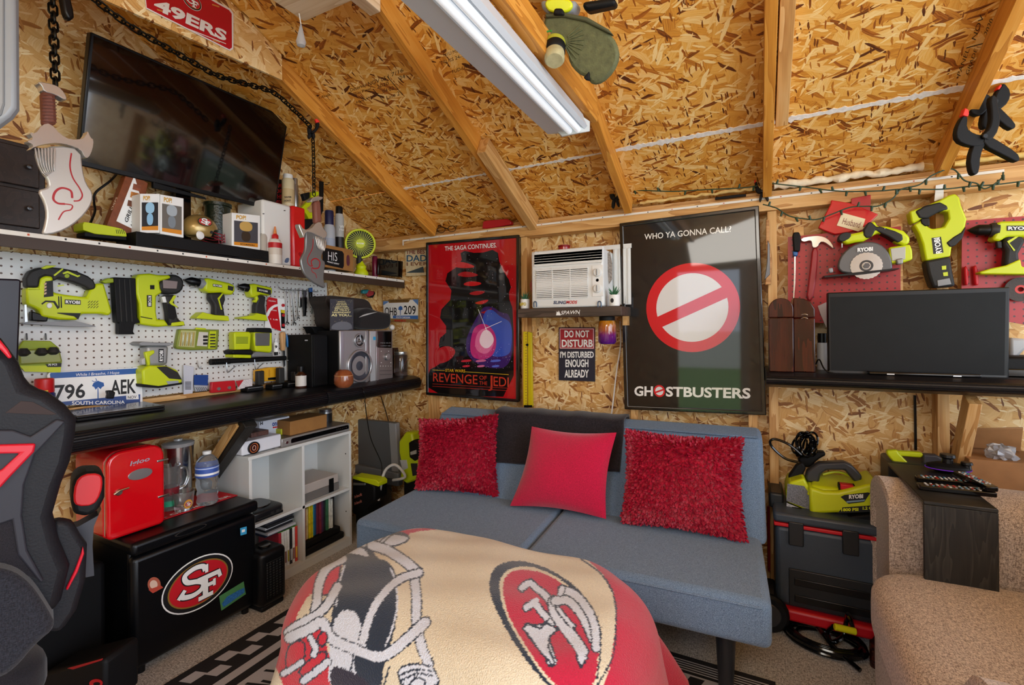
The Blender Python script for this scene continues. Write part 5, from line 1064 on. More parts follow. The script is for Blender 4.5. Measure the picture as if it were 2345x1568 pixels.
# carton with HIS plaque
CARD = mat('9a6a34', .75, noise=.08, ns=20, name='cardboard')
q = PX(-2.268)
t = mk('cardboard_box', 'small cardboard box with black HIS plaque on the shelf', 'box', q, ZDD, [('carton', CARD, [(1395, 950), (1690, 1000), (1685, 792), (1440, 745), (1395, 738)], 0, .14, .002), ('plaque', BLKM, [(1400, 925), (1590, 968), (1600, 945), (1600, 830), (1585, 805), (1430, 775), (1400, 790)], .004, .004, .001), ('sticker', mat('5a2430', .6), [(1625, 940), (1655, 945), (1655, 850), (1635, 835), (1622, 860)], .001, .0005, 0, 1)])
zt(ZDD, INKW, 'HIS', 1450, 806, 1536, 888, q, t, .0045, -.01, 12)
ribbon('sprig', INKW, [([q.uv(*zp(ZDD, 1435, 903)), q.uv(*zp(ZDD, 1485, 915))], .002), ([q.uv(*zp(ZDD, 1500, 920)), q.uv(*zp(ZDD, 1550, 925))], .002)]+[([q.uv(*zp(ZDD, 1445+k*13, 896+k*3)), q.uv(*zp(ZDD, 1452+k*13, 915+k*3))], .0022) for k in range(8)], q, .0046, t)
# lime fan
q = PX(-2.30); fc = q.at(*zp(ZDD, 1755, 735)); fr_ = (q.uv(*zp(ZDD, 1868, 735))[0]-q.uv(*zp(ZDD, 1645, 735))[0])/2*.93
t = thing('desk_fan', (fc.x, fc.y, ZSH), 'round lime green fan clipped on stand at right end of the shelf', 'fan')
nrm = (CAM-fc); nrm.z *= .3; nrm.normalize(); fx = Vector((0, 0, 1)).cross(nrm).normalized(); FPn = Pl(fc, fx, (0, 0, 1))
FPn = Pl(fc, fx, nrm.cross(fx))
ring('rim', LIME, ell(0, 0, fr_, fr_, 40), ell(0, 0, fr_*.86, fr_*.86, 40), FPn.off(.012), .03, t, bev=.004)
prism('fan_back', DGR, ell(0, 0, fr_*.9, fr_*.9, 32), FPn.off(-.01), .02, t)
ribbon('grille', LIME, [([(fr_*.3*math.cos(a), fr_*.3*math.sin(a)), (fr_*.6*math.cos(a+.28), fr_*.6*math.sin(a+.28)), (fr_*.88*math.cos(a+.36), fr_*.88*math.sin(a+.36))], .0026) for a in [2*PI*i/34 for i in range(34)]], FPn, .010, t)
prism('hub', LIME, ell(0, 0, fr_*.3, fr_*.3, 24), FPn.off(.014), .006, t, bev=.001); textq('lettering', INKW, 'RYOBI', FPn.w(-fr_*.22, -.004, .0150), FPn.w(fr_*.22, -.004, .0150), FPn.w(-fr_*.22, .005, .0150), t, .03)
cyl('neck', DGR, (fc.x-.01, fc.y, ZSH+.08), (fc.x-.01, fc.y, fc.z-fr_*.8), .02, t)
lathe('clamp_base', LIME, [(.045, 0), (.046, .02), (.03, .045), (.034, .06), (.016, .085), (.008, .1)], (fc.x, fc.y+.005, ZSH), P=t)
spray('burgundy drink can beside the lime fan', -2.31, ZDD, 1893, 1010, 850, 55, mat('6a1030', .3), mat('5a1a3a', .3), None, None, .9)
q = PX(-2.262); t = mk('small_screen', 'small black display leaning at right end of the long shelf', 'screen', q, ZDD, [('casing', BLKG, [(1922, 1025), (2152, 1052), (2160, 900), (1928, 872)], 0, .012, .003), ('screen', mat('060607', .08, coat=.6), [(1940, 1015), (2142, 1040), (2148, 910), (1945, 885)], .001, .001)])
# ------------------------------------------------------------------ tools hanging on the pegboard
TP = PX(-2.435)
HK = lambda t, c, x, y, pl=TP: tube('peg_hook', SIL, [Vector((XP, 0, 0))+Vector((0, pl.at(*zp(c, x, y)).y, pl.at(*zp(c, x, y)).z)), pl.at(*zp(c, x, y))+Vector((-.005, 0, 0)), pl.at(*zp(c, x, y))+Vector((0, 0, .012))], .002, t)
t = mk('jigsaw', 'lime green and black jigsaw hanging on the pegboard, leftmost tool', 'power tool', TP, ZC,
 [('body', LIME, [(250, 1150), (370, 1150), (380, 1060), (430, 1035), (505, 1040), (510, 1195), (620, 1215), (820, 1240), (850, 1180), (910, 1110), (985, 1105), (1065, 1380), (1030, 1415), (960, 1395), (780, 1395), (740, 1455), (560, 1450), (390, 1420), (380, 1360), (250, 1305)], 0, .05, .008),
  ('handle', DGR, [(255, 1145), (250, 1060), (290, 990), (370, 960), (470, 955), (590, 965), (720, 990), (840, 1040), (890, 1080), (912, 1130), (900, 1165), (840, 1170), (810, 1140), (700, 1100), (560, 1060), (510, 1090), (500, 1045), (430, 1038), (385, 1060), (370, 1148)], .004, .045, .010),
  ('sole_plate', GRY, [(215, 1480), (720, 1465), (900, 1510), (905, 1520), (640, 1515), (215, 1490)], .006, .05, .001), ('blade_guard', SIL, [(232, 1310), (250, 1310), (262, 1470), (235, 1475)], .006, .004), ('orbital_knob', WHT, ell(470, 1318, 26, 26, 20), .006, .008, .002), ('vent_panel', BLK, [(430, 1090), (500, 1080), (505, 1230), (415, 1240)], .0015, .002), ('lower_panel', BLK, [(545, 1385), (765, 1390), (740, 1450), (700, 1420), (540, 1392)], .0015, .002),
  ('mount', BLK, [(300, 1370), (460, 1420), (450, 1470), (300, 1460)], -.006, .03, .004), ('button', LIMED, ell(635, 1038, 24, 20, 16), .006, .004, .001), ('lime_stripe', LIME, [(505, 1030), (590, 965), (600, 975), (520, 1040)], .006, .003), ('top_accent', LIME, [(390, 965), (440, 938), (540, 940), (500, 958), (420, 975)], .006, .01, .002)])
zw(ZC, 620, 1268, 755, 1298, TP, t, .002, sk=6)
for k in range(2): tr('groove', BLK, zz(ZC, (550+k*22, 1230), (560+k*22, 1232), (565+k*22, 1340), (553+k*22, 1340)), TP, .001, t, d=.001)
for k in range(4):
    for j in range(3): tr('vent_slot', DGR, zz(ZC, (830+k*26, 1290+j*25), (850+k*26, 1272+j*25), (853+k*26, 1276+j*25), (833+k*26, 1294+j*25)), TP, .001, t, d=.001)
for k in range(4): tr('vent_slot', mat('c8a48a', .5), zz(ZC, (418, 1110+k*30), (440, 1100+k*30), (440, 1118+k*30), (418, 1128+k*30)), TP, .001, t, d=.003)
for pts in ([(590, 1010), (640, 990), (735, 1035), (750, 1030), (760, 1038), (735, 1050), (640, 1012), (600, 1022)], [(540, 1130), (600, 1120), (610, 1128), (550, 1140)], [(262, 1150), (366, 1152), (366, 1166), (262, 1162)]): tr('accent', LIME, zz(ZC, *pts), TP, .002, t, d=.006)
tr('dark_accent', BLK, zz(ZC, (390, 1300), (430, 1270), (520, 1275), (560, 1340), (545, 1352), (505, 1290), (435, 1285), (400, 1310)), TP, .001, t, d=.0012)  # curved black accent on the lime body
t = mk('nail_gun', 'lime green nail gun with long black magazine hanging on pegboard', 'power tool', TP, ZC,
 [('magazine', BLKM, [(1075, 1050), (1285, 1060), (1300, 1430), (1330, 1480), (1275, 1490), (1260, 1565), (1280, 1590), (1130, 1590), (1130, 1480), (1105, 1480)], 0, .04, .004),
  ('body', LIME, [(1290, 1060), (1310, 1022), (1420, 1014), (1500, 1030), (1610, 1030), (1620, 1060), (1510, 1090), (1520, 1160), (1540, 1195), (1480, 1230), (1480, 1380), (1490, 1450), (1560, 1450), (1600, 1510), (1500, 1520), (1330, 1495), (1320, 1300), (1290, 1200)], .004, .055, .009),
  ('head', DGR, [(1620, 1020), (1690, 1030), (1740, 1070), (1745, 1150), (1700, 1205), (1620, 1215), (1540, 1195), (1500, 1160), (1510, 1090), (1600, 1060)], .002, .055, .012, 1), ('label', mat('8a7a78', .35), [(1540, 1075), (1680, 1090), (1670, 1160), (1545, 1155)], .006, .004, .001),
  ('grip', DGR, [(1560, 1220), (1670, 1215), (1650, 1260), (1690, 1450), (1735, 1470), (1745, 1515), (1600, 1505), (1590, 1380)], .002, .045, .010), ('trigger', WHT, [(1530, 1235), (1565, 1230), (1580, 1290), (1545, 1290)], 0, .02, .003), ('grip_panel', BLK, [(1585, 1300), (1655, 1330), (1670, 1420), (1640, 1455), (1590, 1440)], .0035, .003),
  ('foot', LIME, [(1620, 1480), (1740, 1465), (1750, 1505), (1625, 1515)], .004, .045, .004), ('window', BLK, [(1420, 1125), (1460, 1125), (1460, 1165), (1420, 1165)], .006, .003), ('nose', LIMED, [(960, 1090), (1020, 1060), (1090, 1060), (1090, 1100), (1000, 1110)], -.005, .03, .004)])
txt(INKW, 'RYOBI', zp(ZC, 1400, 1228), zp(ZC, 1402, 1322), zp(ZC, 1428, 1228), TP, t, .0065, .03)
tr('badge', INKB, zz(ZC, (1388, 1220), (1435, 1220), (1435, 1330), (1390, 1330)), TP, .0005, t, d=.0055)
for pts in ([(1600, 1290), (1640, 1225), (1660, 1220), (1665, 1235), (1630, 1290), (1680, 1330), (1680, 1340), (1620, 1310)], [(1330, 1420), (1440, 1440), (1440, 1448), (1330, 1428)]): tr('accent', LIME if pts[0][0] > 1500 else BLK, zz(ZC, *pts), TP, .002, t, d=.0062)
for k in range(3): tr('rib', DGR, zz(ZC, (1120+k*50, 1070), (1130+k*50, 1070), (1155+k*50, 1470), (1143+k*50, 1470)), TP, .003, t, d=.003)
def drill(label, c, pts, wm, pl=TP, chuck=None, name='cordless_drill'):
    t = mk(name, label, 'power tool', pl, c, pts); zw(c, *wm, pl, t, .0075)
    return t
t = mk('cordless_drill', 'lime and black cordless drill driver hanging beside the nail gun', 'power tool', TP, ZF,
 [('motor_body', LIME, [(285, 160), (300, 142), (520, 195), (560, 215), (562, 265), (540, 305), (470, 295), (440, 280), (330, 285), (280, 260)], .006, .06, .010),
  ('grip', DGR, [(330, 285), (440, 285), (470, 300), (475, 350), (455, 400), (475, 520), (370, 495), (372, 400), (330, 345)], 0, .04, .010), ('base', LIME, [(205, 510), (260, 462), (290, 470), (375, 490), (470, 495), (500, 500), (508, 545), (380, 535), (205, 520)], .006, .06, .006), ('trigger', DGR, [(322, 290), (350, 295), (350, 345), (325, 330)], -.004, .02, .004), ('accent', LIME, [(400, 335), (440, 290), (450, 292), (415, 345), (440, 440), (430, 440)], .003, .003), ('vents', DGR, [(495, 215), (545, 228), (540, 268), (492, 255)], .0075, .001)])
a0, a1 = TP.off(-.022).at(*zp(ZF, 95, 165)), TP.off(-.022).at(*zp(ZF, 285, 205)); ax_ = (a1-a0).normalized(); L_ = (a1-a0).length
lathe('chuck', BLK, [(.004, 0), (.010, L_*.08), (.018, L_*.22), (.021, L_*.3), (.021, L_*.62), (.02, L_*.66)], a0, ax_, t); lathe('clutch_ring', GRY, [(.022, L_*.66), (.026, L_*.7), (.027, L_*.95), (.026, L_)], a0, ax_, t)
zw(ZF, 358, 205, 435, 222, TP, t, .0075, sk=10); HK(t, ZF, 200, 235)
t = mk('cordless_drill', 'smaller lime cordless drill hanging left of the red card pack', 'power tool', TP, ZF,
 [('motor_body', LIME, [(702, 205), (740, 198), (905, 235), (908, 290), (880, 312), (800, 300), (740, 330), (715, 320), (700, 280)], .006, .055, .010),
  ('grip', DGR, [(760, 305), (850, 315), (840, 400), (850, 495), (748, 480), (750, 400), (770, 350)], 0, .04, .010), ('base', LIME, [(608, 512), (740, 490), (760, 470), (850, 490), (865, 545), (740, 535), (610, 522)], .006, .055, .006), ('trigger_guard', LIME, [(735, 290), (765, 300), (780, 340), (760, 375), (735, 370), (735, 355), (755, 345), (750, 315)], .002, .02, .003), ('rear_badge', DGR, [(762, 228), (892, 258), (892, 305), (762, 272)], .0075, .001)])
a0, a1 = TP.off(-.02).at(*zp(ZF, 585, 222)), TP.off(-.02).at(*zp(ZF, 705, 245)); ax_ = (a1-a0).normalized(); L_ = (a1-a0).length
lathe('chuck', BLK, [(.004, 0), (.010, L_*.12), (.019, L_*.35), (.022, L_*.5), (.022, L_*.98), (.02, L_)], a0, ax_, t)
zw(ZF, 782, 250, 860, 266, TP, t, .0085, sk=14); HK(t, ZF, 650, 268)
# blister card of picture hangers
q = PX(-2.475)
t = mk('hanging_card', 'red and white retail card pack hanging below the smaller drill', 'package', q, ZF, [('card', INKW, [(835, 605), (1025, 640), (1018, 345), (865, 318)], 0, .004, .0005), ('red_field', mat('c4141e', .35), [(855, 345), (872, 322), (950, 338), (955, 420), (985, 640), (900, 610), (865, 520), (850, 460)], .001, .0004), ('white_sweep', INKW, [(850, 470), (880, 420), (940, 385), (975, 400), (900, 430), (860, 520)], .0018, .0003, 0, 1), ('bit_tray', BLK, [(985, 440), (1020, 445), (1022, 615), (990, 610)], .004, .004, .001)])
for i, s_ in enumerate(('HILLMAN', '4 HOOKS', '1 LB')): zt(ZF, INKW, s_, 870+i*8, 350+i*85, 935+i*10, 362+i*85, q, t, .0024, .01, 8)
for k in range(3): a = q.at(*zp(ZF, 1000, 400+k*92)); cyl('fastener', mat('b8222a', .4), a, a+Vector((.008, 0, 0)), .009, t)
tr('yellow_band', mat('d8c01a', .4), zz(ZF, (985, 440), (1020, 447), (1020, 475), (985, 468)), q, .0005, t, d=.005)
# wrenches on hooks
WP = PX(-2.465)
def wrench(label, x0, y0, x1, y1, w_=9, m=STEEL, c=ZF, pl=WP):
    t = thing('wrench', pl.at(*zp(c, x0, y0)), label, 'wrench', 'combination wrenches on the pegboard')
    a, b = Vector(pl.uv(*zp(c, x0, y0))+(0,)), Vector(pl.uv(*zp(c, x1, y1))+(0,)); d = (b-a).normalized(); s_ = Vector((-d.y, d.x, 0)); r = w_/c[2]/FPX*3.0
    pts = [a+d*r*1.2+s_*r*.45, a+d*r*1.2-s_*r*.45, b-d*r*1.5-s_*r*.6, b-d*r*1.5+s_*r*.6]; prism('shank', m, [(p.x, p.y) for p in pts], pl, .005, t, bev=.001)
    ring('ring_end', m, ell(a.x, a.y, r*1.35, r*1.35, 20), ell(a.x, a.y, r*.75, r*.75, 20), pl.off(.001), .007, t, bev=.0008)
    j = [b-d*r*1.8-s_*r*.8, b-d*r*.6-s_*r*1.9, b+d*r*1.4-s_*r*1.7, b+d*r*1.3-s_*r*.9, b-d*r*.3-s_*r*.6, b-d*r*.3+s_*r*.6, b+d*r*1.0+s_*r*1.0, b+d*r*.9+s_*r*1.9, b-d*r*.8+s_*r*1.7]
    prism('open_jaw', m, [(p.x, p.y) for p in j], pl.off(.001), .007, t, bev=.0008); return t
wrench('chrome wrench hanging nearest the red card pack', 1035, 265, 1045, 565, 9); wrench('longest chrome wrench, second from the card pack', 1076, 262, 1110, 570, 10); wrench('chrome wrench third from the card pack, behind the longest', 1118, 265, 1145, 520, 8)
t = thing('peg_rail', WP.at(*zp(ZF, 1100, 255)), 'bent wire rail holding wrenches and pliers on pegboard', 'hook rail')
tube('rail', SIL, [WP.at(*zp(ZF, *p)) for p in ((955, 205), (975, 240), (1010, 255), (1200, 262), (1330, 275))], .0022, t, sm=4); tube('rail_end', BLKG, [Vector((XP, WP.at(*zp(ZF, x, 235)).y, WP.at(*zp(ZF, x, 260)).z)) for x in (1180, 1190)], .003, t)
def hand_tool(label, parts, name='hand_tool', cat_='hand tool', pl=WP, c=ZF): return mk(name, label, cat_, pl, c, parts)
hand_tool('steel bar file hanging between wrenches and black handle pliers', [('shank', STEEL, [(1155, 240), (1175, 240), (1180, 410), (1168, 425), (1158, 410)], 0, .006, .001)])
hand_tool('black handled pliers hanging on rail right of wrenches', [('jaw', DST, [(1195, 260), (1225, 260), (1220, 330), (1200, 330)], 0, .008, .001), ('handle', BLK, [(1195, 325), (1228, 325), (1225, 430), (1218, 500), (1202, 500), (1197, 430)], .003, .014, .003)], 'pliers', 'pliers')
hand_tool('screwdriver with blue ringed handle hanging beside the scissors', [('handle', mat('1f4f8a', .35), [(1252, 240), (1278, 235), (1280, 275), (1254, 278)], .004, .016, .003), ('grip', BLK, [(1254, 278), (1280, 275), (1278, 360), (1260, 365)], .004, .016, .004), ('blade', STEEL, [(1264, 362), (1272, 362), (1274, 478), (1266, 478)], 0, .005, .0005)], 'screwdriver', 'screwdriver')
t = hand_tool('black handled scissors hanging point down in the holder', [('blade', STEEL, [(1305, 460), (1335, 455), (1332, 560), (1322, 590), (1310, 580)], 0, .004, .0005), ('pivot', BLK, [(1282, 400), (1300, 395), (1350, 400), (1340, 470), (1300, 470)], .004, .010, .003)], 'scissors', 'scissors')
for pts in (((1290, 410), (1275, 360), (1285, 325), (1305, 320), (1312, 360), (1302, 405)), ((1340, 410), (1368, 385), (1372, 350), (1350, 345), (1325, 370), (1318, 410))): tube('finger_loop', BLK, [WP.at(*zp(ZF, *p)) for p in pts], .004, t, closed=True, sm=4)
# bit set case
t = mk('drill_bit_case', 'open lime bit set case hanging under the larger drill', 'bit case', PX(-2.46), ZF, [('case', mat('7d8a2a', .4), [(12, 790), (45, 620), (415, 625), (400, 810), (150, 815), (30, 805)], 0, .03, .006), ('bit_tray', mat('b7b67a', .5), [(35, 780), (60, 630), (200, 635), (185, 790)], .001, .002), ('card', mat('cfcac0', .5), [(205, 775), (225, 645), (310, 650), (300, 780)], .001, .001), ('bit_rack', LIME, [(310, 800), (325, 640), (385, 640), (375, 800)], .001, .002), ('hanger', LIME, [(190, 635), (200, 605), (290, 612), (300, 640)], -.005, .01, .002)])
for k in range(7): tr('drill_bit', STEEL if k % 2 else GOLD, zz(ZF, (52+k*19, 775), (58+k*19, 775), (70+k*19, 650), (64+k*19, 650)), PX(-2.46), .004, t, d=.004, bev=.001)
for k in range(3): a = PX(-2.46).at(*zp(ZF, 262, 690+k*32)); cyl('socket', DGR, a, a+Vector((0, .02, 0)), .006, t)
for k in range(5): tr('bit_slot', DGR, zz(ZF, (330, 665+k*28), (378, 665+k*28), (376, 678+k*28), (328, 678+k*28)), PX(-2.46), .001, t, d=.002)
# sanders on the black bar
t = mk('palm_sander', 'lime palm sander standing on the black bar, left one', 'power tool', PX(-2.42), ZF, [('body', LIME, [(550, 660), (560, 645), (695, 645), (710, 665), (700, 810), (555, 815)], 0, .05, .012), ('front_frame', LIMED, [(572, 690), (680, 690), (678, 755), (572, 755)], .003, .003, .001), ('skirt', BLKM, [(530, 830), (560, 808), (710, 808), (735, 830), (720, 860), (540, 855)], .006, .09, .008), ('pad', LIME, [(545, 855), (712, 858), (712, 890), (545, 885)], .002, .08, .005)])
t = mk('orbital_sander', 'lime and grey sander standing on the black bar, right one', 'power tool', PX(-2.42), ZF, [('cap', BLKM, [(735, 640), (745, 608), (890, 610), (905, 640), (900, 655), (740, 650)], .003, .075, .008), ('body', LIME, [(740, 640), (905, 645), (908, 820), (890, 840), (750, 825), (735, 700)], 0, .05, .012), ('grip_panel', mat('5e5e5c', .5), [(748, 655), (885, 655), (880, 775), (752, 775)], .004, .006, .003), ('pad', mat('77797c', .5), [(725, 850), (760, 828), (900, 842), (915, 870), (720, 875)], .004, .09, .004)])
t = thing('pry_bar_shelf', PX(-2.42).at(*zp(ZF, 700, 900)), 'black ribbed bar laid across wire hooks under the two sanders', 'bar')
a, b = onX(*zp(ZF, 330, 925), -2.45), onX(*zp(ZF, 1025, 888), -2.45); cyl('bar', BLKM, a, b, .013, t)
for k in range(9): m_ = a.lerp(b, k*.027); cyl('rib', BLKM, m_, m_+Vector((0, .006, 0)), .0155, t)
for x, y in ((485, 1020), (745, 990)): tube('wire_hook', SIL, [onX(*zp(ZF, x-5, y-90), -2.435), onX(*zp(ZF, x, y-15), -2.435), onX(*zp(ZF, x+15, y), -2.45), onX(*zp(ZF, x+70, y-50), XP), onX(*zp(ZF, x+140, y-80), XP)], .0022, t, sm=4)
for c, x, y in ((ZF, 210, 910), (ZE, 1860, 600)):
    tube('peg_hook', SIL, [onX(*zp(c, x, y), XP+.004), onX(*zp(c, x+5, y+50), XP+.012), onX(*zp(c, x+25, y+75), XP+.03), onX(*zp(c, x+35, y+50), XP+.035)], .0022, None, T=(('empty bent wire hook on pegboard above the blue packet' if c is ZF else 'empty wire hook on pegboard left of the blue packet'), 'hook'), sm=4) if c is ZF else None
t, p, r, h, z0 = bottle('paint_marker', 'small white bottle with black number nine hanging beside sanders', -2.44, ZF, 938, 860, 705, 48, [(.6, 0, 1, 'cap'), (.7, .2, 1, 'cap'), (1, .22, 0, 'body'), (1, .75, 0, 'body'), (.3, .85, 2, 'nozzle'), (.2, 1, 2, 'nozzle')], [WHT, BLK, STEEL], onX(*zp(ZF, 938, 862), -2.44).z)
zt(ZF, INKB, '9', 928, 770, 950, 798, PX(p.x+r+.001), t, 0, .04)
hand_tool('chisel with wooden handle hanging right of the sanders', [('handle', mat('c99a66', .5), [(988, 660), (1000, 645), (1030, 645), (1035, 680), (1028, 820), (995, 820)], .006, .022, .008), ('blade', DST, [(1005, 820), (1022, 820), (1024, 960), (1012, 965)], 0, .006, .0005)], 'chisel', 'chisel')
t = hand_tool('open pliers with blue and yellow handles hanging by the speaker', [('handle', mat('1f6aa8', .35), [(1035, 660), (1050, 680), (1070, 780), (1062, 800), (1045, 780)], .006, .014, .005), ('handle', BLK, [(1150, 670), (1160, 690), (1125, 790), (1108, 800), (1112, 760)], .006, .014, .005), ('grip_end', mat('d8a21a', .4), [(1110, 760), (1140, 790), (1100, 815), (1088, 795)], .008, .016, .004), ('jaw', STEEL, [(1060, 800), (1085, 810), (1100, 800), (1095, 850), (1118, 950), (1105, 955), (1085, 870), (1055, 920), (1048, 910), (1075, 840)], .003, .008, .001)], 'pliers', 'pliers')
# trim router
t = mk('trim_router', 'lime and grey trim router standing upright on peg hooks above number plate', 'power tool', PX(-2.42), ZE, [('base_plate', GRY, [(1310, 440), (1350, 420), (1480, 430), (1600, 430), (1650, 440), (1600, 462), (1340, 460)], .012, .09, .003), ('housing', mat('9a9b9a', .35, .3), [(1385, 460), (1600, 460), (1590, 640), (1400, 650), (1390, 560)], 0, .07, .012), ('lever', LIME, [(1370, 520), (1460, 500), (1465, 530), (1420, 560), (1425, 640), (1400, 650)], .004, .02, .004), ('battery', LIME, [(1345, 690), (1410, 645), (1580, 650), (1680, 690), (1728, 780), (1720, 820), (1500, 855), (1350, 845)], .006, .09, .008), ('battery_panel', DGR, [(1480, 660), (1575, 655), (1680, 710), (1720, 780), (1600, 770)], .0075, .002, .001), ('foot', BLKM, [(1340, 820), (1500, 840), (1725, 805), (1722, 825), (1500, 860), (1345, 850)], .008, .09, .002), ('knob', mat('b9b9b4', .4), [(1340, 590), (1375, 570), (1380, 640), (1345, 640)], .004, .03, .004)])
txt(INKW, 'RYOBI', zp(ZE, 1542, 605), zp(ZE, 1542, 505), zp(ZE, 1508, 605), PX(-2.42), t, .003, .03); tr('badge', INKB, zz(ZE, (1500, 615), (1548, 615), (1548, 490), (1500, 490)), PX(-2.42), .0005, t, d=.002)
tr('label', mat('9aa0a8', .4), zz(ZE, (1570, 795), (1685, 790), (1690, 810), (1590, 825)), PX(-2.42), .0005, t, d=.0092)
# lime clamshell pack
t = mk('clamshell_pack', 'clear lime blister pack of sockets hanging at left of pegboard', 'package', PX(-2.465), ZE, [('backing', LIMED, [(185, 680), (175, 480), (220, 410), (480, 415), (560, 480), (590, 600), (575, 710), (400, 705)], 0, .012, .003), ('label_band', LIME, [(190, 650), (580, 645), (570, 712), (235, 705)], .002, .002), ('black_band', INKB, [(430, 635), (582, 622), (578, 660), (450, 662)], .003, .001), ('blister', mat('a9b04a', .15, trans=.4, name='clear_lime_blister'), [(185, 640), (180, 500), (560, 480), (590, 600), (580, 620)], .016, .014, .005)])
for x, y in ((225, 560), (395, 555), (505, 545)): a = PX(-2.445).at(*zp(ZE, x, y)); lathe('socket', DGR, [(.008, 0), (.02, .01), (.016, .02), (.01, .03)], a, (0, 0, 1), t)
zt(ZE, INKW, '70 PCS', 455, 632, 540, 650, PX(-2.465), t, .005, .02, -4)
for x in (250, 430): tube('peg_hook', SIL, [onX(*zp(ZE, x, 345), XP), onX(*zp(ZE, x+4, 400), -2.475)], .003, t)
# packets
t = mk('packet', 'white barcode packet hanging low on pegboard', 'package', PX(-2.47), ZE, [('card', mat('c9cbd6', .4), [(1738, 925), (1820, 930), (1832, 660), (1735, 640)], 0, .006, .001)])
for k in range(6): tr('barcode', INKB, zz(ZE, (1750, 800+k*13), (1808, 800+k*13), (1808, 806+k*13), (1750, 806+k*13)), PX(-2.47), .0004, t, d=.001)
t = mk('packet', 'blue headed packet of screws hanging beside white barcode packet', 'package', PX(-2.47), ZE, [('header', mat('17408a', .4), [(1836, 830), (1965, 835), (1970, 735), (1838, 735)], 0, .006, .001), ('screw_bag', mat('b9bec6', .3, .3), [(1836, 830), (1965, 835), (1960, 885), (1850, 895)], 0, .008, .002)])
for k in range(6): a = PX(-2.468).at(*zp(ZE, 1850+k*18, 850)); b = PX(-2.468).at(*zp(ZE, 1870+k*18, 885)); cyl('screw', STEEL, a, b, .0015, t)
# ------------------------------------------------------------------ things standing on the workbench
def onB(c, x, y): return onZ(*zp(c, x, y), ZD)
def bh(c, base, x, ytop):    # height so that the top lands on photo row ytop, at the base's own depth
    q = Pl(base, (1, 0, 0), (0, 0, 1)); return (PX(base.x).at(*zp(c, x, ytop)).z-base.z)
# number plate 796 AEK leaning on pegboard
q = Pl((-2.455, 0, ZD), (0, 1, 0), (-.12, 0, 1))
t = mk('license_plate', 'white license plate 796 AEK with palm tree leaning on the pegboard', 'plate', q, ZE, [('plate', INKW, [(470, 1020), (1350, 1020), (1342, 690), (1325, 662), (465, 712), (445, 740)], .002, .002, .0008), ('blue_band', mat('2458a0', .4), [(478, 770), (1325, 722), (1325, 676), (1310, 672), (480, 716), (472, 730)], .0026, .0003), ('blue_band', mat('2a4a8a', .4), [(478, 1020), (1325, 1020), (1325, 918), (478, 1000)], .0026, .0003), ('palm_trunk', mat('2a62ad', .5), [(922, 960), (932, 960), (930, 860), (922, 860)], .0026, .0003), ('palm_crown', mat('1f57a0', .5), [(870, 840), (885, 810), (910, 800), (925, 790), (950, 800), (980, 810), (985, 840), (965, 850), (950, 870), (928, 850), (905, 875), (890, 850)], .0027, .0003), ('month_sticker', INKW, [(1195, 968), (1312, 965), (1308, 918), (1192, 932)], .003, .0003)])
for s_, x0, y0, x1, y1, sk in (('796', 512, 830, 805, 975, -22), ('AEK', 1045, 785, 1285, 925, -18)): zt(ZE, INKB, s_, x0, y0, x1, y1, q, t, .0032, .02, sk)
zt(ZE, INKW, 'While I Breathe, I Hope', 712, 722, 1125, 758, q, t, .0032, .0, -25, 6); zt(ZE, INKW, 'SOUTH CAROLINA', 680, 985, 1180, 1020, q, t, .0034, .02, -12); zt(ZE, INKB, 'NOV', 1208, 935, 1290, 962, q, t, .0035, .01, -6)
tube('moon', mat('2a62ad', .5), [q.off(.003).at(*zp(ZE, *p)) for p in ((905, 768), (912, 790), (895, 800), (870, 790))], .0012, t, sm=4)
b = onB(ZE, 420, 990); b = Vector((-2.40, onX(*zp(ZE, 420, 850), -2.40).y, ZD)); h = PX(-2.40).at(*zp(ZE, 420, 768)).z-ZD
t = thing('oil_can', b, 'blue and yellow spray lubricant can with red cap left of number plate', 'can'); r = .031
lathe('can', mat('1a2260', .35), [(r*.95, 0), (r, .003), (r, h*.62), (r*.75, h*.68)], b, P=t); lathe('cap', mat('c01a1e', .35), [(r*.9, h*.66), (r*.92, h*.67), (r*.9, h*.98), (r*.8, h)], b, P=t); 
t_ = onX(*zp(ZE, 385, 915), -2.368); prism('label', mat('e0b81a', .4), rect(-.02, -.02, .02, .012), Pl(t_, (.45, .89, 0), (0, 0, 1)), .001, t)
# laptop, closed
p = [onZ(*zp(ZE, x, y), ZD+.022) for x, y in ((560, 995), (725, 1125), (1560, 1020), (1310, 970))]
t = thing('laptop', sum(p, Vector())/4-Vector((0, 0, .022)), 'closed black laptop lying on the workbench before number plate', 'laptop')
p[0] = Vector((-2.42, p[1].y+.03, ZD+.022)); p[3] = Vector((-2.40, p[2].y+.02, ZD+.022)); dn_ = Vector((0, 0, -.010))
hexa('lid', mat('121315', .22, coat=.3), [v+dn_ for v in p]+p, t, .003, 2); hexa('base', BLKM, [v+dn_*2.1 for v in p]+[v+dn_*1.05 for v in p], t, .003, 2)
textq('lettering', GRY, 'lenovo', p[0].lerp(p[1], .55)+Vector((.05, .09, .0008)), p[0].lerp(p[1], .55)+Vector((.05, .15, .0008)), p[0].lerp(p[1], .55)+Vector((.038, .09, .0008)), t, .01)
t = mk('desk_toy', 'tiny black figurine standing on the laptop before number plate', 'figurine', PX(-2.38), ZE, [('body', BLK, [(1010, 960), (1080, 960), (1095, 900), (1060, 880), (1010, 885), (1020, 920)], 0, .02, .004)])
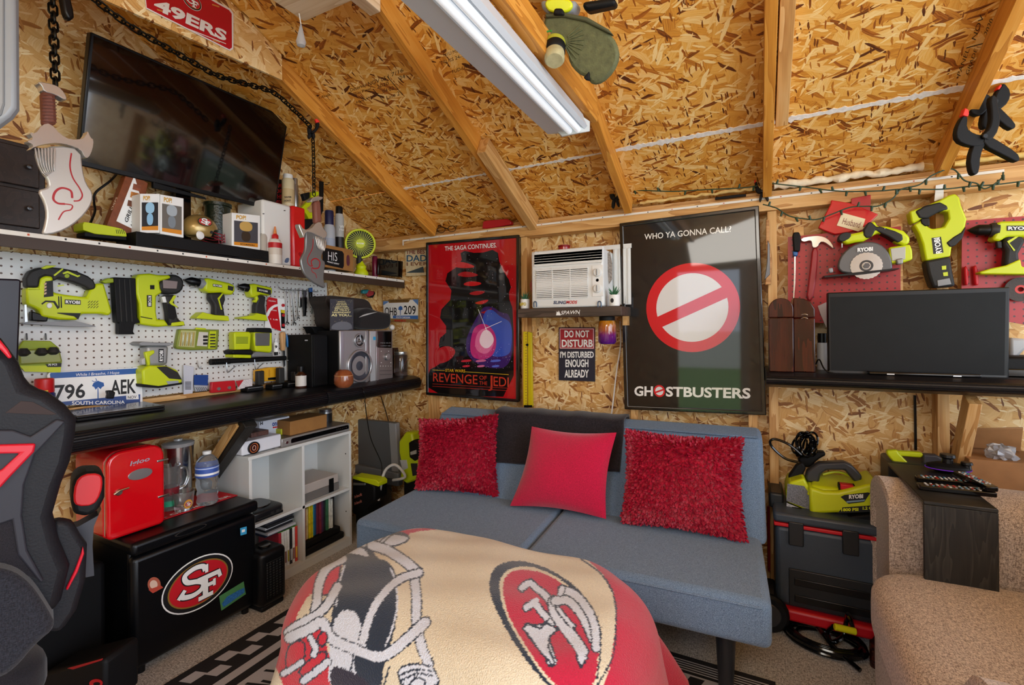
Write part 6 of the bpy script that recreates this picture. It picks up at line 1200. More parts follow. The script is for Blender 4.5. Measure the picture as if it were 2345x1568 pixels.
# battery packs
for k, (x0, y0, x1, y1, lab) in enumerate(((600, 1120, 850, 1200, 'black tool battery pack at left of three on the workbench'), (845, 1085, 1010, 1180, 'black tool battery pack with tallest post, middle of three'), (1000, 1100, 1130, 1160, 'black tool battery pack at right, nearest the small brown bottle'))):
    a = onB(ZF, x0+20, y1); b = onB(ZF, x1-10, y1-12); t = thing('battery_pack', (a+b)/2, lab, 'battery', 'tool batteries on the workbench')
    c_ = (a+b)/2; L = (b-a).length; hh = .028
    box('base', BLKM, c_.x-.045, c_.x+.02, c_.y-L*.42, c_.y+L*.42, ZD, ZD+hh, t, bev=.006); box('silver_band', GRY, c_.x-.0455, c_.x+.0205, c_.y-L*.40, c_.y+L*.40, ZD+hh*.62, ZD+hh*.85, t, bev=.004)
    px_ = onB(ZF, (745, 910, 1045)[k], y1-20); zt_p = PX(c_.x).at(*zp(ZF, (745, 910, 1045)[k], (1012, 985, 1022)[k])).z
    box('terminal_post', DGR, c_.x-.03, c_.x+.004, px_.y-.018, px_.y+.018, ZD+hh, zt_p, t, bev=.005)
q = PX(-2.44)
t = mk('tin_box', 'red flat tin leaning against the pegboard behind the batteries', 'tin', q, ZF, [('tin', mat('c01420', .35), [(340, 1212), (570, 1190), (560, 1095), (345, 1112)], 0, .02, .003)])
for x, y in ((405, 1172), (502, 1162)): a = q.at(*zp(ZF, x, y)); cyl('knob', SIL, a, a+Vector((.006, 0, 0)), .008, t)
t = mk('paper_packet', 'white and red printed packet lying behind the black batteries', 'package', q.off(.01), ZF, [('packet', mat('d9d0d0', .6, noise=.3, ns=160), [(585, 1180), (720, 1150), (715, 1080), (600, 1095)], 0, .01, .001), ('red_corner', mat('b81a26', .5), [(565, 1100), (640, 1090), (590, 1160)], .001, .0005)])
t = mk('yellow_case', 'yellow and black tool bit case behind the batteries on workbench', 'case', q.off(-.005), ZF, [('case', mat('dca21a', .45), [(755, 1110), (1015, 1095), (1020, 985), (1005, 972), (870, 975), (755, 1000)], 0, .03, .006), ('latch', BLK, [(865, 1070), (960, 1062), (960, 1088), (865, 1092)], .001, .002)])
for k in range(3): tr('rib', mat('c18a10', .45), zz(ZF, (800+k*70, 1060), (812+k*70, 1060), (812+k*70, 995), (800+k*70, 995)), q.off(-.005), .003, t, d=.003, bev=.001)
def onbench(name, label, cat_, x, c, cx, ytop, w_, prof, mats):
    q = PX(x); p = q.at(*zp(c, cx, ytop+30)); p = Vector((x, p.y, ZD)); d_ = (p-CAM).dot(FW); r = w_/c[2]/2/FPX*d_; h = q.at(*zp(c, cx, ytop)).z-ZD
    t = thing(name, p, label, cat_); k = 0
    for nm, mi, pr_ in prof: lathe(nm, mats[mi], [(max(.0005, a*r), b*h) for a, b in pr_], p, P=t)
    return t, p, r, h
t, p, r, h = onbench('medicine_bottle', 'small brown bottle with black cap and white label beside black speaker', 'bottle', -2.30, ZF, 1168, 965, 95, [('glass', 0, [(.95, 0), (1, .03), (1, .62), (.5, .74), (.45, .78)]), ('cap', 1, [(.55, .76), (.56, .78), (.55, 1)])], [mat('3a1c10', .15), BLK])
label_on(t, p, r, ZD, h, .1, .58, mat('d6d2cc', .5))
# speakers and stereo
def spk(name, label, y0px, y1px, xf, depth, c, ytop, extra=None):
    q = PX(xf); ya = q.uv(*zp(c, y0px, ytop+200))[0]; yb = q.uv(*zp(c, y1px, ytop+200))[0]; z1 = q.uv(*zp(c, (y0px+y1px)/2, ytop))[1]
    return ya, yb, z1
XS = -2.17
q = PX(XS)
# slim black speaker furthest left (its side faces the camera)
yb = q.uv(*zp(ZF, 1325, 900))[0]; ya = onX(*zp(ZF, 1160, 900), -2.36).y; z1 = PX(-2.36).at(*zp(ZF, 1200, 672)).z
t = thing('speaker', (-2.36, ya, ZD), 'plain black slim speaker left of the silver fronted one', 'speaker')
box('cabinet', BLKM, -2.47, -2.26, ya+.0, ya+.11, ZD, z1, t, bev=.004); box('front_grille', BLKM, -2.26, -2.252, ya+.006, ya+.104, ZD+.008, z1-.008, t, bev=.002)
tr('badge', GRY, zz(ZF, (1205, 730), (1232, 730), (1232, 718), (1205, 718)), PX(-2.2515), .0005, t)
y0 = q.uv(*zp(ZF, 1530, 900))[0]; y1 = q.uv(*zp(ZF, 1800, 900))[0]; z1 = q.uv(*zp(ZF, 1600, 632))[1]
t = thing('stereo_speaker', (XS-.1, (y0+y1)/2, ZD), 'silver fronted stereo speaker with large round woofer on the workbench', 'speaker')
FACE = mat('a5a3a4', .3, .6, name='silver_grey_face')
box('cabinet', BLKM, -2.42, XS-.012, y0, y1, ZD, z1, t, bev=.005); box('front', FACE, XS-.012, XS, y0, y1, ZD, z1, t, bev=.005)
for xa, xb in ((1535, 1575), (1770, 1800)): tr('trim_strip', SIL, zz(ZF, (xa, 1120), (xb-8, 1120), (xb-8, 640), (xa, 640)), q, .004, t, d=.004, bev=.002)
wc = q.uv(*zp(ZF, 1712, 960)); wr = (q.uv(*zp(ZF, 1825, 960))[0]-q.uv(*zp(ZF, 1598, 960))[0])/2
ring('woofer_ring', SIL, ell(*wc, wr, wr, 40), ell(*wc, wr*.86, wr*.86, 40), q.off(.010), .012, t, bev=.003)
lathe('woofer_cone', mat('3a3d48', .5), [(wr*.86, 0), (wr*.8, .004), (wr*.72, -.002), (wr*.3, -.009), (wr*.28, -.004), (.001, .001)], q.w(*wc, .004), (1, 0, 0), t, caps=False)
tc_ = q.uv(*zp(ZF, 1708, 725)); tr_ = wr*.42
ring('tweeter_ring', SIL, ell(*tc_, tr_, tr_, 30), ell(*tc_, tr_*.8, tr_*.8, 30), q.off(.008), .008, t, bev=.002); lathe('tweeter_cone', DST, [(tr_*.8, 0), (tr_*.3, -.006), (.001, .008)], q.w(*tc_, .003), (1, 0, 0), t, caps=False)
for k in range(3): a = math.radians(90+120*k); tube('tweeter_spoke', SIL, [q.w(tc_[0], tc_[1], .009), q.w(tc_[0]+tr_*.8*math.cos(a), tc_[1]+tr_*.8*math.sin(a), .007)], .002, t)
q = PX(XS+.0); y0 = y1+.006; y1 = q.uv(*zp(ZF, 2020, 900))[0]; z2 = q.uv(*zp(ZF, 1900, 632))[1]
t = thing('stereo_unit', (XS-.1, (y0+y1)/2, ZD), 'silver stereo unit with dark display and round volume knob', 'stereo')
box('casing', BLKM, -2.42, XS-.012, y0, y1, ZD, z2, t, bev=.004); box('front', mat('8d8280', .3, .5), XS-.012, XS, y0, y1, ZD, z2, t, bev=.004)
tr('side_strip', mat('c2c8cc', .3, .4), zz(ZF, (1815, 1115), (1862, 1108), (1862, 640), (1812, 640)), q, .003, t, d=.003, bev=.001); tr('side_strip', SIL, zz(ZF, (1870, 1100), (1890, 1098), (1890, 790), (1870, 780)), q, .003, t, d=.003, bev=.001)
tr('display', BLKG, zz(ZF, (1880, 790), (2008, 795), (2010, 640), (1880, 640)), q, .004, t, d=.004, bev=.002)
zt(ZF, GRY, 'MINI HI-FI', 1905, 742, 2000, 754, q, t, .0045, 0); zt(ZF, GRY, 'COMPACT DISC', 1905, 770, 2000, 780, q, t, .0045, 0)
tr('energy_label', mat('3a9fd0', .4), zz(ZF, (1838, 722), (1862, 722), (1862, 690), (1838, 690)), q, .0005, t, d=.0036)
a = q.at(*zp(ZF, 1962, 875)); cyl('volume_knob', FACE, a, a+Vector((.018, 0, 0)), .021, t, bev=.003); ring('knob_ring', SIL, ell(*q.uv(*zp(ZF, 1962, 875)), .026, .026, 30), ell(*q.uv(*zp(ZF, 1962, 875)), .022, .022, 30), q.off(.006), .006, t)
for k in range(5): a = q.at(*zp(ZF, 1905+k*24, 962)); cyl('button', INKW, a, a+Vector((.002, 0, 0)), .0022, t)
for x, y in ((1912, 825), (1980, 825), (1912, 930), (2000, 930), (1850, 925), (1850, 965)): a = q.at(*zp(ZF, x, y)); cyl('button', INKW, a, a+Vector((.002, 0, 0)), .0026, t)
for y in (1005, 1040): tr('drawer_line', DGR, zz(ZF, (1900, y+2), (2010, y), (2010, y-3), (1900, y-1)), q, .0005, t, d=.001)
ZT = z1   # tops of the stereo boxes
q = PX(-2.20)
t = mk('greeting_card', 'dark grey card with yellow text pyramid standing on the stereo speaker', 'card', q, ZF, [('card', mat('3e4048', .5), [(1440, 630), (1655, 630), (1655, 345), (1440, 340)], 0, .003), ('pale_arc', mat('6d7078', .5), [(1450, 628), (1645, 628), (1640, 575), (1590, 550), (1520, 550), (1455, 585)], .0005, .0003, 0, 1)])
YT = mat('efe6a8', .5)
for i, (s_, x0, x1, y0, y1) in enumerate((('NONE IN A', 1510, 1580, 362, 370), ('GALAXY SO', 1502, 1590, 376, 385), ('FAR AWAY', 1496, 1598, 390, 400), ('HAVE EVER', 1490, 1604, 406, 416), ('BEEN A DAD', 1482, 1612, 420, 432), ('AS TRULY', 1475, 1620, 437, 451), ('LEGENDARY', 1462, 1632, 457, 472), ('AS YOU...', 1450, 1640, 478, 502))): zt(ZF, YT, s_, x0, y0, x1, y1, q, t, .001, .03)
rr = random.Random(9); V, F = [], []
for i in range(60):
    a, b = q.uv(*zp(ZF, rr.uniform(1448, 1648), rr.uniform(350, 560))); s_ = rr.uniform(.0005, .0011); k = len(V); V += [(a-s_, b-s_, .0008), (a+s_, b-s_, .0008), (a+s_, b+s_, .0008), (a-s_, b+s_, .0008)]; F.append([k, k+1, k+2, k+3])
meshobj('stars', V, F, YT, t, q.mat(), K='stuff')
# caps piled on the stereo
def lump(name, label, cat_, pl, c, pts, m, th, T=None, d=0, P=None, sm=2, bev=.02):
    px = zz(c, *pts); q = pl.off(d); pp = chaikin([q.uv(*p) for p in px], sm); return prism(name, m, pp, q, th, P, bev, T=(label, cat_) if label else None, seg=4)
CAPM = rgbnode_fabric('black_cap_cloth', '0d0c0e', '262427', 220)
t = thing('baseball_cap', PX(-2.24).at(*zp(ZF, 1850, 620)), 'black cap with white flame pattern lying on the stereo', 'cap'); lump('crown', None, None, PX(-2.18), ZF, [(1700, 520), (1720, 450), (1800, 415), (1850, 440), (1960, 470), (2010, 470), (2012, 590), (1960, 625), (1750, 625), (1690, 600)], CAPM, .14, P=t)
lump('flame_mark', None, None, PX(-2.18), ZF, [(1700, 515), (1760, 480), (1850, 465), (1890, 458), (1800, 485), (1730, 505)], mat('b9b9b9', .6), .002, P=t, d=.0025, bev=0, sm=1)
t = thing('brimmed_hat', PX(-2.34).at(*zp(ZF, 1600, 500)), 'dark brown rolled brim hat behind the grey card on stereo', 'hat'); lump('crown', None, None, PX(-2.27), ZF, [(1400, 340), (1410, 305), (1560, 320), (1660, 330), (1790, 345), (1830, 420), (1850, 470), (1760, 460), (1700, 540), (1660, 630), (1450, 630), (1440, 440), (1395, 370)], mat('2a2320', .7, bump=.3), .14, P=t)
p = PX(-2.12).at(*zp(ZF, 2078, 600)); 
t = thing('tool_holder', PX(-2.34).at(*zp(ZF, 1330, 620)), 'small black plastic holder fixed above the slim speaker', 'holder'); tr('holder', BLKM, zz(ZF, (1262, 595), (1440, 600), (1440, 655), (1300, 660), (1285, 625)), PX(-2.36), .08, t, bev=.005)
lathe('golf_ball', mat('d8d4ce', .5), [(.0005, 0)]+[(.019*math.sin(PI*k/10), .019-.019*math.cos(PI*k/10)) for k in range(1, 10)]+[(.0005, .038)], (-2.2, p.y+.02, z2), T=('white ball lying on the stereo beside black cap', 'ball'))
t = mk('wall_pliers', 'red and teal handled pliers sticking out of top right pegboard corner', 'pliers', PX(-2.40), ZF, [('grip', mat('1f7a80', .4), [(1745, 290), (1750, 255), (1800, 252), (1815, 275), (1790, 295)], 0, .03, .008), ('grip', mat('9a2a30', .4), [(1780, 300), (1800, 262), (1850, 270), (1845, 305), (1800, 322)], .005, .02, .006), ('pivot', BLKM, [(1800, 295), (1850, 265), (1862, 290), (1840, 330), (1795, 328)], -.01, .02, .006)])
# right end of the bench: jar, frame, books
pl_ = onB(ZF, 1598, 1168); h = .075
t = thing('ornament_bowl', pl_, 'round polished wooden bowl shaped ball before the silver speaker', 'ornament'); dd = (pl_-CAM).dot(FW); r = 176/4.0431/2/FPX*dd; hh = 175/4.0431/FPX*dd
OWL = mat('8a4a2a', .15, coat=.7, noise=.15, ns=30, name='polished_brown')
lathe('bowl', OWL, [(r*.3, 0), (r*.7, hh*.06), (r*.97, hh*.25), (r, hh*.45), (r*.96, hh*.66)], pl_+Vector((-r*.5, .0, 0)), P=t); lathe('rim_line', mat('b98a5a', .3), [(r*.97, hh*.66), (r*.96, hh*.69)], pl_+Vector((-r*.5, 0, 0)), P=t); lathe('lid', OWL, [(r*.95, hh*.69), (r*.8, hh*.86), (r*.45, hh*.98), (.001, hh)], pl_+Vector((-r*.5, 0, 0)), P=t)
q = PX(-2.22)
p = q.at(*zp(ZF, 2095, 1080)); r = .047; p = Vector((-2.22, p.y, ZD)); zt3 = q.at(*zp(ZF, 2095, 830)).z-ZD
t = thing('glass_jar', p, 'clear glass jar with silver lid and red straw at bench end', 'jar')
lathe('glass', mat('6a5a56', .08, trans=.75, name='jar_glass'), [(r*.95, 0), (r, .01), (r, zt3*.86), (r*.92, zt3*.9)], p, P=t); lathe('lid', SIL, [(r*.97, zt3*.88), (r*1.0, zt3*.9), (r*.98, zt3)], p, P=t); tube('straw', mat('c83a34', .4), [p+Vector((.03, -.03, .02)), p+Vector((.01, .03, zt3*.7))], .0025, t)
lathe('cotton', INKW, [(r*.7, .004), (r*.85, .015), (r*.4, .03)], p, P=t)
q = PX(-2.32); t = mk('picture_frame', 'dark wooden picture frame standing behind the glass jar', 'frame', q, ZF, [('frame', WALNUT, [(2025, 1075), (2240, 1075), (2240, 775), (2030, 795)], 0, .05, .003), ('picture', mat('1c1413', .2), [(2040, 1060), (2155, 1065), (2160, 800), (2045, 812)], .002, .002)])
t = mk('book', 'slim pale green book upright at right end of workbench', 'book', PX(-2.29), ZF, [('pages', mat('b9b8ac', .6), [(2228, 1068), (2280, 1060), (2282, 818), (2232, 815)], 0, .12, .002)])
t = mk('bench_bottle', 'thin silver tube standing behind stereo in the corner', 'tube', PX(-2.36), ZF, [('tube', SIL, [(2060, 760), (2080, 760), (2078, 670), (2062, 670)], 0, .02, .006)])
# dark monitor at the left end of the bench
t = mk('dark_screen', 'dark monitor standing on left end of the workbench, cut by the frame', 'monitor', PX(-2.25), ZE, [('casing', mat('15101c', .3), [(-420, 900), (165, 900), (205, -150), (190, -170), (-420, -190)], 0, .05, .006)])
# ------------------------------------------------------------------ on top of the fridge
FT = .5155
mt = [onZ(*zp(ZG, *p), FT) for p in ((590, 630), (730, 672), (1405, 450), (1140, 392))]
mt[0] = Vector((-2.40, mt[1].y-.01, FT)); mt[3] = Vector((-2.40, mt[2].y-.01, FT))
t = thing('bar_mat', (mt[0]+mt[2])/2, 'red bar mat with white words under things on mini fridge', 'mat')
hexa('mat', mat('c4101c', .6), mt+[v+Vector((0, 0, .003)) for v in mt], t, .001, 1)
q = Pl(mt[1]+Vector((0, 0, .0036)), mt[2]-mt[1], Vector((-1, 0, 0))); L = (mt[2]-mt[1]).length
textq('lettering', INKW, 'NEVER GAME OVER', q.w(L*.05, .012), q.w(L*.95, .012), q.w(L*.05, .036), t, .02)
FT2 = FT+.0035
# red retro cooler
xf = -2.17; q = PX(xf); a = q.uv(*zp(ZG, 632, 450)); b = q.uv(*zp(ZG, 975, 450)); ztp = q.uv(*zp(ZG, 800, 172))[1]
t = thing('retro_cooler', (-2.28, (a[0]+b[0])/2, FT2), 'small glossy red retro cooler with chrome latch on mini fridge', 'cooler')
def rrect(a0, b0, a1, b1, r, n=5):
    out = []
    for cx_, cy_, s_ in ((a1-r, b1-r, 0), (a0+r, b1-r, 1), (a0+r, b0+r*.4, 2), (a1-r, b0+r*.4, 3)):
        rr_ = r if s_ < 2 else r*.4; cx2 = a1-rr_ if s_ in (0, 3) else a0+rr_
        for k in range(n+1): an = PI/2*(s_+k/n); out.append((cx2+rr_*math.cos(an), (b1-rr_ if s_ < 2 else b0+rr_)+rr_*math.sin(an)))
    return out
prism('body', REDG, rrect(a[0], FT2, b[0], ztp, .05), q.off(-.032), .22, t, bev=.004); prism('seal', mat('c9a58a', .5), rrect(a[0]+.003, FT2+.002, b[0]-.003, ztp-.003, .048), q.off(-.026), .008, t)
prism('door', REDG, rrect(a[0], FT2, b[0], ztp, .05), q, .026, t, bev=.010, seg=3)
c_ = q.uv(*zp(ZG, 828, 322)); prism('chrome_plate', SIL, ell(*c_, .042, .021, 28), q.off(.003), .003, t, bev=.001); txt(mat('d8dcf0', .2, .6), 'Igloo', zp(ZG, 765, 285), zp(ZG, 880, 252), zp(ZG, 775, 248), q, t, .003, .02)
tube('latch', STEEL, [q.off(.008).at(*zp(ZG, *p)) for p in ((672, 445), (700, 425), (715, 418), (762, 403))], [.005, .0035], t, sm=3); a_ = q.at(*zp(ZG, 700, 430)); cyl('latch_boss', STEEL, a_, a_+Vector((.008, 0, 0)), .012, t, bev=.003)
for x, y in ((962, 240), (968, 450)): a_ = q.off(.002).at(*zp(ZG, x, y)); beam('hinge', STEEL, a_+Vector((0, -.022, 0)), a_+Vector((0, .02, .0)), .006, .009, P=t)
# tumbler, mug, shot glass, water bottle
def fstand(name, label, cat_, cx, ybase, ytop, w_, segs, back=None, c=ZG, z0=FT2, x=None):
    b = onZ(*zp(c, cx, ybase), z0)
    if x is not None: b = Vector((x, onX(*zp(c, cx, ybase), x).y, z0))
    d_ = (b-CAM).dot(FW); r = w_/c[2]/2/FPX*d_; h = (ybase-ytop)/c[2]/FPX*d_
    if x is not None: h = PX(x).at(*zp(c, cx, ytop)).z-z0
    t = thing(name, b, label, cat_)
    for nm, m, pr_ in segs: lathe(nm, m, [(max(.0005, e*r), f*h) for e, f in pr_], b, P=t)
    return t, b, r, h
GLS = mat('e8e4e0', .05, trans=.92, ior=1.35, name='clear_glass')
t, b, r, h = fstand('tumbler', 'tall steel tumbler with clear lid behind the glass mug', 'tumbler', 1055, 425, 112, 155, [('cup', STEEL, [(.75, 0), (.8, .01), (1, .86), (1.02, .9)]), ('lid', mat('c9c6c4', .1, trans=.5), [(1.04, .89), (1.05, .94), (.9, .96), (.3, .97), (.28, 1)])], x=-2.38)
t, b, r, h = fstand('glass_mug', 'clear handled glass mug beside the red cooler', 'mug', 1003, 530, 272, 110, [('glass', GLS, [(.7, 0), (.72, .02), (.8, .3), (1, 1), (.92, 1), (.72, .3), (.62, .05)]), ('red_band', mat('7a2028', .4, noise=.4, ns=90), [(.84, .36), (.9, .52)]), ('green_band', mat('2a9a72', .4), [(.76, .1), (.78, .24)])])
tube('handle', GLS, [b+Vector((.0, r*.9, h*.9)), b+Vector((.0, r*1.7, h*.85)), b+Vector((0, r*1.9, h*.65)), b+Vector((0, r*1.5, h*.45)), b+Vector((0, r*.85, h*.42))], .005, t, sm=5)
t, b, r, h = fstand('shot_glass', 'small clear shot glass with football logo before the mug', 'glass', 1085, 532, 422, 112, [('glass', GLS, [(.8, 0), (.82, .04), (1, 1), (.9, 1), (.74, .25), (.3, .2)])])
qq = Pl(b+Vector((r*.93, -r*.1, h*.38)), (0, 1, 0), (0, 0, 1)); prism('gold_oval', mat('d08a2a', .4), ell(.002, 0, r*.42, r*.46, 24), qq, 0, t); sf_logo(qq, .002, 0, r*.32, r*.26, t, .0008, e=.0003)
t, b, r, h = fstand('water_bottle', 'clear plastic water bottle with blue label standing on red mat', 'bottle', 1225, 495, 185, 120, [('plastic', mat('dfe4e8', .05, trans=.9, ior=1.25, name='clear_plastic'), [(.8, 0), (.9, .02), (.94, .08), (.84, .14), (.94, .2), (.84, .27), (.96, .34), (.98, .44), (.9, .48), (.98, .52), (1, .74), (.9, .82), (.6, .9), (.34, .94), (.34, .96)]), ('cap', WHT, [(.36, .94), (.38, .95), (.38, .995), (.35, 1)])])
label_on(t, b, r, FT2, h, .53, .73, mat('3a58a8', .35), ex=1.02); label_on(t, b, r, FT2, h, .57, .61, INKW, ex=1.03); label_on(t, b, r, FT2, h, .69, .71, mat('b8c8e8', .35), ex=1.03)
# ------------------------------------------------------------------ white cube shelf
UX = -2.2; ua, ub, uh = 1.47, 2.125, .69
t = thing('cube_shelf', (-2.33, (ua+ub)/2, 0), 'white four cube shelf unit under the workbench full of games', 'shelf unit')
UW = mat('d5d6d2', .45, name='white_laminate'); UD = .28; wz = .016
uz = H+PX(UX).uv(*zp(ZH, 1040, 1270))[1]*0; zmid = PX(UX).uv(*zp(ZH, 1385, 700))[1]; ymid = PX(UX).uv(*zp(ZH, 1030, 700))[0]
zbot = .0
for nm, a in (('side_panel', (ua, ua+wz, .0, uh-wz)), ('side_panel', (ub-wz, ub, .0, uh-wz)), ('divider', (ymid-wz/2, ymid+wz/2, .05, uh-wz)), ('top_panel', (ua-.003, ub+.003, uh-wz, uh)), ('bottom_panel', (ua+wz, ub-wz, .035, .05)), ('middle_shelf', (ua+wz, ub-wz, zmid-wz, zmid))):
    box(nm, UW, UX-UD, UX, a[0], a[1], a[2], a[3], t, bev=.001)
box('back_panel', UW, UX-UD+.001, UX-UD+.005, ua+wz, ub-wz, .05, uh-wz, t); box('plinth', UW, UX-.02, UX-.002, ua+wz, ub-wz, 0, .035, t)
for z in (.2, .55): cyl('screw_head', DGR, (UX-.03, ub-wz-.001, z), (UX-.03, ub-wz+.002, z), .004, t)
UT = uh+.0005
def ubox(name, label, cat_, c, x0, y0, x1, y1, m, xf, depth, z0, T=True, P=None, bev=.003, group=None):
    q = PX(xf); a = q.uv(*zp(c, x0, (y0+y1)/2))[0]; b = q.uv(*zp(c, x1, (y0+y1)/2))[0]; zt_ = q.uv(*zp(c, (x0+x1)/2, y0))[1]
    return box(name, m, xf-depth, xf, a, b, z0, zt_, P, bev, T=((label, cat_)+((group,) if group else ())) if label else None)
# projector
q = PX(-2.22); a = q.uv(*zp(ZH, 500, 400))[0]; a = max(a, ua-.02); b = q.uv(*zp(ZH, 868, 380))[0]; zt_ = UT+.072
t = thing('projector', (-2.3, (a+b)/2, UT), 'white projector with orange ringed lens on the cube shelf', 'projector')
PW = mat('dcdde4', .4); box('casing', PW, -2.42, -2.222, a, b, UT+.006, zt_, t, bev=.008, seg=3); 
lc = q.uv(*zp(ZH, 655, 408)); ring('lens_ring', BLK, ell(*lc, .030, .030, 30), ell(*lc, .024, .024, 30), q.off(.008), .012, t, bev=.001); prism('lens_trim', mat('c86a3a', .3), ell(*lc, .024, .024, 26), q.off(.003), .003, t); prism('lens_glass', mat('2a1410', .05, coat=.8), ell(*lc, .018, .020, 26), q.off(.005), .003, t); ring('lens_inner', mat('d8a08a', .3), ell(*lc, .010, .013, 20), ell(*lc, .007, .010, 20), q.off(.006), .001, t)
for y in (a+.03, b-.03): cyl('foot', BLK, (-2.25, y, UT), (-2.25, y, UT+.007), .008, t)
t = ubox('remote_tray', 'patterned dark card lying on top of the white projector', 'card', ZH, 640, 285, 770, 300, mat('5a3c34', .5, noise=.5, ns=60), -2.27, .12, zt_+.0005)
# dvd player
q = PX(-2.205); a = q.uv(*zp(ZH, 872, 350))[0]; b = q.uv(*zp(ZH, 1380, 250))[0]; h_ = .046
t = thing('dvd_player', (-2.32, (a+b)/2, UT), 'slim silver disc player on the right half of cube shelf', 'disc player')
box('casing', mat('6a6462', .35, .3), -2.44, -2.22, a, b, UT, UT+h_, t, bev=.002); box('front', mat('9c9895', .3, .4), -2.222, -2.21, a, b, UT+.002, UT+h_, t, bev=.004)
prism('black_window', BLKG, rrect(a+.055, UT+.013, b-.01, UT+h_-.009, .011), PX(-2.2085), .002, t); cyl('power_button', STEEL, (-2.21, a+.028, UT+.023), (-2.205, a+.028, UT+.023), .007, t)
for k in range(6): y = b-.10+k*.014; cyl('button', STEEL, (-2.209, y, UT+.024), (-2.206, y, UT+.024), .003, t)
zdv = UT+h_+.0005
t = ubox('cable_box', 'white and blue cable carton behind the projector', 'box', ZH, 700, 192, 925, 265, mat('d2d4dc', .5), -2.34, .10, zdv); p_ = PX(-2.339); zt(ZH, mat('1a3a8a', .5), 'onn', 795, 220, 845, 248, p_, t, 0, .03, -6); zt(ZH, INKR, '---', 800, 252, 842, 262, p_, t, 0, .03, -6)
for x in (705, 898): zt(ZH, INKB, 'H', x, 215, x+20, 240, p_, t, 0, .05, -4)
t = ubox('lime_box', 'lime yellow packet lying under the white cable carton', 'box', ZH, 860, 262, 928, 300, mat('b9bd20', .5), -2.30, .05, zdv)
t = ubox('cardboard_box', 'flat open cardboard box on the silver disc player', 'box', ZH, 930, 185, 1205, 262, CARD, -2.235, .15, zdv)
t, b_, r_, h_2 = fstand('canister', 'black canister with red and white top behind the cardboard box', 'canister', 1195, 245, 118, 95, [('can', mat('1c1c1e', .3), [(1, 0), (1, .8)]), ('ring', SIL, [(1.02, .8), (1.02, .88)]), ('lid', mat('3a3234', .3), [(.95, .88), (.9, 1)])], c=ZH, z0=UT, x=-2.40)
# inside the cubes
MZ = zmid+.0005; BZ = .0505
t = thing('retro_console', (-2.3, 1.95, MZ), 'grey and black retro game console in upper right cube', 'console')
q = PX(-2.225); a = ymid+.012; b = q.uv(*zp(ZH, 1295, 600))[0]
box('lower_shell', mat('6e6a66', .5), -2.44, -2.225, a, b, MZ+.004, MZ+.048, t, bev=.003); box('upper_shell', mat('b3aaa2', .5), -2.44, -2.222, a, b-.008, MZ+.049, MZ+.10, t, bev=.004); box('black_panel', BLK, -2.2215, -2.2195, b-.08, b-.045, MZ+.006, MZ+.085, t, bev=.001)
box('red_label', mat('a8222a', .5), -2.36, -2.33, a+.03, a+.07, MZ+.1002, MZ+.101, t)
t = thing('game_console', (-2.3, 1.6, MZ), 'rounded black game console in upper left cube', 'console')
q = PX(-2.215); a = ua+.02; b = q.uv(*zp(ZH, 895, 860))[0]
softbox('shell', mat('19191c', .35), -2.43, -2.212, a, b, MZ+.006, MZ+.05, t, 6, n=24); cyl('round_hatch', BLKG, (-2.32, (a+b)/2, MZ+.046), (-2.32, (a+b)/2, MZ+.056), .07, t, bev=.004); box('base', BLKM, -2.42, -2.22, a+.01, b-.01, MZ, MZ+.014, t, bev=.003); 
for y in (b-.05, b-.08): box('controller_port', DGR, -2.213, -2.209, y-.010, y+.010, MZ+.018, MZ+.03, t)
t = thing('stacked_console', (-2.3, 1.95, BZ), 'flat black console lying on the floor of lower right cube', 'console')
q = PX(-2.22); b = ub-wz-.02
box('shell', BLKM, -2.44, -2.225, ymid+.012, b, BZ, BZ+.038, t, bev=.008); t = thing('stacked_console', (-2.3, 1.95, BZ+.039), 'second flat black console stacked on the first in lower right cube', 'console'); box('shell', BLKM, -2.44, -2.235, ymid+.012, b-.02, BZ+.039, BZ+.077, t, bev=.008)
rr = random.Random(11); gz = BZ+.078
cols = ['7a4a26', 'b9862a', '8a3a20', 'c9b27a', 'd6c21e', 'c8b418', '2a8aa0', '1f4a7a', '6a2a3a', '7a2a3a', '4a2a4a', '2a2a30', '3a6a4a', 'd8d6cc', 'c8cac2', '1c1c20']
y = ymid+.014; k = 0
ordn = ['first', 'second', 'third', 'fourth', 'fifth', 'sixth', 'seventh', 'eighth', 'ninth', 'tenth', 'eleventh', 'twelfth', 'thirteenth', 'fourteenth', 'fifteenth', 'sixteenth', 'seventeenth', 'eighteenth']
cn = ['brown', 'gold', 'rust', 'cream', 'bright yellow', 'yellow', 'teal', 'navy', 'maroon', 'plum', 'dark violet', 'black', 'green', 'white', 'pale grey', 'black']
while y < ub-wz-.02 and k < 16:
    w_ = rr.uniform(.011, .017); hh = rr.uniform(.17, .195)
    o = box('game_case', mat(cols[k], .35, noise=.3, ns=50), -2.40, -2.262+rr.uniform(0, .012), y, y+w_, gz, gz+hh, bev=.001, T=('%s game case, %s from the divider in lower right cube' % (cn[k], ordn[k]), 'game case', 'upright cases in the lower right cube')); 
    zc_ = gz+hh*.5; box('spine_mark', mat(rr.choice(['e8e4da', 'c8322a', '1a1a1e', 'd8b83a']), .5), o.location.x+abs(o.dimensions.x)/2 if False else -2.2495, -2.2485, y+w_*.25, y+w_*.75, zc_, zc_+.05, o) if False else None
    y += w_+.002; k += 1
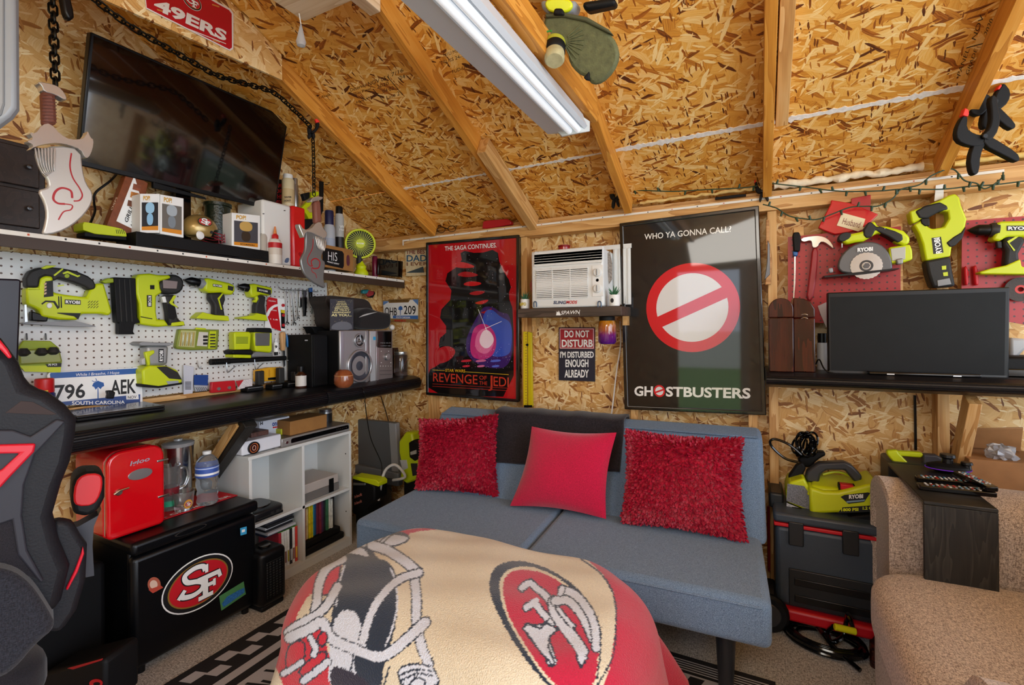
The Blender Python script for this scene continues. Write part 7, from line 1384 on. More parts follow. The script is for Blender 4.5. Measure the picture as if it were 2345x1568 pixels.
# lower left cube: lying stack over upright green-topped cases
cols2 = [('c8352a', 'red'), ('e4e4e0', 'white'), ('1e1e22', 'black'), ('e0e2de', 'white'), ('d8dad6', 'grey white'), ('dedfd8', 'pale'), ('b02a3a', 'crimson')]
y = ymid-wz/2-.004; 
gg = BZ
for k, (h_, n_) in enumerate(cols2):
    w_ = .0145; y -= w_+.002
    o = box('game_case', mat(h_, .35, noise=.15, ns=60), -2.40, -2.235, y, y+w_, gg, gg+.19, bev=.001, T=('%s spined game case, %s from divider in lower left cube' % (n_, ordn[k]), 'game case', 'green topped cases in the lower left cube'))
    box('green_top', mat('5a9a3a', .4), -2.40, -2.236, y+.0015, y+w_-.0015, gg+.1901, gg+.1925, o); box('spine_mark', mat(['d8b83a', '7a3a2a', 'c8c8c8', 'a8a020', '7a4a3a', '6a6a2a', 'c86a6a'][k], .5), -2.2349, -2.2343, y+.003, y+w_-.003, gg+.02, gg+.08, o)
z = gg+.194
for k, (h_, n_) in enumerate((('1f2a44', 'dark blue'), ('b9bcc2', 'silver'), ('23242a', 'black'), ('cfd2d6', 'white'), ('2a2c30', 'charcoal'), ('3a3c44', 'slate'))):
    if z+.013 > zmid-wz: break
    box('game_case', mat(h_, .3), -2.41, -2.222-rr.uniform(0, .02), ymid-.20, ymid-.03-rr.uniform(0, .02), z, z+.012, bev=.001, T=('%s case lying flat, %s up in stack of lower left cube' % (n_, ordn[k]), 'game case', 'flat stack in the lower left cube')); z += .0125
# heater
hx = -2.02; q = PX(hx); a = q.uv(*zp(ZH, 720, 1350))[0]; b = q.uv(*zp(ZH, 918, 1350))[0]; z1 = q.uv(*zp(ZH, 830, 1165))[1]
t = thing('space_heater', (hx-.08, (a+b)/2, 0), 'black ceramic space heater on the floor between fridge and cube shelf', 'heater')
box('body', BLK, hx-.16, hx-.01, a, b, .02, z1, t, bev=.025, seg=5); box('base', BLKM, hx-.15, hx-.02, a+.01, b-.01, 0, .025, t, bev=.008)
g = box('grille', mat('3a3a3a', .5), hx-.012, hx-.008, a+.03, b-.025, .06, z1-.05, t, bev=.001)
for k in range(14): z = .065+k*(z1-.12)/13; box('grille_bar', BLK, hx-.009, hx-.005, a+.03, b-.025, z, z+.004, g)
for k in range(5): yy = a+.035+k*(b-a-.07)/4; box('grille_bar', BLK, hx-.008, hx-.004, yy, yy+.004, .06, z1-.05, g)
cyl('top_dial', BLKG, (hx-.08, (a+b)/2, z1-.001), (hx-.08, (a+b)/2, z1+.008), .028, t, bev=.003)
# ------------------------------------------------------------------ right wall: red pegboards and tools
RP = PY(2.612)
def pegr(pts, lab): 
    q = RP; return tr('pegboard', PEGR, zz(ZK, *pts), q, .005, None, T=(lab, 'pegboard'))
pegr([(187, 1030), (935, 1075), (938, 400), (187, 472)], 'red pegboard behind the hammer and circular saw'); pegr([(1340, 985), (1800, 1060), (1800, 330), (1345, 365)], 'red pegboard behind the drill at right edge')
for x0, y0 in ((187, 472), (1345, 365)): pass
for i, (x, z0, z1) in enumerate(((RP.at(1830, 600).x, H-.02, H+.5), (RP.at(2055, 600).x, H-.02, H+.5), (RP.at(2225, 600).x, H-.0, H+.5))):
    box('furring_strip', PINE_W, x-.02, x+.02, 2.6175, 2.699, H-.06, H+.46, T=(('pine strip behind left edge of left red pegboard', 'pine strip behind right edge of left red pegboard', 'pine strip behind left edge of right red pegboard')[i], 'wood strip'))
SW = PY(2.52)
t = mk('circular_saw', 'lime and grey circular saw hanging on left red pegboard', 'power tool', SW, ZK,
 [('blade_guard', mat('5b5b5d', .35, .3), [(515, 680), (530, 610), (580, 550), (650, 512), (730, 500), (800, 515), (850, 560), (880, 620), (885, 690), (860, 700), (700, 710), (560, 715)], .008, .03, .006, 1),
  ('rear_body', LIME, [(860, 540), (1000, 520), (1015, 560), (1018, 620), (960, 640), (860, 650)], 0, .07, .006), ('vent_grille', mat('a3a39c', .4, .4), [(870, 550), (970, 535), (968, 620), (880, 630)], .002, .003, .001),
  ('handle', LIME, [(520, 490), (530, 455), (570, 440), (610, 450), (700, 430), (720, 380), (770, 362), (780, 400), (850, 400), (960, 430), (1000, 470), (1000, 510), (960, 530), (900, 505), (880, 470), (790, 440), (740, 470), (690, 500), (640, 505), (580, 520), (545, 500)], .002, .055, .010),
  ('grip', DGR, [(690, 425), (722, 372), (745, 372), (780, 405), (800, 400), (900, 430), (950, 455), (955, 490), (920, 510), (860, 470), (770, 425), (745, 470), (710, 480), (690, 460)], .006, .06, .008),
  ('knob_handle', DGR, [(520, 490), (530, 452), (575, 437), (610, 445), (605, 475), (560, 500), (540, 502)], .01, .05, .008, 1), ('sole_plate', BLK, [(425, 730), (700, 700), (925, 678), (930, 684), (700, 718), (430, 742)], .02, .09, .001),
  ('depth_knob', GRY, [(455, 680), (485, 675), (490, 705), (462, 710)], .01, .02, .004), ('motor', mat('8a8a88', .4, .3), [(905, 620), (955, 610), (955, 650), (915, 655)], .012, .03, .005)])
bc = SW.uv(*zp(ZK, 705, 665)); br = (SW.uv(*zp(ZK, 845, 665))[0]-SW.uv(*zp(ZK, 570, 665))[0])/2*.8
n = 48; prism('saw_blade', mat('a8a9aa', .25, 1), [(bc[0]+br*(1 if i % 2 else .96)*math.cos(2*PI*i/n), bc[1]+br*(1 if i % 2 else .96)*math.sin(2*PI*i/n)) for i in range(n)], SW.off(.0105), .002, t)
ring('blade_ring', mat('3d3d3f', .3, .6), ell(*bc, br*.42, br*.42, 30), ell(*bc, br*.28, br*.28, 30), SW.off(.0125), .001, t); cyl('arbor_nut', DST, SW.w(*bc, .01), SW.w(*bc, .02), .012, t, n=6)
zt(ZK, INKW, 'RYOBI', 650, 545, 752, 572, SW, t, .0145, .04, -8)
for x, y in ((545, 540), (830, 440)): tube('peg_hook', SIL, [Vector((SW.at(*zp(ZK, x, y)).x, 2.612, SW.at(*zp(ZK, x, y)).z)), SW.at(*zp(ZK, x, y)), SW.off(.004).at(*zp(ZK, x, y-25))], .0025, t)
HP = PY(2.58)
t = mk('claw_hammer', 'claw hammer with red handle hanging on left red pegboard', 'hammer', HP, ZK, [('head', STEEL, [(275, 478), (340, 465), (400, 462), (450, 480), (485, 520), (492, 552), (470, 535), (430, 505), (400, 505), (385, 540), (350, 545), (345, 500), (330, 495), (300, 505), (275, 500)], 0, .026, .004, 1), ('handle', mat('9a2028', .4), [(348, 545), (388, 542), (385, 640), (375, 760), (350, 900), (308, 890), (325, 760), (340, 640)], -.002, .022, .006, 1)])
t = mk('screwdriver', 'long screwdriver with black and blue handle left of the hammer', 'screwdriver', HP, ZK, [('grip', BLKM, [(218, 460), (225, 440), (262, 438), (272, 465), (268, 560), (255, 570), (225, 565)], 0, .03, .009), ('collar', mat('1f5a9a', .35), [(218, 566), (256, 570), (250, 600), (222, 598)], 0, .026, .005), ('shank', STEEL, [(228, 600), (240, 600), (238, 740), (230, 880), (220, 880), (226, 740)], -.01, .006, .001)])
t = mk('wood_level', 'thin wooden backed level hanging beside right edge of black poster', 'level', PY(2.585), ZK, [('stock', wood('worn_wood', 'c99a66', 'b58450', '8a5a30'), [(35, 790), (75, 788), (80, 640), (66, 500), (62, 355), (40, 355), (40, 500), (48, 640)], 0, .02, .003), ('metal_edge', DST, [(30, 760), (68, 720), (66, 520), (52, 490), (48, 640), (40, 700)], .002, .012, .002)])
# gift bag
t = mk('gift_bag', 'shiny red paper gift bag with cream name tag hanging under string lights', 'bag', PY(2.59), ZK, [('bag_back', mat('a81a26', .35, coat=.3), [(600, 310), (738, 320), (738, 190), (610, 215)], -.01, .02, .002), ('bag_front', mat('c4101e', .25, coat=.5), [(388, 410), (470, 255), (475, 225), (600, 245), (790, 320), (745, 365), (700, 400), (600, 440), (500, 455), (430, 430)], 0, .025, .004), ('name_tag', CREAM, [(512, 395), (548, 310), (702, 352), (680, 420), (655, 435)], .003, .001)])
txt(mat('7a3a30', .5), 'Husband', zp(ZK, 545, 385), zp(ZK, 660, 412), zp(ZK, 560, 345), PY(2.59), t, .0036, .0)
# reciprocating saw
RS_ = PY(2.56)
t = mk('reciprocating_saw', 'lime and grey reciprocating saw hanging nose down between red pegboards', 'power tool', RS_, ZK,
 [('loop_body', LIME, [(995, 300), (1030, 290), (1100, 265), (1200, 225), (1255, 195), (1300, 182), (1330, 210), (1340, 260), (1378, 350), (1368, 400), (1340, 470), (1280, 520), (1270, 600), (1105, 630), (1085, 520), (1060, 450), (1025, 390), (1090, 352), (1120, 405), (1150, 418), (1225, 405), (1258, 350), (1252, 300), (1200, 298), (1100, 345), (1020, 382), (1008, 365)], 0, .06, .006),
  ('nose', DGR, [(1102, 630), (1270, 598), (1285, 700), (1305, 800), (1150, 810), (1120, 720)], .004, .07, .010), ('grip', DGR, [(1030, 300), (1100, 262), (1200, 235), (1250, 262), (1258, 290), (1200, 300), (1110, 350), (1060, 350)], .004, .055, .008), ('rear_grip', DGR, [(1375, 400), (1350, 480), (1300, 530), (1265, 540), (1240, 510), (1290, 470), (1340, 440)], .004, .05, .006),
  ('trigger', BLK, [(1070, 350), (1130, 345), (1132, 395), (1100, 400), (1075, 380)], .0045, .03, .003), ('lime_tab', LIME, [(1210, 665), (1240, 662), (1240, 688), (1212, 690)], .006, .003), ('lime_tab', LIME, [(1218, 708), (1250, 704), (1252, 730), (1222, 732)], .006, .003), ('plate', GRY, [(1180, 760), (1262, 745), (1275, 785), (1185, 800)], .006, .003, .001)])
tr('badge', INKB, zz(ZK, (1155, 585), (1222, 575), (1205, 470), (1143, 478)), RS_, .0008, t, d=.001); txt(INKW, 'RYOBI', zp(ZK, 1212, 578), zp(ZK, 1196, 474), zp(ZK, 1172, 584), RS_, t, .0022, .03)
tr('white_hanger', INKW, zz(ZK, (1160, 235), (1222, 215), (1225, 118), (1170, 128)), PY(2.60), .003, t, bev=.001)
# drill at the right edge
DP_ = PY(2.55)
t = mk('cordless_drill', 'large lime and grey drill hanging on right red pegboard at the edge', 'power tool', DP_, ZK,
 [('motor_body', LIME, [(1570, 385), (1600, 366), (1900, 360), (1950, 400), (1950, 460), (1760, 470), (1640, 470), (1600, 500), (1545, 490), (1570, 440)], .004, .06, .010), ('grip', DGR, [(1640, 462), (1750, 462), (1770, 500), (1725, 580), (1735, 660), (1630, 665), (1640, 560), (1615, 520)], 0, .045, .010), ('base', LIME, [(1460, 705), (1540, 680), (1640, 660), (1735, 618), (1745, 670), (1850, 680), (1850, 720), (1470, 718)], .006, .06, .006), ('trigger', DGR, [(1575, 500), (1610, 500), (1612, 545), (1582, 545)], -.002, .02, .003), ('accent', LIME, [(1645, 500), (1700, 470), (1720, 470), (1660, 512), (1700, 560), (1690, 565)], .003, .003)])
a0, a1 = DP_.off(-.02).at(*zp(ZK, 1388, 428)), DP_.off(-.02).at(*zp(ZK, 1580, 425)); ax_ = (a1-a0).normalized(); L_ = (a1-a0).length
lathe('chuck', BLK, [(.004, 0), (.012, L_*.12), (.020, L_*.28), (.022, L_*.32), (.022, L_*.72)], a0, ax_, t); lathe('clutch_ring', mat('2a2a2a', .4), [(.025, L_*.72), (.029, L_*.8), (.029, L_)], a0, ax_, t); zw(ZK, 1652, 402, 1800, 425, DP_, t, .006, sk=0)
t = mk('red_clips', 'pair of red curved tool clips on the right red pegboard', 'clip', PY(2.59), ZK, [('clip', RED, [(1358, 680), (1375, 660), (1392, 700), (1390, 790), (1365, 795)], 0, .02, .006), ('clip', RED, [(1420, 670), (1440, 655), (1455, 700), (1460, 790), (1430, 795)], 0, .02, .006)])
a = PY(2.59).at(*zp(ZK, 1735, 820)); t = thing('grinding_disc', a, 'dark grinding disc hanging at right edge behind the monitor', 'disc')
dr = 80/2.9041/FPX*(a-CAM).dot(FW); ring('disc', mat('4c4543', .8, bump=.4), ell(a.x, a.z, dr, dr, 36), ell(a.x, a.z, dr*.18, dr*.18, 36), PY(2.59), .004, t); ring('centre', mat('c8322a', .5), ell(a.x, a.z, dr*.36, dr*.36, 30), ell(a.x, a.z, dr*.2, dr*.2, 30), PY(2.5895), .002, t)
t = mk('set_square', 'clear triangular set square behind the wine box', 'set square', PY(2.595), ZK, [('plate', mat('b5a8a8', .3), [(385, 930), (455, 900), (455, 1075), (440, 1070), (405, 990)], 0, .003, .0008)])
# ------------------------------------------------------------------ on the right shelf
ZS = ZR+.0006
q = PY(2.36); a = q.at(*zp(ZK, 72, 1425)); b = q.at(*zp(ZK, 222, 1432)); 
t = thing('wine_box', (a.x+.05, 2.45, ZS), 'dark red wooden wine box with rounded lid on the right shelf', 'box')
x0, x1 = q.at(1764, 850).x, q.at(1818, 850).x; zt_ = q.at(1790, 682).z; zm = q.at(1790, 727).z
def archp(x0, x1, z0, zt_, n=10):
    r = (x1-x0)/2; cx = (x0+x1)/2; rr_ = min(r, zt_-z0-.001); return [(x0, z0), (x1, z0)]+[(cx+r*math.cos(PI*k/n), zt_-rr_+rr_*math.sin(PI*k/n)) for k in range(n+1)]
dep = .15; side = Vector((.0, 1, 0))
x1b = x1
# long arched body running back and to the right
axb = Vector((.42, .907, 0)).normalized(); nb = Vector((axb.y, -axb.x, 0)); 
q2 = Pl((0, 2.36, 0), (1, 0, 0), (0, 0, 1))
prism('body', WALV, rect(x0-.004, ZS, x1, zm-.001), q2, .17, t, bev=.003); prism('lid', WALV, archp(x0-.004, x1, zm+.001, zt_), q2, .17, t, bev=.003)
x2 = q.at(1868, 800).x
prism('side_body', WALV, rect(x1+.001, ZS, x2, zm-.004), Pl((0, 2.375, 0), (1, 0, 0), (0, 0, 1)), .15, t, bev=.004); prism('side_lid', WALV, [(x1+.001, zm-.002), (x2, zm-.002), (x2, zt_-.05), (x2-.015, zt_-.02), (x2-.04, zt_-.005), (x1+.001, zt_)], Pl((0, 2.375, 0), (1, 0, 0), (0, 0, 1)), .15, t, bev=.004)
a = q.at(*zp(ZK, 298, 1000)); 
for dz in (.006, -.009): tube('clasp', STEEL, [a+Vector((-.012, -.0+.012, dz)), a+Vector((0, .008, dz+.004)), a+Vector((.012, .012, dz))], .0022, t, sm=3)
t, p, r, h, z0 = bottle('spray_bottle', 'can with black cap and white label between wine box and monitor', PY(2.55), ZK, 415, 1410, 1112, 60, [(1, 0, 0, 'can'), (1, .74, 0, 'can'), (.85, .75, 1, 'cap'), (.85, 1, 1, 'cap')], [mat('c4c6cc', .4), BLK], ZS, 'can')
# monitor
q = Pl((0, 2.39, 0), (1, .035, 0), (0, 0, 1)); MO = [(1898, 862), (2311, 877), (2313, 657), (1895, 670)]
t = thing('monitor', (q.at(2100, 880).x, 2.42, ZS), 'black flat screen monitor standing on the right shelf', 'monitor')
tr('casing', BLK, MO, q, .035, t, bev=.004); tr('screen', mat('08090a', .5, spec=.2, name='dusty_screen', noise=.3, ns=14), [(1903, 852), (2300, 866), (2303, 668), (1901, 680)], q, .0008, t, d=.0006)
tr('chin', mat('1d1e20', .3), [(1899, 861), (2305, 873), (2305, 860), (1899, 848)], q, .001, t, d=.0012); zt(ZK, GRY, 'VIZIO', 1570, 1432, 1645, 1446, q.off(.001), t, .001, .03)
p = q.at(2105, 884); box('stand', BLKG, p.x-.17, p.x+.17, 2.36, 2.52, ZS, ZS+.012, t, bev=.004); box('neck', BLK, p.x-.03, p.x+.03, 2.43, 2.45, ZS+.01, ZS+.12, t)
for dx in (-.1, .1): box('foot_tab', SIL, p.x+dx-.012, p.x+dx+.012, 2.357, 2.366, ZS+.002, ZS+.006, t)
tube('monitor_cable', BLK, [q.at(*zp(ZK, 395, 1330))+Vector((0, .12, 0)), Vector((q.at(1880, 850).x, 2.45, ZS+.05)), Vector((q.at(1895, 868).x, 2.40, ZS+.004)), Vector((q.at(1950, 868).x, 2.42, ZS+.004))], .003, T=('thin black cable curling on right shelf beside the monitor', 'cable'), sm=6)
p = PY(2.5).at(2330, 860); t = thing('black_device', (p.x, 2.5, ZS), 'black plastic device right of the monitor at frame edge', 'device'); box('casing', BLKM, p.x-.05, p.x+.15, 2.46, 2.62, ZS, ZS+.075, t, bev=.01); box('lip', BLKG, p.x-.05, p.x+.14, 2.44, 2.47, ZS, ZS+.03, t, bev=.004)
t = mk('grey_cup', 'grey translucent container behind right edge of the monitor', 'container', PY(2.58), ZK, [('cup', mat('a9abae', .3), [(1665, 1280), (1720, 1270), (1790, 1200), (1780, 1150), (1665, 1140)], 0, .06, .01)])
tube('wall_cable', BLK, [PY(2.69).at(*p) for p in ((2095, 905), (2096, 960), (2097, 1030))], .005, T=('black cable running down the wall under the right shelf', 'cable'))
tube('wall_cable', BLK, [onX(*zp(ZF, *p), x) for p, x in (((1735, 1150), -2.09), ((1750, 1200), -2.06), ((1765, 1260), -2.08))]+[onX(*zp(ZH, *p), x) for p, x in (((1490, 80), -2.15), ((1530, 330), -2.2), ((1610, 520), -2.2), ((1620, 640), -2.15), ((1690, 730), -2.1))], .0028, T=('thin black cable over workbench edge falling to the grey case', 'cable'), sm=6)
tube('wall_cable', BLK, [PY(2.69).at(*zp(ZH, *p)) for p in ((1600, 0), (1640, 120), (1665, 210))], .003, T=('thin black cable on the wall above the grey case', 'cable'), sm=5)
# ------------------------------------------------------------------ string lights, clamps, measuring strip, foam
GRN = mat('1c3a24', .5)
def string(label, pts, pl, n):
    P_ = [pl.at(*p) for p in pts]; cur = cat(P_, 8); t = thing('string_lights', cur[0], label, 'string lights', 'green fairy light strings')
    tube('wire', GRN, cur, .0028, t, n=6)
    for k in range(n):
        c = cur[int((k+.5)*len(cur)/n)]; s_ = cyl('socket', GRN, c, c+Vector((random.Random(k).uniform(-.008, .008), -.004, -.020 if k % 3 else .018)), .0055, t, r1=.004, n=8); 
    return t
s1_ = string('green fairy light string from rafter clamp across the top plate', zz(ZK, (70, 115), (300, 140), (450, 160), (600, 170), (800, 165), (940, 155), (1200, 155), (1400, 135), (1560, 125), (1757, 100)), PY(2.56), 14)
s2_ = string('green fairy light string looping over the red gift bag', zz(ZK, (20, 255), (110, 280), (190, 330), (290, 350), (380, 355), (480, 320), (600, 275), (700, 268), (790, 265), (880, 220), (940, 155), (1060, 125), (1150, 60), (1280, 20), (1360, 95), (1440, 115), (1500, 150), (1600, 90), (1620, 40)), PY(2.55), 18)
s3_ = string('green fairy light string between the two small rafter clamps', zz(ZB, (2180, 1225), (2260, 1215))+[(1460, 436), (1540, 438), (1620, 434), (1700, 430), (1735, 425)], PY(2.56), 8)
def clampo(label, pl, c, jaws, handles, tips, piv, d=0, sc_=1):
    t = thing('spring_clamp', pl.at(*zp(c, *piv)), label, 'clamp', 'black spring clamps on the rafters')
    for i, j in enumerate(jaws): tr('jaw', BLKM, zz(c, *j), pl, .022*sc_, t, d=d+.004*i, bev=.005*sc_, sm=1)
    for i, j in enumerate(handles): tr('handle', BLKM, zz(c, *j), pl, .022*sc_, t, d=d-.002+.004*i, bev=.006*sc_, sm=1)
    for j in tips: tr('jaw_tip', mat('e02a1a', .5), zz(c, *j), pl, .02*sc_, t, d=d+.005, bev=.002)
    a = pl.off(d+.004).at(*zp(c, *piv)); cyl('pivot', BLK, a-pl.n*.02*sc_, a+pl.n*.006, .009*sc_, t, bev=.002)
CPL = Pl(onX(2230, 300, .69), (.95, .3, 0), (0, 0, 1))
clampo('large black spring clamp on right rafter, lower of the two', CPL.off(.03), ZLL, [[(1665, 860), (1690, 870), (1680, 960), (1740, 1000), (1800, 1010), (1830, 1060), (1790, 1090), (1700, 1090), (1610, 1050), (1600, 970), (1640, 880)], [(1800, 1000), (1850, 960), (1870, 870), (1850, 720), (1900, 700), (1920, 800), (1940, 900), (1900, 1020), (1830, 1060)]],
 [[(1790, 1030), (1740, 1060), (1700, 1180), (1715, 1290), (1750, 1310), (1775, 1280), (1785, 1150), (1830, 1060)], [(1820, 1000), (1900, 1040), (2060, 1140), (2082, 1190), (2060, 1212), (1980, 1170), (1800, 1080)]], [[(1650, 860), (1668, 805), (1695, 820), (1698, 850), (1690, 870)]], (1810, 1020))
clampo('large black spring clamp on right rafter, upper of the two', CPL.off(-.005), ZLL, [[(1755, 660), (1810, 650), (1830, 700), (1870, 720), (1860, 800), (1780, 870), (1710, 840), (1705, 750)], [(1900, 690), (1940, 640), (1960, 612), (2015, 680), (2000, 760), (1930, 820), (1870, 800)]],
 [[(1830, 780), (1790, 900), (1800, 960), (1850, 960), (1870, 860)], [(1880, 760), (1960, 830), (2045, 920), (2048, 955), (2010, 968), (1900, 880)]], [[(1765, 640), (1790, 602), (1812, 628), (1808, 652), (1780, 660)], [(1910, 665), (1935, 628), (1945, 640), (1925, 668)]], (1890, 760))
clampo('small black spring clamp at foot of rafter above black poster', PY(2.585), ZLL, [[(90, 1370), (110, 1350), (120, 1400), (150, 1420), (140, 1450), (100, 1440)], [(180, 1410), (195, 1350), (205, 1370), (205, 1420), (170, 1450)]], [[(140, 1430), (125, 1480), (128, 1508), (140, 1505), (160, 1440)], [(155, 1430), (180, 1500), (195, 1505), (200, 1480), (170, 1430)]], [[(88, 1372), (92, 1340), (105, 1355)]], (150, 1430), sc_=.8)
clampo('small black spring clamp with green end on rafter above air conditioner', PY(2.56), ZB, [[(2255, 1175), (2275, 1190), (2275, 1240), (2235, 1275), (2215, 1260), (2250, 1230)], [(2190, 1200), (2220, 1190), (2225, 1240), (2240, 1260), (2200, 1265)]], [[(2215, 1250), (2205, 1300), (2212, 1318), (2224, 1310), (2232, 1260)], [(2225, 1250), (2245, 1305), (2256, 1305), (2255, 1280), (2240, 1245)]], [[(2250, 1172), (2260, 1158), (2270, 1185)]], (2225, 1250), sc_=.8)
clampo('small black spring clamp holding chain on the leftmost rafter', Pl(onX(715, 295, -1.885), (.35, .94, 0), (0, 0, 1)), ZB, [[(340, 770), (368, 775), (360, 810), (335, 840), (315, 830), (345, 800)], [(292, 790), (310, 785), (318, 830), (300, 850), (292, 830)]], [[(300, 830), (290, 860), (305, 880), (320, 850)], [(315, 835), (325, 878), (340, 870), (335, 835)]], [[(335, 752), (348, 748), (368, 770), (345, 775)]], (318, 835), sc_=.8)
# measuring strip stapled to the plate
SPN = PY(2.603)
def strip_poly(x0, x1): 
    a, b = SPN.uv(x0, 0)[0], 0
    return a
t = thing('measuring_tape', (-.5, 2.6, H+.605), 'pale printed measuring strip along the top plate of poster wall', 'strip')
xa, xb = SPN.uv(922, 560)[0], SPN.uv(2300, 395)[0]
prism('strip', STRIP, rect(xa, H+.603, xb, H+.614), SPN.off(.001), .001, t); prism('strip_end', STRIP, rect(xa, H+.575, xa+.010, H+.603), SPN.off(.001), .001, t)
for k in range(24): x = xa+.06+k*(xb-xa-.1)/24; prism('strip_mark', INKB if k % 2 else mat('c8552a', .5), rect(x, H+.606, x+.006, H+.6105), SPN.off(.0016), 0, t)
FOAM = mat('e6c98a', .5, bump=1, bs=40, name='expanding_foam')
rr = random.Random(3)
for i, (x0, x1, r_, h_, lab) in enumerate(((.08, .64, .019, 'efe2c8', 'pale foam bead between rafters above the gift bag'), (-.56, .02, .010, 'e2c27e', 'yellow foam bead behind poster top between rafters'), (.74, 1.6, .013, 'd8b868', 'yellow foam bead at right under the large clamps'))):
    pts = [Vector((x0+(x1-x0)*k/26, 2.625+rr.uniform(-.006, .006), H+.668+rr.uniform(-.004, .006))) for k in range(27)]
    tube('foam_bead', mat(h_, .6, noise=.15, ns=30, bump=1, bs=40), pts, [r_*rr.uniform(.6, 1.1) for _ in pts], n=10, T=(lab, 'foam', 'foam beads along the eave'))
q = PY(2.60)
t = mk('red_torch', 'red plastic case lying on plate at foot of second rafter', 'case', q, ZI, [('case', mat('b01420', .35), [(665, 140), (672, 88), (690, 80), (850, 66), (885, 85), (880, 110), (700, 142)], 0, .04, .006)])
t = thing('eyeglasses', q.at(*zp(ZI, 395, 150)), 'black framed eyeglasses lying on plate left of red case', 'eyeglasses')
for cx_, w_ in ((360, 30), (440, 30)): tube('lens_rim', BLK, [q.at(*zp(ZI, cx_+w_*math.cos(a), 150-(cx_-360)*.09+22*math.sin(a))) for a in [2*PI*k/12 for k in range(12)]], .0022, t, closed=True)
tube('temple_arm', BLK, [q.at(*zp(ZI, 470, 140)), q.off(-.05).at(*zp(ZI, 478, 120)), q.off(-.07).at(*zp(ZI, 330, 140)), q.at(*zp(ZI, 325, 160))], .002, t); tube('bridge', BLK, [q.at(*zp(ZI, 390, 142)), q.at(*zp(ZI, 412, 140))], .0025, t)
t = mk('black_pens', 'black pen like tool lying on plate above the black poster', 'tool', q, ZJ, [('barrel', BLKM, [(720, 48), (720, 32), (860, 15), (920, 10), (920, 25), (860, 32)], 0, .012, .002)])
# ------------------------------------------------------------------ shop light
zf = H+.80; fx0, fx1, fy0, fy1 = -.745, -.602, .66, 1.86
t = thing('shop_light', ((fx0+fx1)/2, (fy0+fy1)/2, zf), 'long white two tube shop light hanging under the roof', 'light fixture')
SHW = mat('c9ced4', .4, name='fixture_white')
prf = [(fx0-.012, zf+.005), (fx0+.045, zf-.022), (fx0+.05, zf-.012), (fx1-.012, zf-.012), (fx1-.006, zf-.022), (fx1+.012, zf+.01), (fx1, zf+.045), (fx0+.02, zf+.045)]
prf = [(fx0-.02, zf+.0), (fx0+.058, zf-.012), (fx0+.062, zf-.004), (fx1-.008, zf-.004), (fx1-.004, zf-.012), (fx1+.008, zf+.0), (fx1-.01, zf+.05), (fx0+.03, zf+.05)]
profrun('reflector', SHW, prf, fy0, fy1-.03, lambda a, z, y: (a, y, z), t)
TUBE = mat('eef2f6', .15, name='led_tube', emit=.35)
for x in (fx0+.082, fx0+.118): cyl('light_tube', TUBE, (x, fy0+.02, zf-.014), (x, fy1-.045, zf-.014), .0125, t)
V = [(fx0+.045, fy1, zf-.018), (fx1+.006, fy1, zf-.018), (fx1-.008, fy1-.045, zf-.026), (fx0+.062, fy1-.045, zf-.026)]
hexa('end_cap', mat('d3dadb', .4), [(fx0+.05, fy1-.05, zf-.030), (fx1-.012, fy1-.05, zf-.030), (fx1+.01, fy1, zf-.012), (fx0+.03, fy1, zf-.012), (fx0+.0, fy1-.05, zf+.03), (fx1, fy1-.05, zf+.03), (fx1+.01, fy1, zf+.03), (fx0+.0, fy1, zf+.03)], t, .002, 1)
for y in (.8, 1.7): tube('hanger_chain', SIL, [((fx0+fx1)/2+.03, y, zf+.05), ((fx0+fx1)/2+.03, y, zs(y)-.005)], .002, t)
# red letter plate on the tie beam
q = PX(-.622-.0); q = Pl((-.6185, 0, 0), (0, -1, 0), (0, 0, 1))
q = Pl((-.619, 0, 0), (0, 1, 0), (0, 0, 1)); q = Pl((-.621, 0, 0), (0, -1, 0), (0, 0, 1))
t = thing('number_plate', (-.622, 1.2, H+.90), 'red lettered pale plate on the tie beam behind shop light', 'plate')
prism('plate', mat('d8a860', .5), rect(-1.55, H+.868, -1.1, H+.955), q, .001, t); 
textq('lettering', mat('8a1a14', .5), '49ERS', q.w(-1.53, H+.875, .0012), q.w(-1.12, H+.875, .0012), q.w(-1.53, H+.945, .0012), t, .05)
# printed grading stamps on the roof boards
ST = thing('board_stamp', RPL.at(850, 200), 'faded black printed date stamp on the roof board between rafters', 'stamp'); SI = mat('2a1c10', .8)
for s_, bl, br_, tl in (('NOV 05', (672, 545), (785, 505), (668, 520)), ('2020', (728, 560), (800, 535), (725, 540)), ('04:02', (765, 590), (835, 565), (760, 568)), ('Line 2', (790, 630), (870, 600), (785, 605)), ('| 7/16', (800, 500), (895, 460), (795, 470)), ('24', (870, 505), (905, 492), (866, 482)), ('Deserves', (560, 580), (660, 545), (555, 560)), ('Sun Panel', (590, 600), (690, 565), (585, 585)), ('Reta Abate', (330, 635), (430, 605), (326, 618)), ('Hyd-W', (600, 660), (690, 625), (596, 640)), ('M1U Max', (1150, 360), (1250, 325), (1146, 340)), ('TRUSS 24-16', (1130, 410), (1290, 355), (1126, 390)), ('FUD-UM 40', (1205, 465), (1345, 410), (1200, 445))):
    txt(SI, s_, zp(ZB, *bl), zp(ZB, *br_), zp(ZB, *tl), RPL, ST, .0008, -.005)
for p0, p1 in (((790, 480), (890, 600)), ((700, 560), (770, 640))): ribbon('rule', SI, [([RPL.uv(*zp(ZB, *p0)), RPL.uv(*zp(ZB, *p1))], .004)], RPL, .0008, ST)
ST2 = thing('board_stamp', RPL.at(2250, 110), 'faded black printed stamp on roof board beside rightmost rafter', 'stamp')
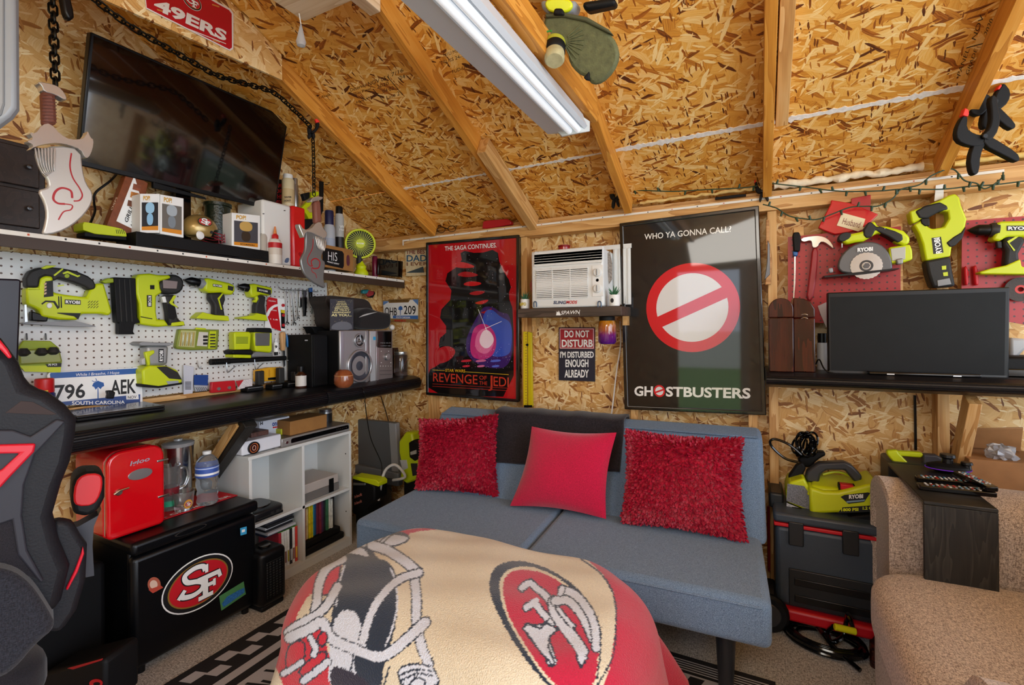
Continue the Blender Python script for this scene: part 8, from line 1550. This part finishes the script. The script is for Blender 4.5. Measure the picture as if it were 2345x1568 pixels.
for s_, bl, br_, tl in (('NOV', (1745, 300), (1810, 120), (1715, 290)), ('2020', (1830, 270), (1880, 150), (1805, 255)), ('PANEL', (1630, 570), (1700, 370), (1605, 560)), ('GRADE', (1690, 560), (1760, 370), (1668, 550))): txt(SI, s_, zp(ZLL, *bl), zp(ZLL, *br_), zp(ZLL, *tl), RPL, ST2, .0008, -.005)
ribbon('rule', SI, [([RPL.uv(*zp(ZLL, 1675, 358)), RPL.uv(*zp(ZLL, 1870, 305))], .004)], RPL, .0008, ST2)
# pull chain with clear plastic pull
q0 = onY(685, 40, 1.14); zc0 = H+1.098
pc = thing('pull_chain', (q0.x, 1.14, zc0), 'white pull cord with clear teardrop pull hanging from pale board', 'pull cord')
pb_ = onY(689, 55, 1.14); tube('cord', WHT, [(q0.x, 1.14, zc0), (pb_.x, 1.14, pb_.z)], .0018, pc, n=6); pe = onY(688, 108, 1.14); hL = pb_.z-pe.z
lathe('teardrop', mat('d8dde4', .08, trans=.6, name='clear_acrylic'), [(.002, hL), (.006, hL*.8), (.012, hL*.45), (.0165, hL*.2), (.013, hL*.05), (.004, 0)], (pb_.x, 1.14, pe.z), P=pc)
# string trimmer head hanging from the roof
TPn = Pl(onY(1320, 110, 1.45), (.99, .1, 0), (0, -.35, 1)); OLV = mat('5b5d3c', .75, noise=.25, ns=50, bump=.4, name='dusty_green_plastic')
t = mk('string_trimmer', 'string trimmer head with dusty green guard hanging upside down from roof', 'trimmer', TPn, ZB,
 [('guard', OLV, [(1785, 85), (1900, 82), (2040, 115), (2180, 190), (2240, 270), (2258, 360), (2220, 450), (2150, 520), (2085, 535), (2050, 490), (1990, 460), (1940, 400), (1930, 330), (1880, 260), (1790, 250), (1770, 180)], 0, .03, .010, 1),
  ('guard_rim', mat('4a4c33', .7), [(1785, 85), (1900, 78), (2050, 105), (2190, 185), (2215, 215), (2180, 205), (2040, 135), (1900, 105), (1790, 112)], .01, .045, .006), ('line_cutter', BLKM, [(2030, 490), (2065, 450), (2070, 510), (2045, 505)], .012, .02, .003),
  ('motor_housing', GRY, [(1755, 0), (1985, 0), (1975, 60), (1930, 90), (1800, 90), (1765, 50)], -.01, .08, .010), ('fan_cap', mat('d8e01a', .35), [(1780, 30), (1800, -10), (1945, -10), (1965, 40), (1920, 80), (1820, 80)], .004, .02, .006, 1), ('shaft', BLKM, [(1835, 95), (1845, 50), (1895, 50), (1910, 95)], .02, .04, .006), ('battery_end', BLKM, [(2020, 10), (2230, -20), (2235, 30), (2060, 68), (2030, 60)], -.02, .06, .010)])
a = TPn.at(*zp(ZB, 1850, 270)); b = TPn.off(.06).at(*zp(ZB, 1848, 385)); dv = (b-a).normalized(); Ls = (b-a).length
lathe('spool_housing', BLKM, [(.030, 0), (.034, Ls*.1), (.034, Ls*.55), (.030, Ls*.6)], a, dv, t); lathe('lime_band', mat('a8a832', .5), [(.0345, Ls*.05), (.0345, Ls*.25)], a, dv, t, caps=False); lathe('spool_cap', mat('a89f78', .6, noise=.2), [(.031, Ls*.6), (.032, Ls*.9), (.026, Ls)], a, dv, t)
tube('cutting_line', mat('2a8a3a', .4), [TPn.off(.03).at(*zp(ZB, *p)) for p in ((1830, 195), (1790, 205), (1755, 250), (1740, 300), (1760, 360))], .0028, t, sm=4)
for k in range(9): an = .5-k*.21; a2 = TPn.uv(*zp(ZB, 1900, 260)); tube('guard_rib', OLV, [TPn.w(a2[0]+.02*math.cos(an), a2[1]+.02*math.sin(an), .002), TPn.w(a2[0]+.07*math.cos(an), a2[1]+.07*math.sin(an), .001)], .0025, t, n=6)
tube('hanging_hook', DST, [TPn.at(*zp(ZB, 1870, 20))+Vector((0, .05, 0)), TPn.at(*zp(ZB, 1870, 20))+Vector((0, .06, .25))], .004, t)
# grey rounded panel at top left
t = mk('grey_panel', 'grey plastic panel with rounded corner at top left edge', 'cabinet', Pl(onX(20, 150, -1.7), (.6, .8, 0), (0, 0, 1)), ZA, [('panel', mat('8f9296', .35), [(-300, 900), (-50, 880), (60, 800), (105, 740), (100, -100), (-300, -100)], 0, .03, .008), ('inner_line', mat('6a6e74', .4), [(-300, 860), (-60, 850), (10, 790), (30, 720), (30, -100), (20, -100), (18, 710), (-5, 780), (-70, 835), (-300, 845)], .002, .002)])
# ------------------------------------------------------------------ floor things on the right
WX = mat('1d1f22', .4, name='charcoal_plastic'); NV2 = mat('353f4b', .4, bump=.2, bs=300, name='slate_plastic')
# rolling tool chest
q = PY(2.350); a = q.at(1775, 1230); b = q.at(2010, 1250); x0, x1 = a.x, b.x+.12; zt_ = q.at(1800, 1205).z; zb = q.at(1800, 1385).z
t = thing('rolling_tool_chest', ((x0+x1)/2, 2.520, 0), 'slate grey rolling tool chest with red trim between futon and armchair', 'tool chest')
box('body', NV2, x0, x1, 2.350, 2.600, .10, zt_, t, bev=.02, seg=3)
box('base_tray', RED, x0+.01, x1, 2.320, 2.665, .055, .105, t, bev=.012, seg=3); box('red_trim', RED, x0-.004, x1, 2.340, 2.600, zt_, zt_+.016, t, bev=.004)
box('lid', NV2, x0-.006, x1, 2.335, 2.600, zt_+.018, zt_+.06, t, bev=.012)
box('drawer_face', WX, x0+.05, x1-.02, 2.342, 2.355, .115, .27, t, bev=.003)
for z in (.135, .205): box('handle_slot', mat('0c0c0e', .3), x0+.07, x1-.05, 2.336, 2.343, z, z+.03, t, bev=.002)
for x in (x0+.05, x0+.24): box('latch', WX, x, x+.055, 2.330, 2.355, zt_-.07, zt_+.03, t, bev=.004)
box('side_handle', WX, x0-.02, x0+.04, 2.470, 2.665, zt_+.03, zt_+.10, t, bev=.01)
tube('red_pole', mat('8a1a26', .3), [(x0-.012, 2.665, .1), (x0-.012, 2.665, zt_-.03)], .014, t)
wx = x0-.02; cyl('wheel', BLKM, (wx-.03, 2.410, .085), (wx+.025, 2.410, .085), .085, t, bev=.012); cyl('wheel_hub', mat('3a3c40', .3), (wx-.033, 2.410, .085), (wx-.028, 2.410, .085), .045, t)
wfx = onY(1770, 1410, 2.270)
# front wheel disc facing camera
cyl('wheel', BLKM, (x0-.03, 2.290, .08), (x0-.03, 2.325, .08), .08, t, bev=.01); cyl('wheel_hub', mat('2e3034', .3), (x0-.03, 2.282, .08), (x0-.03, 2.300, .08), .05, t, bev=.004); cyl('wheel', BLKM, (x1-.1, 2.290, .05), (x1-.1, 2.325, .05), .05, t, bev=.01); cyl('foot', BLKM, (x0+.1, 2.665, .0), (x0+.1, 2.665, .06), .03, t); cyl('foot', BLKM, (x1-.1, 2.665, .0), (x1-.1, 2.665, .06), .03, t)
ztc2 = zt_+.061
# pressure washer
q = PY(2.410); PWm = ZM
def wq(x, y): return q.uv(*zp(PWm, x, y))
t = thing('pressure_washer', (q.at(*zp(ZM, 350, 700)).x, 2.520, ztc2), 'lime green pressure washer with black carry handle on the tool chest', 'pressure washer')
tr('base', BLKM, zz(ZM, (165, 690), (320, 730), (600, 700), (600, 735), (330, 775), (165, 720)), q, .24, t, d=.004, bev=.006)
for x in (190, 330, 540): a = q.at(*zp(ZM, x, 740)); box('foot', BLKM, a.x-.02, a.x+.02, 2.420, 2.630, ztc2, a.z+.012, t, bev=.004)
# body: faceted shell, front face + sloped top
F_ = [zp(ZM, *p) for p in ((255, 705), (325, 700), (600, 690), (620, 640), (600, 540), (395, 590), (325, 588), (250, 565))]
tr('front_shell', LIME, F_, q, .20, t, bev=.012, seg=3)
tr('side_shell', LIME, zz(ZM, (135, 640), (250, 690), (262, 590), (225, 520), (150, 540), (135, 580)), q, .16, t, d=-.03, bev=.008)
fz = q.at(*zp(ZM, 325, 588)).z; bz_ = fz+.035
x_l = q.at(*zp(ZM, 235, 560)).x; x_r = q.at(*zp(ZM, 605, 560)).x
hexa('top_shell', LIME, [(x_l, 2.420, fz-.03), (x_r+.02, 2.420, fz-.03), (x_r+.02, 2.630, fz-.03), (x_l+.03, 2.630, fz-.03), (x_l+.02, 2.440, fz+.012), (x_r, 2.440, fz+.016), (x_r-.03, 2.610, fz+.03), (x_l+.05, 2.610, fz+.03)], t, .01, 3)
tr('warning_label', mat('6d7078', .45, noise=.5, ns=160), zz(ZM, (135, 635), (250, 678), (250, 598), (225, 560), (140, 548)), q, .002, t, d=-.027); tr('warning_label', mat('a9adb3', .45, noise=.4, ns=120), zz(ZM, (135, 672), (252, 716), (250, 690), (136, 645)), q, .002, t, d=-.022)
tr('badge', INKB, zz(ZM, (410, 615), (440, 642), (450, 650), (530, 640), (560, 595), (548, 592), (430, 605)), q, .002, t, d=.002, bev=.0005); zt(ZM, INKW, 'RYOBI', 452, 604, 524, 625, q, t, .004, .04, -4); tr('badge_line', mat('7d99b0', .4), zz(ZM, (440, 645), (530, 636), (534, 628), (440, 636)), q, .0005, t, d=.0035)
tr('black_band', INKB, zz(ZM, (395, 698), (600, 688), (608, 655), (420, 668)), q, .001, t, d=.002); zt(ZM, mat('d8e01a', .4), '1800 PSI', 413, 672, 500, 688, q, t, .004, .04, -2); zt(ZM, mat('d8e01a', .4), '1.2 GPM', 522, 664, 600, 680, q, t, .004, .04, -2)
a = q.at(*zp(ZM, 455, 560)); box('power_switch', BLKM, a.x-.035, a.x+.03, 2.430, 2.470, fz+.005, fz+.034, t, bev=.004); box('rocker', RED, a.x-.03, a.x+.018, 2.427, 2.460, fz+.012, fz+.036, t, bev=.004)
HQ = PY(2.490); tr('carry_handle', mat('2c2d31', .45), zz(ZM, (232, 520), (240, 485), (300, 445), (430, 438), (470, 458), (520, 510), (515, 545), (480, 540), (430, 480), (340, 480), (310, 500), (300, 545), (240, 540)), HQ, .05, t, bev=.008)
tube('lime_tube', LIME, [HQ.off(-.05).at(*zp(ZM, *p)) for p in ((320, 500), (400, 488), (500, 525))], .006, t, sm=4)
# hose and cord bundle behind it
t = thing('cord_bundle', PY(2.570).at(*zp(ZM, 230, 400)), 'bundle of coiled black cord and spray gun standing by pressure washer', 'cord')
t_ = t
hz = PY(2.610)
tr('gun_grip', BLKM, zz(ZM, (150, 545), (145, 510), (185, 455), (215, 440), (235, 470), (190, 560), (175, 562)), PY(2.510), .035, t, bev=.008); tr('nozzle_holder', BLKM, zz(ZM, (200, 460), (190, 400), (215, 380), (260, 390), (320, 385), (345, 400), (290, 430), (260, 470)), hz, .05, t, bev=.010, sm=1)
rr = random.Random(6)
for k in range(9):
    cx_, cy_ = 225+rr.uniform(-20, 30), 350+rr.uniform(-8, 12); w_ = rr.uniform(25, 55); hh = rr.uniform(45, 62); lean = rr.uniform(-.3, .35)
    tube('cord_loop', BLKG, [PY(2.600+rr.uniform(-.03, .03)).at(*zp(ZM, cx_+w_*math.cos(a)+lean*hh*math.sin(a), cy_-hh*math.sin(a))) for a in [2*PI*j/9 for j in range(9)]], .005, t, closed=True, sm=4)
tube('cord_loop', BLKG, [PY(2.570).at(*zp(ZM, *p)) for p in ((200, 440), (130, 420), (70, 370), (52, 335), (80, 322), (150, 350), (210, 400))], .006, t, sm=6)
# coiled hose on the carpet
t = thing('coiled_hose', onZ(*zp(ZM, 320, 1340), 0), 'coil of black hose with yellow connector on carpet before the tool chest', 'hose')
rr = random.Random(2)
for k in range(8):
    z = .012+.012*(k % 3); ox, oy = rr.uniform(-10, 14), rr.uniform(-14, 16); w_ = 170+rr.uniform(-18, 60); hh = 62+rr.uniform(-16, 14)
    P_ = []
    for j in range(12):
        a = 2*PI*j/12; p = onZ(*zp(ZM, 330+ox+w_*math.cos(a)+.15*hh*math.sin(a), 1335+oy+.33*w_*math.cos(a)-hh*math.sin(a)), z); P_.append(p)
    tube('hose_loop', BLKG, P_, .0085, t, closed=True, sm=4)
tube('hose_end', BLKG, [onZ(*zp(ZM, *p), z) for p, z in (((240, 1350), .02), ((150, 1270), .03), ((140, 1225), .06), ((180, 1205), .07), ((260, 1240), .06), ((370, 1370), .04), ((510, 1495), .02))], .0085, t, sm=6)
tube('hose_end', BLKG, [onZ(*zp(ZM, *p), z) for p, z in (((470, 1270), .10), ((450, 1210), .17), ((440, 1240), .12), ((420, 1320), .06), ((365, 1350), .05), ((345, 1300), .06), ((375, 1270), .10))], .0085, t, sm=6)
a, b = onZ(*zp(ZM, 378, 1272), .11), onZ(*zp(ZM, 488, 1298), .10); cyl('yellow_connector', mat('d8d41a', .35), a, b, .013, t, bev=.003)
# cut-in case with lime handle, carton, remotes
q = PY(2.52)
t = thing('tool_case', (q.at(2110, 1080).x, 2.6, 0), 'black tool case with lime green folding handle behind the armchair', 'tool case')
a = q.at(2030, 1050); b = q.at(2190, 1060); box('body', mat('26282a', .45), a.x, b.x+.05, 2.46, 2.64, .35, a.z, t, bev=.01); box('lower_body', BLKM, a.x, b.x+.05, 2.46, 2.64, 0, .345, t, bev=.01)
tr('lime_handle', LIME, zz(ZM, (645, 380), (700, 378), (705, 392), (752, 440), (750, 468), (715, 472), (690, 455), (645, 400)), q, .03, t, d=.03, bev=.006); tr('lime_bar', LIME, zz(ZM, (690, 382), (820, 390), (835, 405), (820, 418), (700, 408)), q, .03, t, d=.0, bev=.006); tr('lime_bar', LIMED, zz(ZM, (750, 446), (900, 452), (880, 465), (752, 470)), q, .03, t, d=.02, bev=.004)
tr('grey_grip', mat('3a3a42', .45), zz(ZM, (830, 400), (900, 405), (1000, 460), (960, 480), (880, 455), (780, 495), (830, 455)), q, .04, t, d=.01, bev=.006)
q = PY(2.44); a = q.at(*zp(ZM, 1135, 430)); b = q.at(*zp(ZM, 1340, 440)); zc_ = a.z
CB = mat('a5774a', .75, noise=.10, ns=18, name='carton_board')
t = thing('carton', (a.x+.1, 2.55, 0), 'large open brown cardboard carton behind the armchair at right edge', 'carton')
box('body', CB, q.at(*zp(ZM, 1015, 450)).x+.03, b.x+.2, 2.45, 2.69, .02, zc_, t, bev=.003)
xl = q.at(*zp(ZM, 1015, 450)).x+.03
hexa('flap', CB, [(xl, 2.66, zc_+.002), (xl+.22, 2.66, zc_+.002), (xl+.22, 2.675, zc_+.002), (xl, 2.675, zc_+.002), (xl+.02, 2.60, zc_+.085), (xl+.2, 2.58, zc_+.11), (xl+.2, 2.583, zc_+.115), (xl+.02, 2.604, zc_+.09)], t, .001, 1)
rr = random.Random(8); V = []; F = []
for j in range(9):
    for i in range(16): ph = PI*j/8; a_ = 2*PI*i/16; r_ = .042*(1+rr.uniform(-.25, .25)); V.append((r_*1.2*math.sin(ph)*math.cos(a_), r_*.8*math.sin(ph)*math.sin(a_), r_*.75*math.cos(ph)))
for j in range(8):
    for i in range(16): k = (i+1) % 16; F.append([j*16+i, j*16+k, (j+1)*16+k, (j+1)*16+i])
pbag = PY(2.50).at(*zp(ZM, 1225, 405)); meshobj('plastic_bag', V, F, mat('b4b6bd', .12, trans=.3), None, Matrix.Translation((pbag.x, 2.50, zc_+.022)), T=('crumpled clear plastic bag lying on top of the brown carton', 'bag'))
def remote(label, p0, p1, w_, z, th=.016, n=10):
    a, b = onZ(*zp(ZM, *p0), z), onZ(*zp(ZM, *p1), z); x = (b-a).normalized(); y = Vector((-x.y, x.x, 0)); L = (b-a).length; pl = Pl(a+Vector((0, 0, th)), x, y); t = thing('remote_control', (a+b)/2, label, 'remote control', 'remotes on the arm tray')
    prism('body', BLKG, rrect(0, -w_/2, L, w_/2, .012, 4), pl, th, t, bev=.003)
    rr = random.Random(int(L*1000))
    for i in range(n):
        for j in range(3): c = pl.w(L*(.12+.76*i/n), (j-1)*w_*.27, 0); cyl('button', mat(rr.choice(['c8c8c8', 'd8d8d8', 'b03028', '4a8aa8', '9a9aa0']), .4), c, c+Vector((0, 0, .0022)), .0033, t, n=8)
    return t
ZTY = .7505
remote('long black remote nearest the front edge of arm tray', (800, 570), (1190, 610), .042, ZTY); remote('black remote behind the front one on the arm tray', (790, 530), (1100, 560), .04, ZTY+.0)
t = remote('dark remote lying crosswise at right of the arm tray', (1010, 505), (1185, 590), .036, ZTY+.018)
g = onZ(*zp(ZM, 970, 500), ZTY+.0)
t = thing('game_controller', g, 'black game controller with violet glow line at back of arm tray', 'controller'); lathe('body', BLKM, [(.03, 0), (.06, .012), (.058, .026), (.035, .034)], g+Vector((0, .03, 0)), P=t, sc_=(1.1, .7)); lathe('thumb_stick', BLK, [(.018, 0), (.016, .02), (.024, .026), (.022, .036)], g+Vector((.0, .035, .03)), P=t); lathe('violet_ring', mat('6a2ab0', .3, emit=.4), [(.061, .013), (.062, .016)], g+Vector((0, .03, 0)), P=t, sc_=(1.1, .7), caps=False); lathe('thumb_stick', BLK, [(.014, 0), (.012, .012), (.018, .016), (.016, .024)], g+Vector((.05, .02, .022)), P=t)
# ------------------------------------------------------------------ between cube shelf and futon
q = PY(2.60)
t = mk('grey_case', 'large flat grey plastic case leaning in the corner behind cube shelf', 'case', PY(2.50), ZH, [('panel', mat('54585c', .45), [(1280, 640), (1740, 700), (1715, 225), (1275, 180)], 0, .05, .008), ('edge_strip', mat('8d9093', .4), [(1690, 620), (1742, 640), (1718, 228), (1665, 222)], .006, .04, .004), ('lower_lip', mat('6a6d70', .45), [(1290, 580), (1740, 650), (1735, 600), (1390, 530)], .03, .06, .006)])
box('lower_shell', mat('3d4144', .45), WM[t.name].translation.x-.2, WM[t.name].translation.x+.15, 2.5, 2.58, 0, WM[t.name].translation.z-.1, t)
t = mk('pump_inflator', 'lime and black power inflator tucked beside left end of the futon', 'power tool', PY(2.42), ZH, [('body', mat('b9cc12', .4), [(1740, 360), (1790, 290), (1840, 300), (1850, 360), (1900, 470), (1905, 600), (1870, 650), (1800, 680), (1750, 640), (1760, 540), (1740, 440)], 0, .09, .012), ('dial_panel', BLKM, [(1815, 370), (1850, 350), (1890, 380), (1905, 480), (1860, 510), (1820, 480)], .008, .05, .006), ('light_panel', mat('b9bfc4', .4), [(1750, 500), (1800, 500), (1810, 560), (1770, 580)], .002, .003, .001), ('label', DGR, [(1830, 525), (1880, 525), (1885, 610), (1845, 620)], .002, .002), ('knob', mat('a9a9a4', .4), [(1825, 440), (1870, 425), (1872, 455), (1828, 465)], .016, .012, .003)])
t_ = t; a = PY(2.42).at(*zp(ZH, 1820, 660)); box('base', BLKM, a.x-.05, a.x+.05, 2.43, 2.5, 0, a.z, t_)
tube('white_hose', mat('d0cfcc', .5), [PY(y).at(*zp(ZH, *p)) for p, y in (((1590, 800), 2.30), ((1610, 680), 2.30), ((1640, 580), 2.32), ((1700, 535), 2.34), ((1750, 560), 2.36), ((1790, 620), 2.38), ((1760, 640), 2.38), ((1700, 650), 2.4))], .009, T=('white curved hoop handle standing beside the grey case', 'handle bar'), sm=6)
t = mk('hand_truck_box', 'black tool box with printed labels between cube shelf and futon', 'tool box', PY(2.24), ZH, [('body', BLKM, [(1392, 900), (1440, 925), (1560, 800), (1560, 700), (1500, 650), (1392, 640)], 0, .12, .01), ('lime_edge', LIME, [(1395, 640), (1590, 700), (1590, 670), (1570, 650), (1395, 620)], .01, .08, .003), ('lid_clasp', SIL, [(1400, 690), (1490, 690), (1490, 675), (1400, 670)], .012, .01, .003)])
for y in (765, 815): zt(ZH, mat('c87a6a', .5), 'black', 1410, y, 1468, y+22, PY(2.24), t, .002, .02, -22)
a = PY(2.24).at(*zp(ZH, 1470, 850)); box('lower_body', BLKM, a.x-.06, a.x+.04, 2.245, 2.36, 0, a.z, t)
# ------------------------------------------------------------------ gaming chair, left foreground
cpt = CAM+ray(110, 1150)*1.08; nrm = (CAM-cpt); nrm.z = 0; nrm.normalize(); cxx = Vector((0, 0, 1)).cross(nrm); GCP = Pl(cpt, cxx, (0, 0, 1))
NAVY = mat('15151b', .55, bump=.2, spec=.3, name='dark_navy_shell'); GRS = mat('2e2e36', .5, spec=.3, name='grey_shell'); CRD = mat('c8102a', .4, name='red_piping')
t = thing('gaming_chair', (cpt.x, cpt.y, 0), 'black and red gaming chair seen from behind in the left foreground', 'chair')
def g(nm, m, pts, d, th, bv=.008, sm=0, c=Z1, P=t): return tr(nm, m, zz(c, *pts), GCP, th, P, d=d, bev=bv, sm=sm)
g('backrest_shell', NAVY, [(-80, 740), (0, 775), (40, 830), (62, 885), (110, 900), (150, 930), (175, 960), (172, 1000), (160, 1060), (140, 1110), (120, 1180), (135, 1240), (160, 1300), (140, 1380), (110, 1420), (60, 1400), (10, 1330), (-80, 1330)], 0, .06, .02)
g('backrest_ridge', GRS, [(-80, 985), (30, 985), (70, 1000), (130, 960), (150, 965), (80, 1040), (55, 1110), (50, 1180), (62, 1260), (100, 1330), (92, 1335), (40, 1270), (28, 1190), (0, 1200), (-80, 1190)], .01, .02, .006)
g('lower_shell', NAVY, [(120, 1190), (165, 1195), (185, 1230), (200, 1250), (196, 1330), (175, 1400), (140, 1450), (90, 1450)], -.03, .04, .012)
g('mesh_panel', MESHF, [(-80, 1190), (25, 1140), (55, 1120), (48, 1190), (60, 1260), (95, 1330), (60, 1320), (-80, 1290)], .004, .02, .004)
g('red_trim', CRD, [(0, 778), (18, 800), (28, 818), (20, 822), (0, 800), (-20, 790), (-20, 770)], .02, .01, .003)
g('red_trim', CRD, [(-40, 1020), (82, 1016), (78, 1035), (25, 1090), (0, 1118), (-40, 1130), (-40, 1100), (5, 1075), (45, 1038), (-40, 1040)], .02, .014, .004)
g('upper_opening', mat('2b1a18', .7), [(12, 945), (48, 918), (75, 920), (130, 948), (120, 950)], .001, .002, .0005)
g('red_piping', CRD, [(190, 1252), (193, 1268), (178, 1310), (155, 1352), (150, 1350), (172, 1305), (186, 1268)], -.02, .012, .003)
AR = GCP.off(-.10)
tr('armrest_pad', BLKM, [(162, 1150), (165, 1100), (185, 1082), (230, 1080), (240, 1095), (240, 1140), (225, 1170), (200, 1184), (168, 1178)], AR, .10, t, bev=.02, seg=4); tr('red_pad_top', mat('c4121c', .45), [(167, 1145), (172, 1105), (190, 1086), (228, 1084), (236, 1098), (232, 1130), (215, 1158), (175, 1160)], AR, .01, t, d=.006, bev=.004, sm=1)
tr('arm_support', mat('32323a', .45), [(140, 1240), (140, 1215), (180, 1205), (225, 1180), (232, 1165), (215, 1205), (212, 1250), (216, 1318), (196, 1322), (195, 1260), (190, 1235)], AR, .05, t, d=-.01, bev=.01)
# grey jacket draped over the seat
o = tr('draped_jacket', rgbnode_fabric('grey_jacket_cloth', '14141b', '2c2d36', 120), [(-80, 1300), (20, 1305), (70, 1340), (110, 1400), (130, 1440), (80, 1480), (40, 1530), (0, 1560), (-80, 1560)], GCP, .09, None, d=.05, bev=.03, sm=2, T=('dark grey jacket draped over seat of the gaming chair', 'jacket'))
sc_c = cpt-nrm*.26-cxx*.22
softbox('seat', MESHF, sc_c.x-.22, sc_c.x+.16, sc_c.y-.18, sc_c.y+.2, .38, .50, t, 5, n=20); cyl('gas_lift', DST, (sc_c.x, sc_c.y, .08), (sc_c.x, sc_c.y, .39), .03, t)
for k in range(5):
    a = math.radians(72*k+20); e = Vector((sc_c.x+.26*math.cos(a), sc_c.y+.26*math.sin(a), .09)); bs_ = beam('base_leg', BLKM, (sc_c.x, sc_c.y, .11), e, .05, .035, P=t, bev=.01)
    beam('red_insert', CRD, Vector((sc_c.x, sc_c.y, .11)).lerp(e, .4)+Vector((0, 0, .019)), Vector((sc_c.x, sc_c.y, .11)).lerp(e, .95)+Vector((0, 0, .019)), .016, .004, P=bs_); y_ = Vector((-math.sin(a), math.cos(a), 0)); cyl('caster', BLKM, e-y_*.02-Vector((0, 0, .055)), e+y_*.02-Vector((0, 0, .055)), .032, bs_, bev=.006); cyl('caster_hub', CRD, e-y_*.022-Vector((0, 0, .055)), e+y_*.022-Vector((0, 0, .055)), .012, bs_)
# odds and ends on the floor beyond the chair
t = thing('parts_tray', onZ(110, 1500, 0), 'shallow wooden tray of small parts on the carpet behind gaming chair', 'tray')
p = [onZ(*k, .0) for k in ((50, 1545), (165, 1500), (150, 1440), (50, 1470))]
hexa('tray', mat('8a6a44', .6, noise=.3), p+[v+Vector((0, 0, .05)) for v in p], t, .003, 1)
box('parts_lid', mat('a8926a', .6), *[c for c in (p[0].x-.02, p[0].x+.10, p[0].y+.05, p[0].y+.16)], .052, .058, t)
box('added_dark_block', mat('08080a', .6, spec=.2), -2.47, -2.20, .62, .90, .002, .44, bev=.02, T=('added black block darkening the wall left of the mini fridge', 'block'))  # block added to darken the wall area beside the fridge
q = Pl(onZ(160, 1600, .10), (.95, .3, 0), (0, 0, 1))
t = mk('black_red_case', 'low black case with red top strip and red round emblem beside gaming chair', 'case', q, ZG, [('body', BLKM, [(230, 1720), (250, 1500), (590, 1412), (622, 1430), (618, 1720)], 0, .12, .012), ('red_strip', mat('a8141c', .5), [(395, 1470), (560, 1425), (605, 1412), (600, 1424), (430, 1478)], .003, .003, .001), ('red_emblem', mat('c0141e', .5), ell(565, 1560, 38, 26, 24), .003, .002), ('emblem_centre', BLK, ell(570, 1562, 20, 10, 20), .004, .0015)])
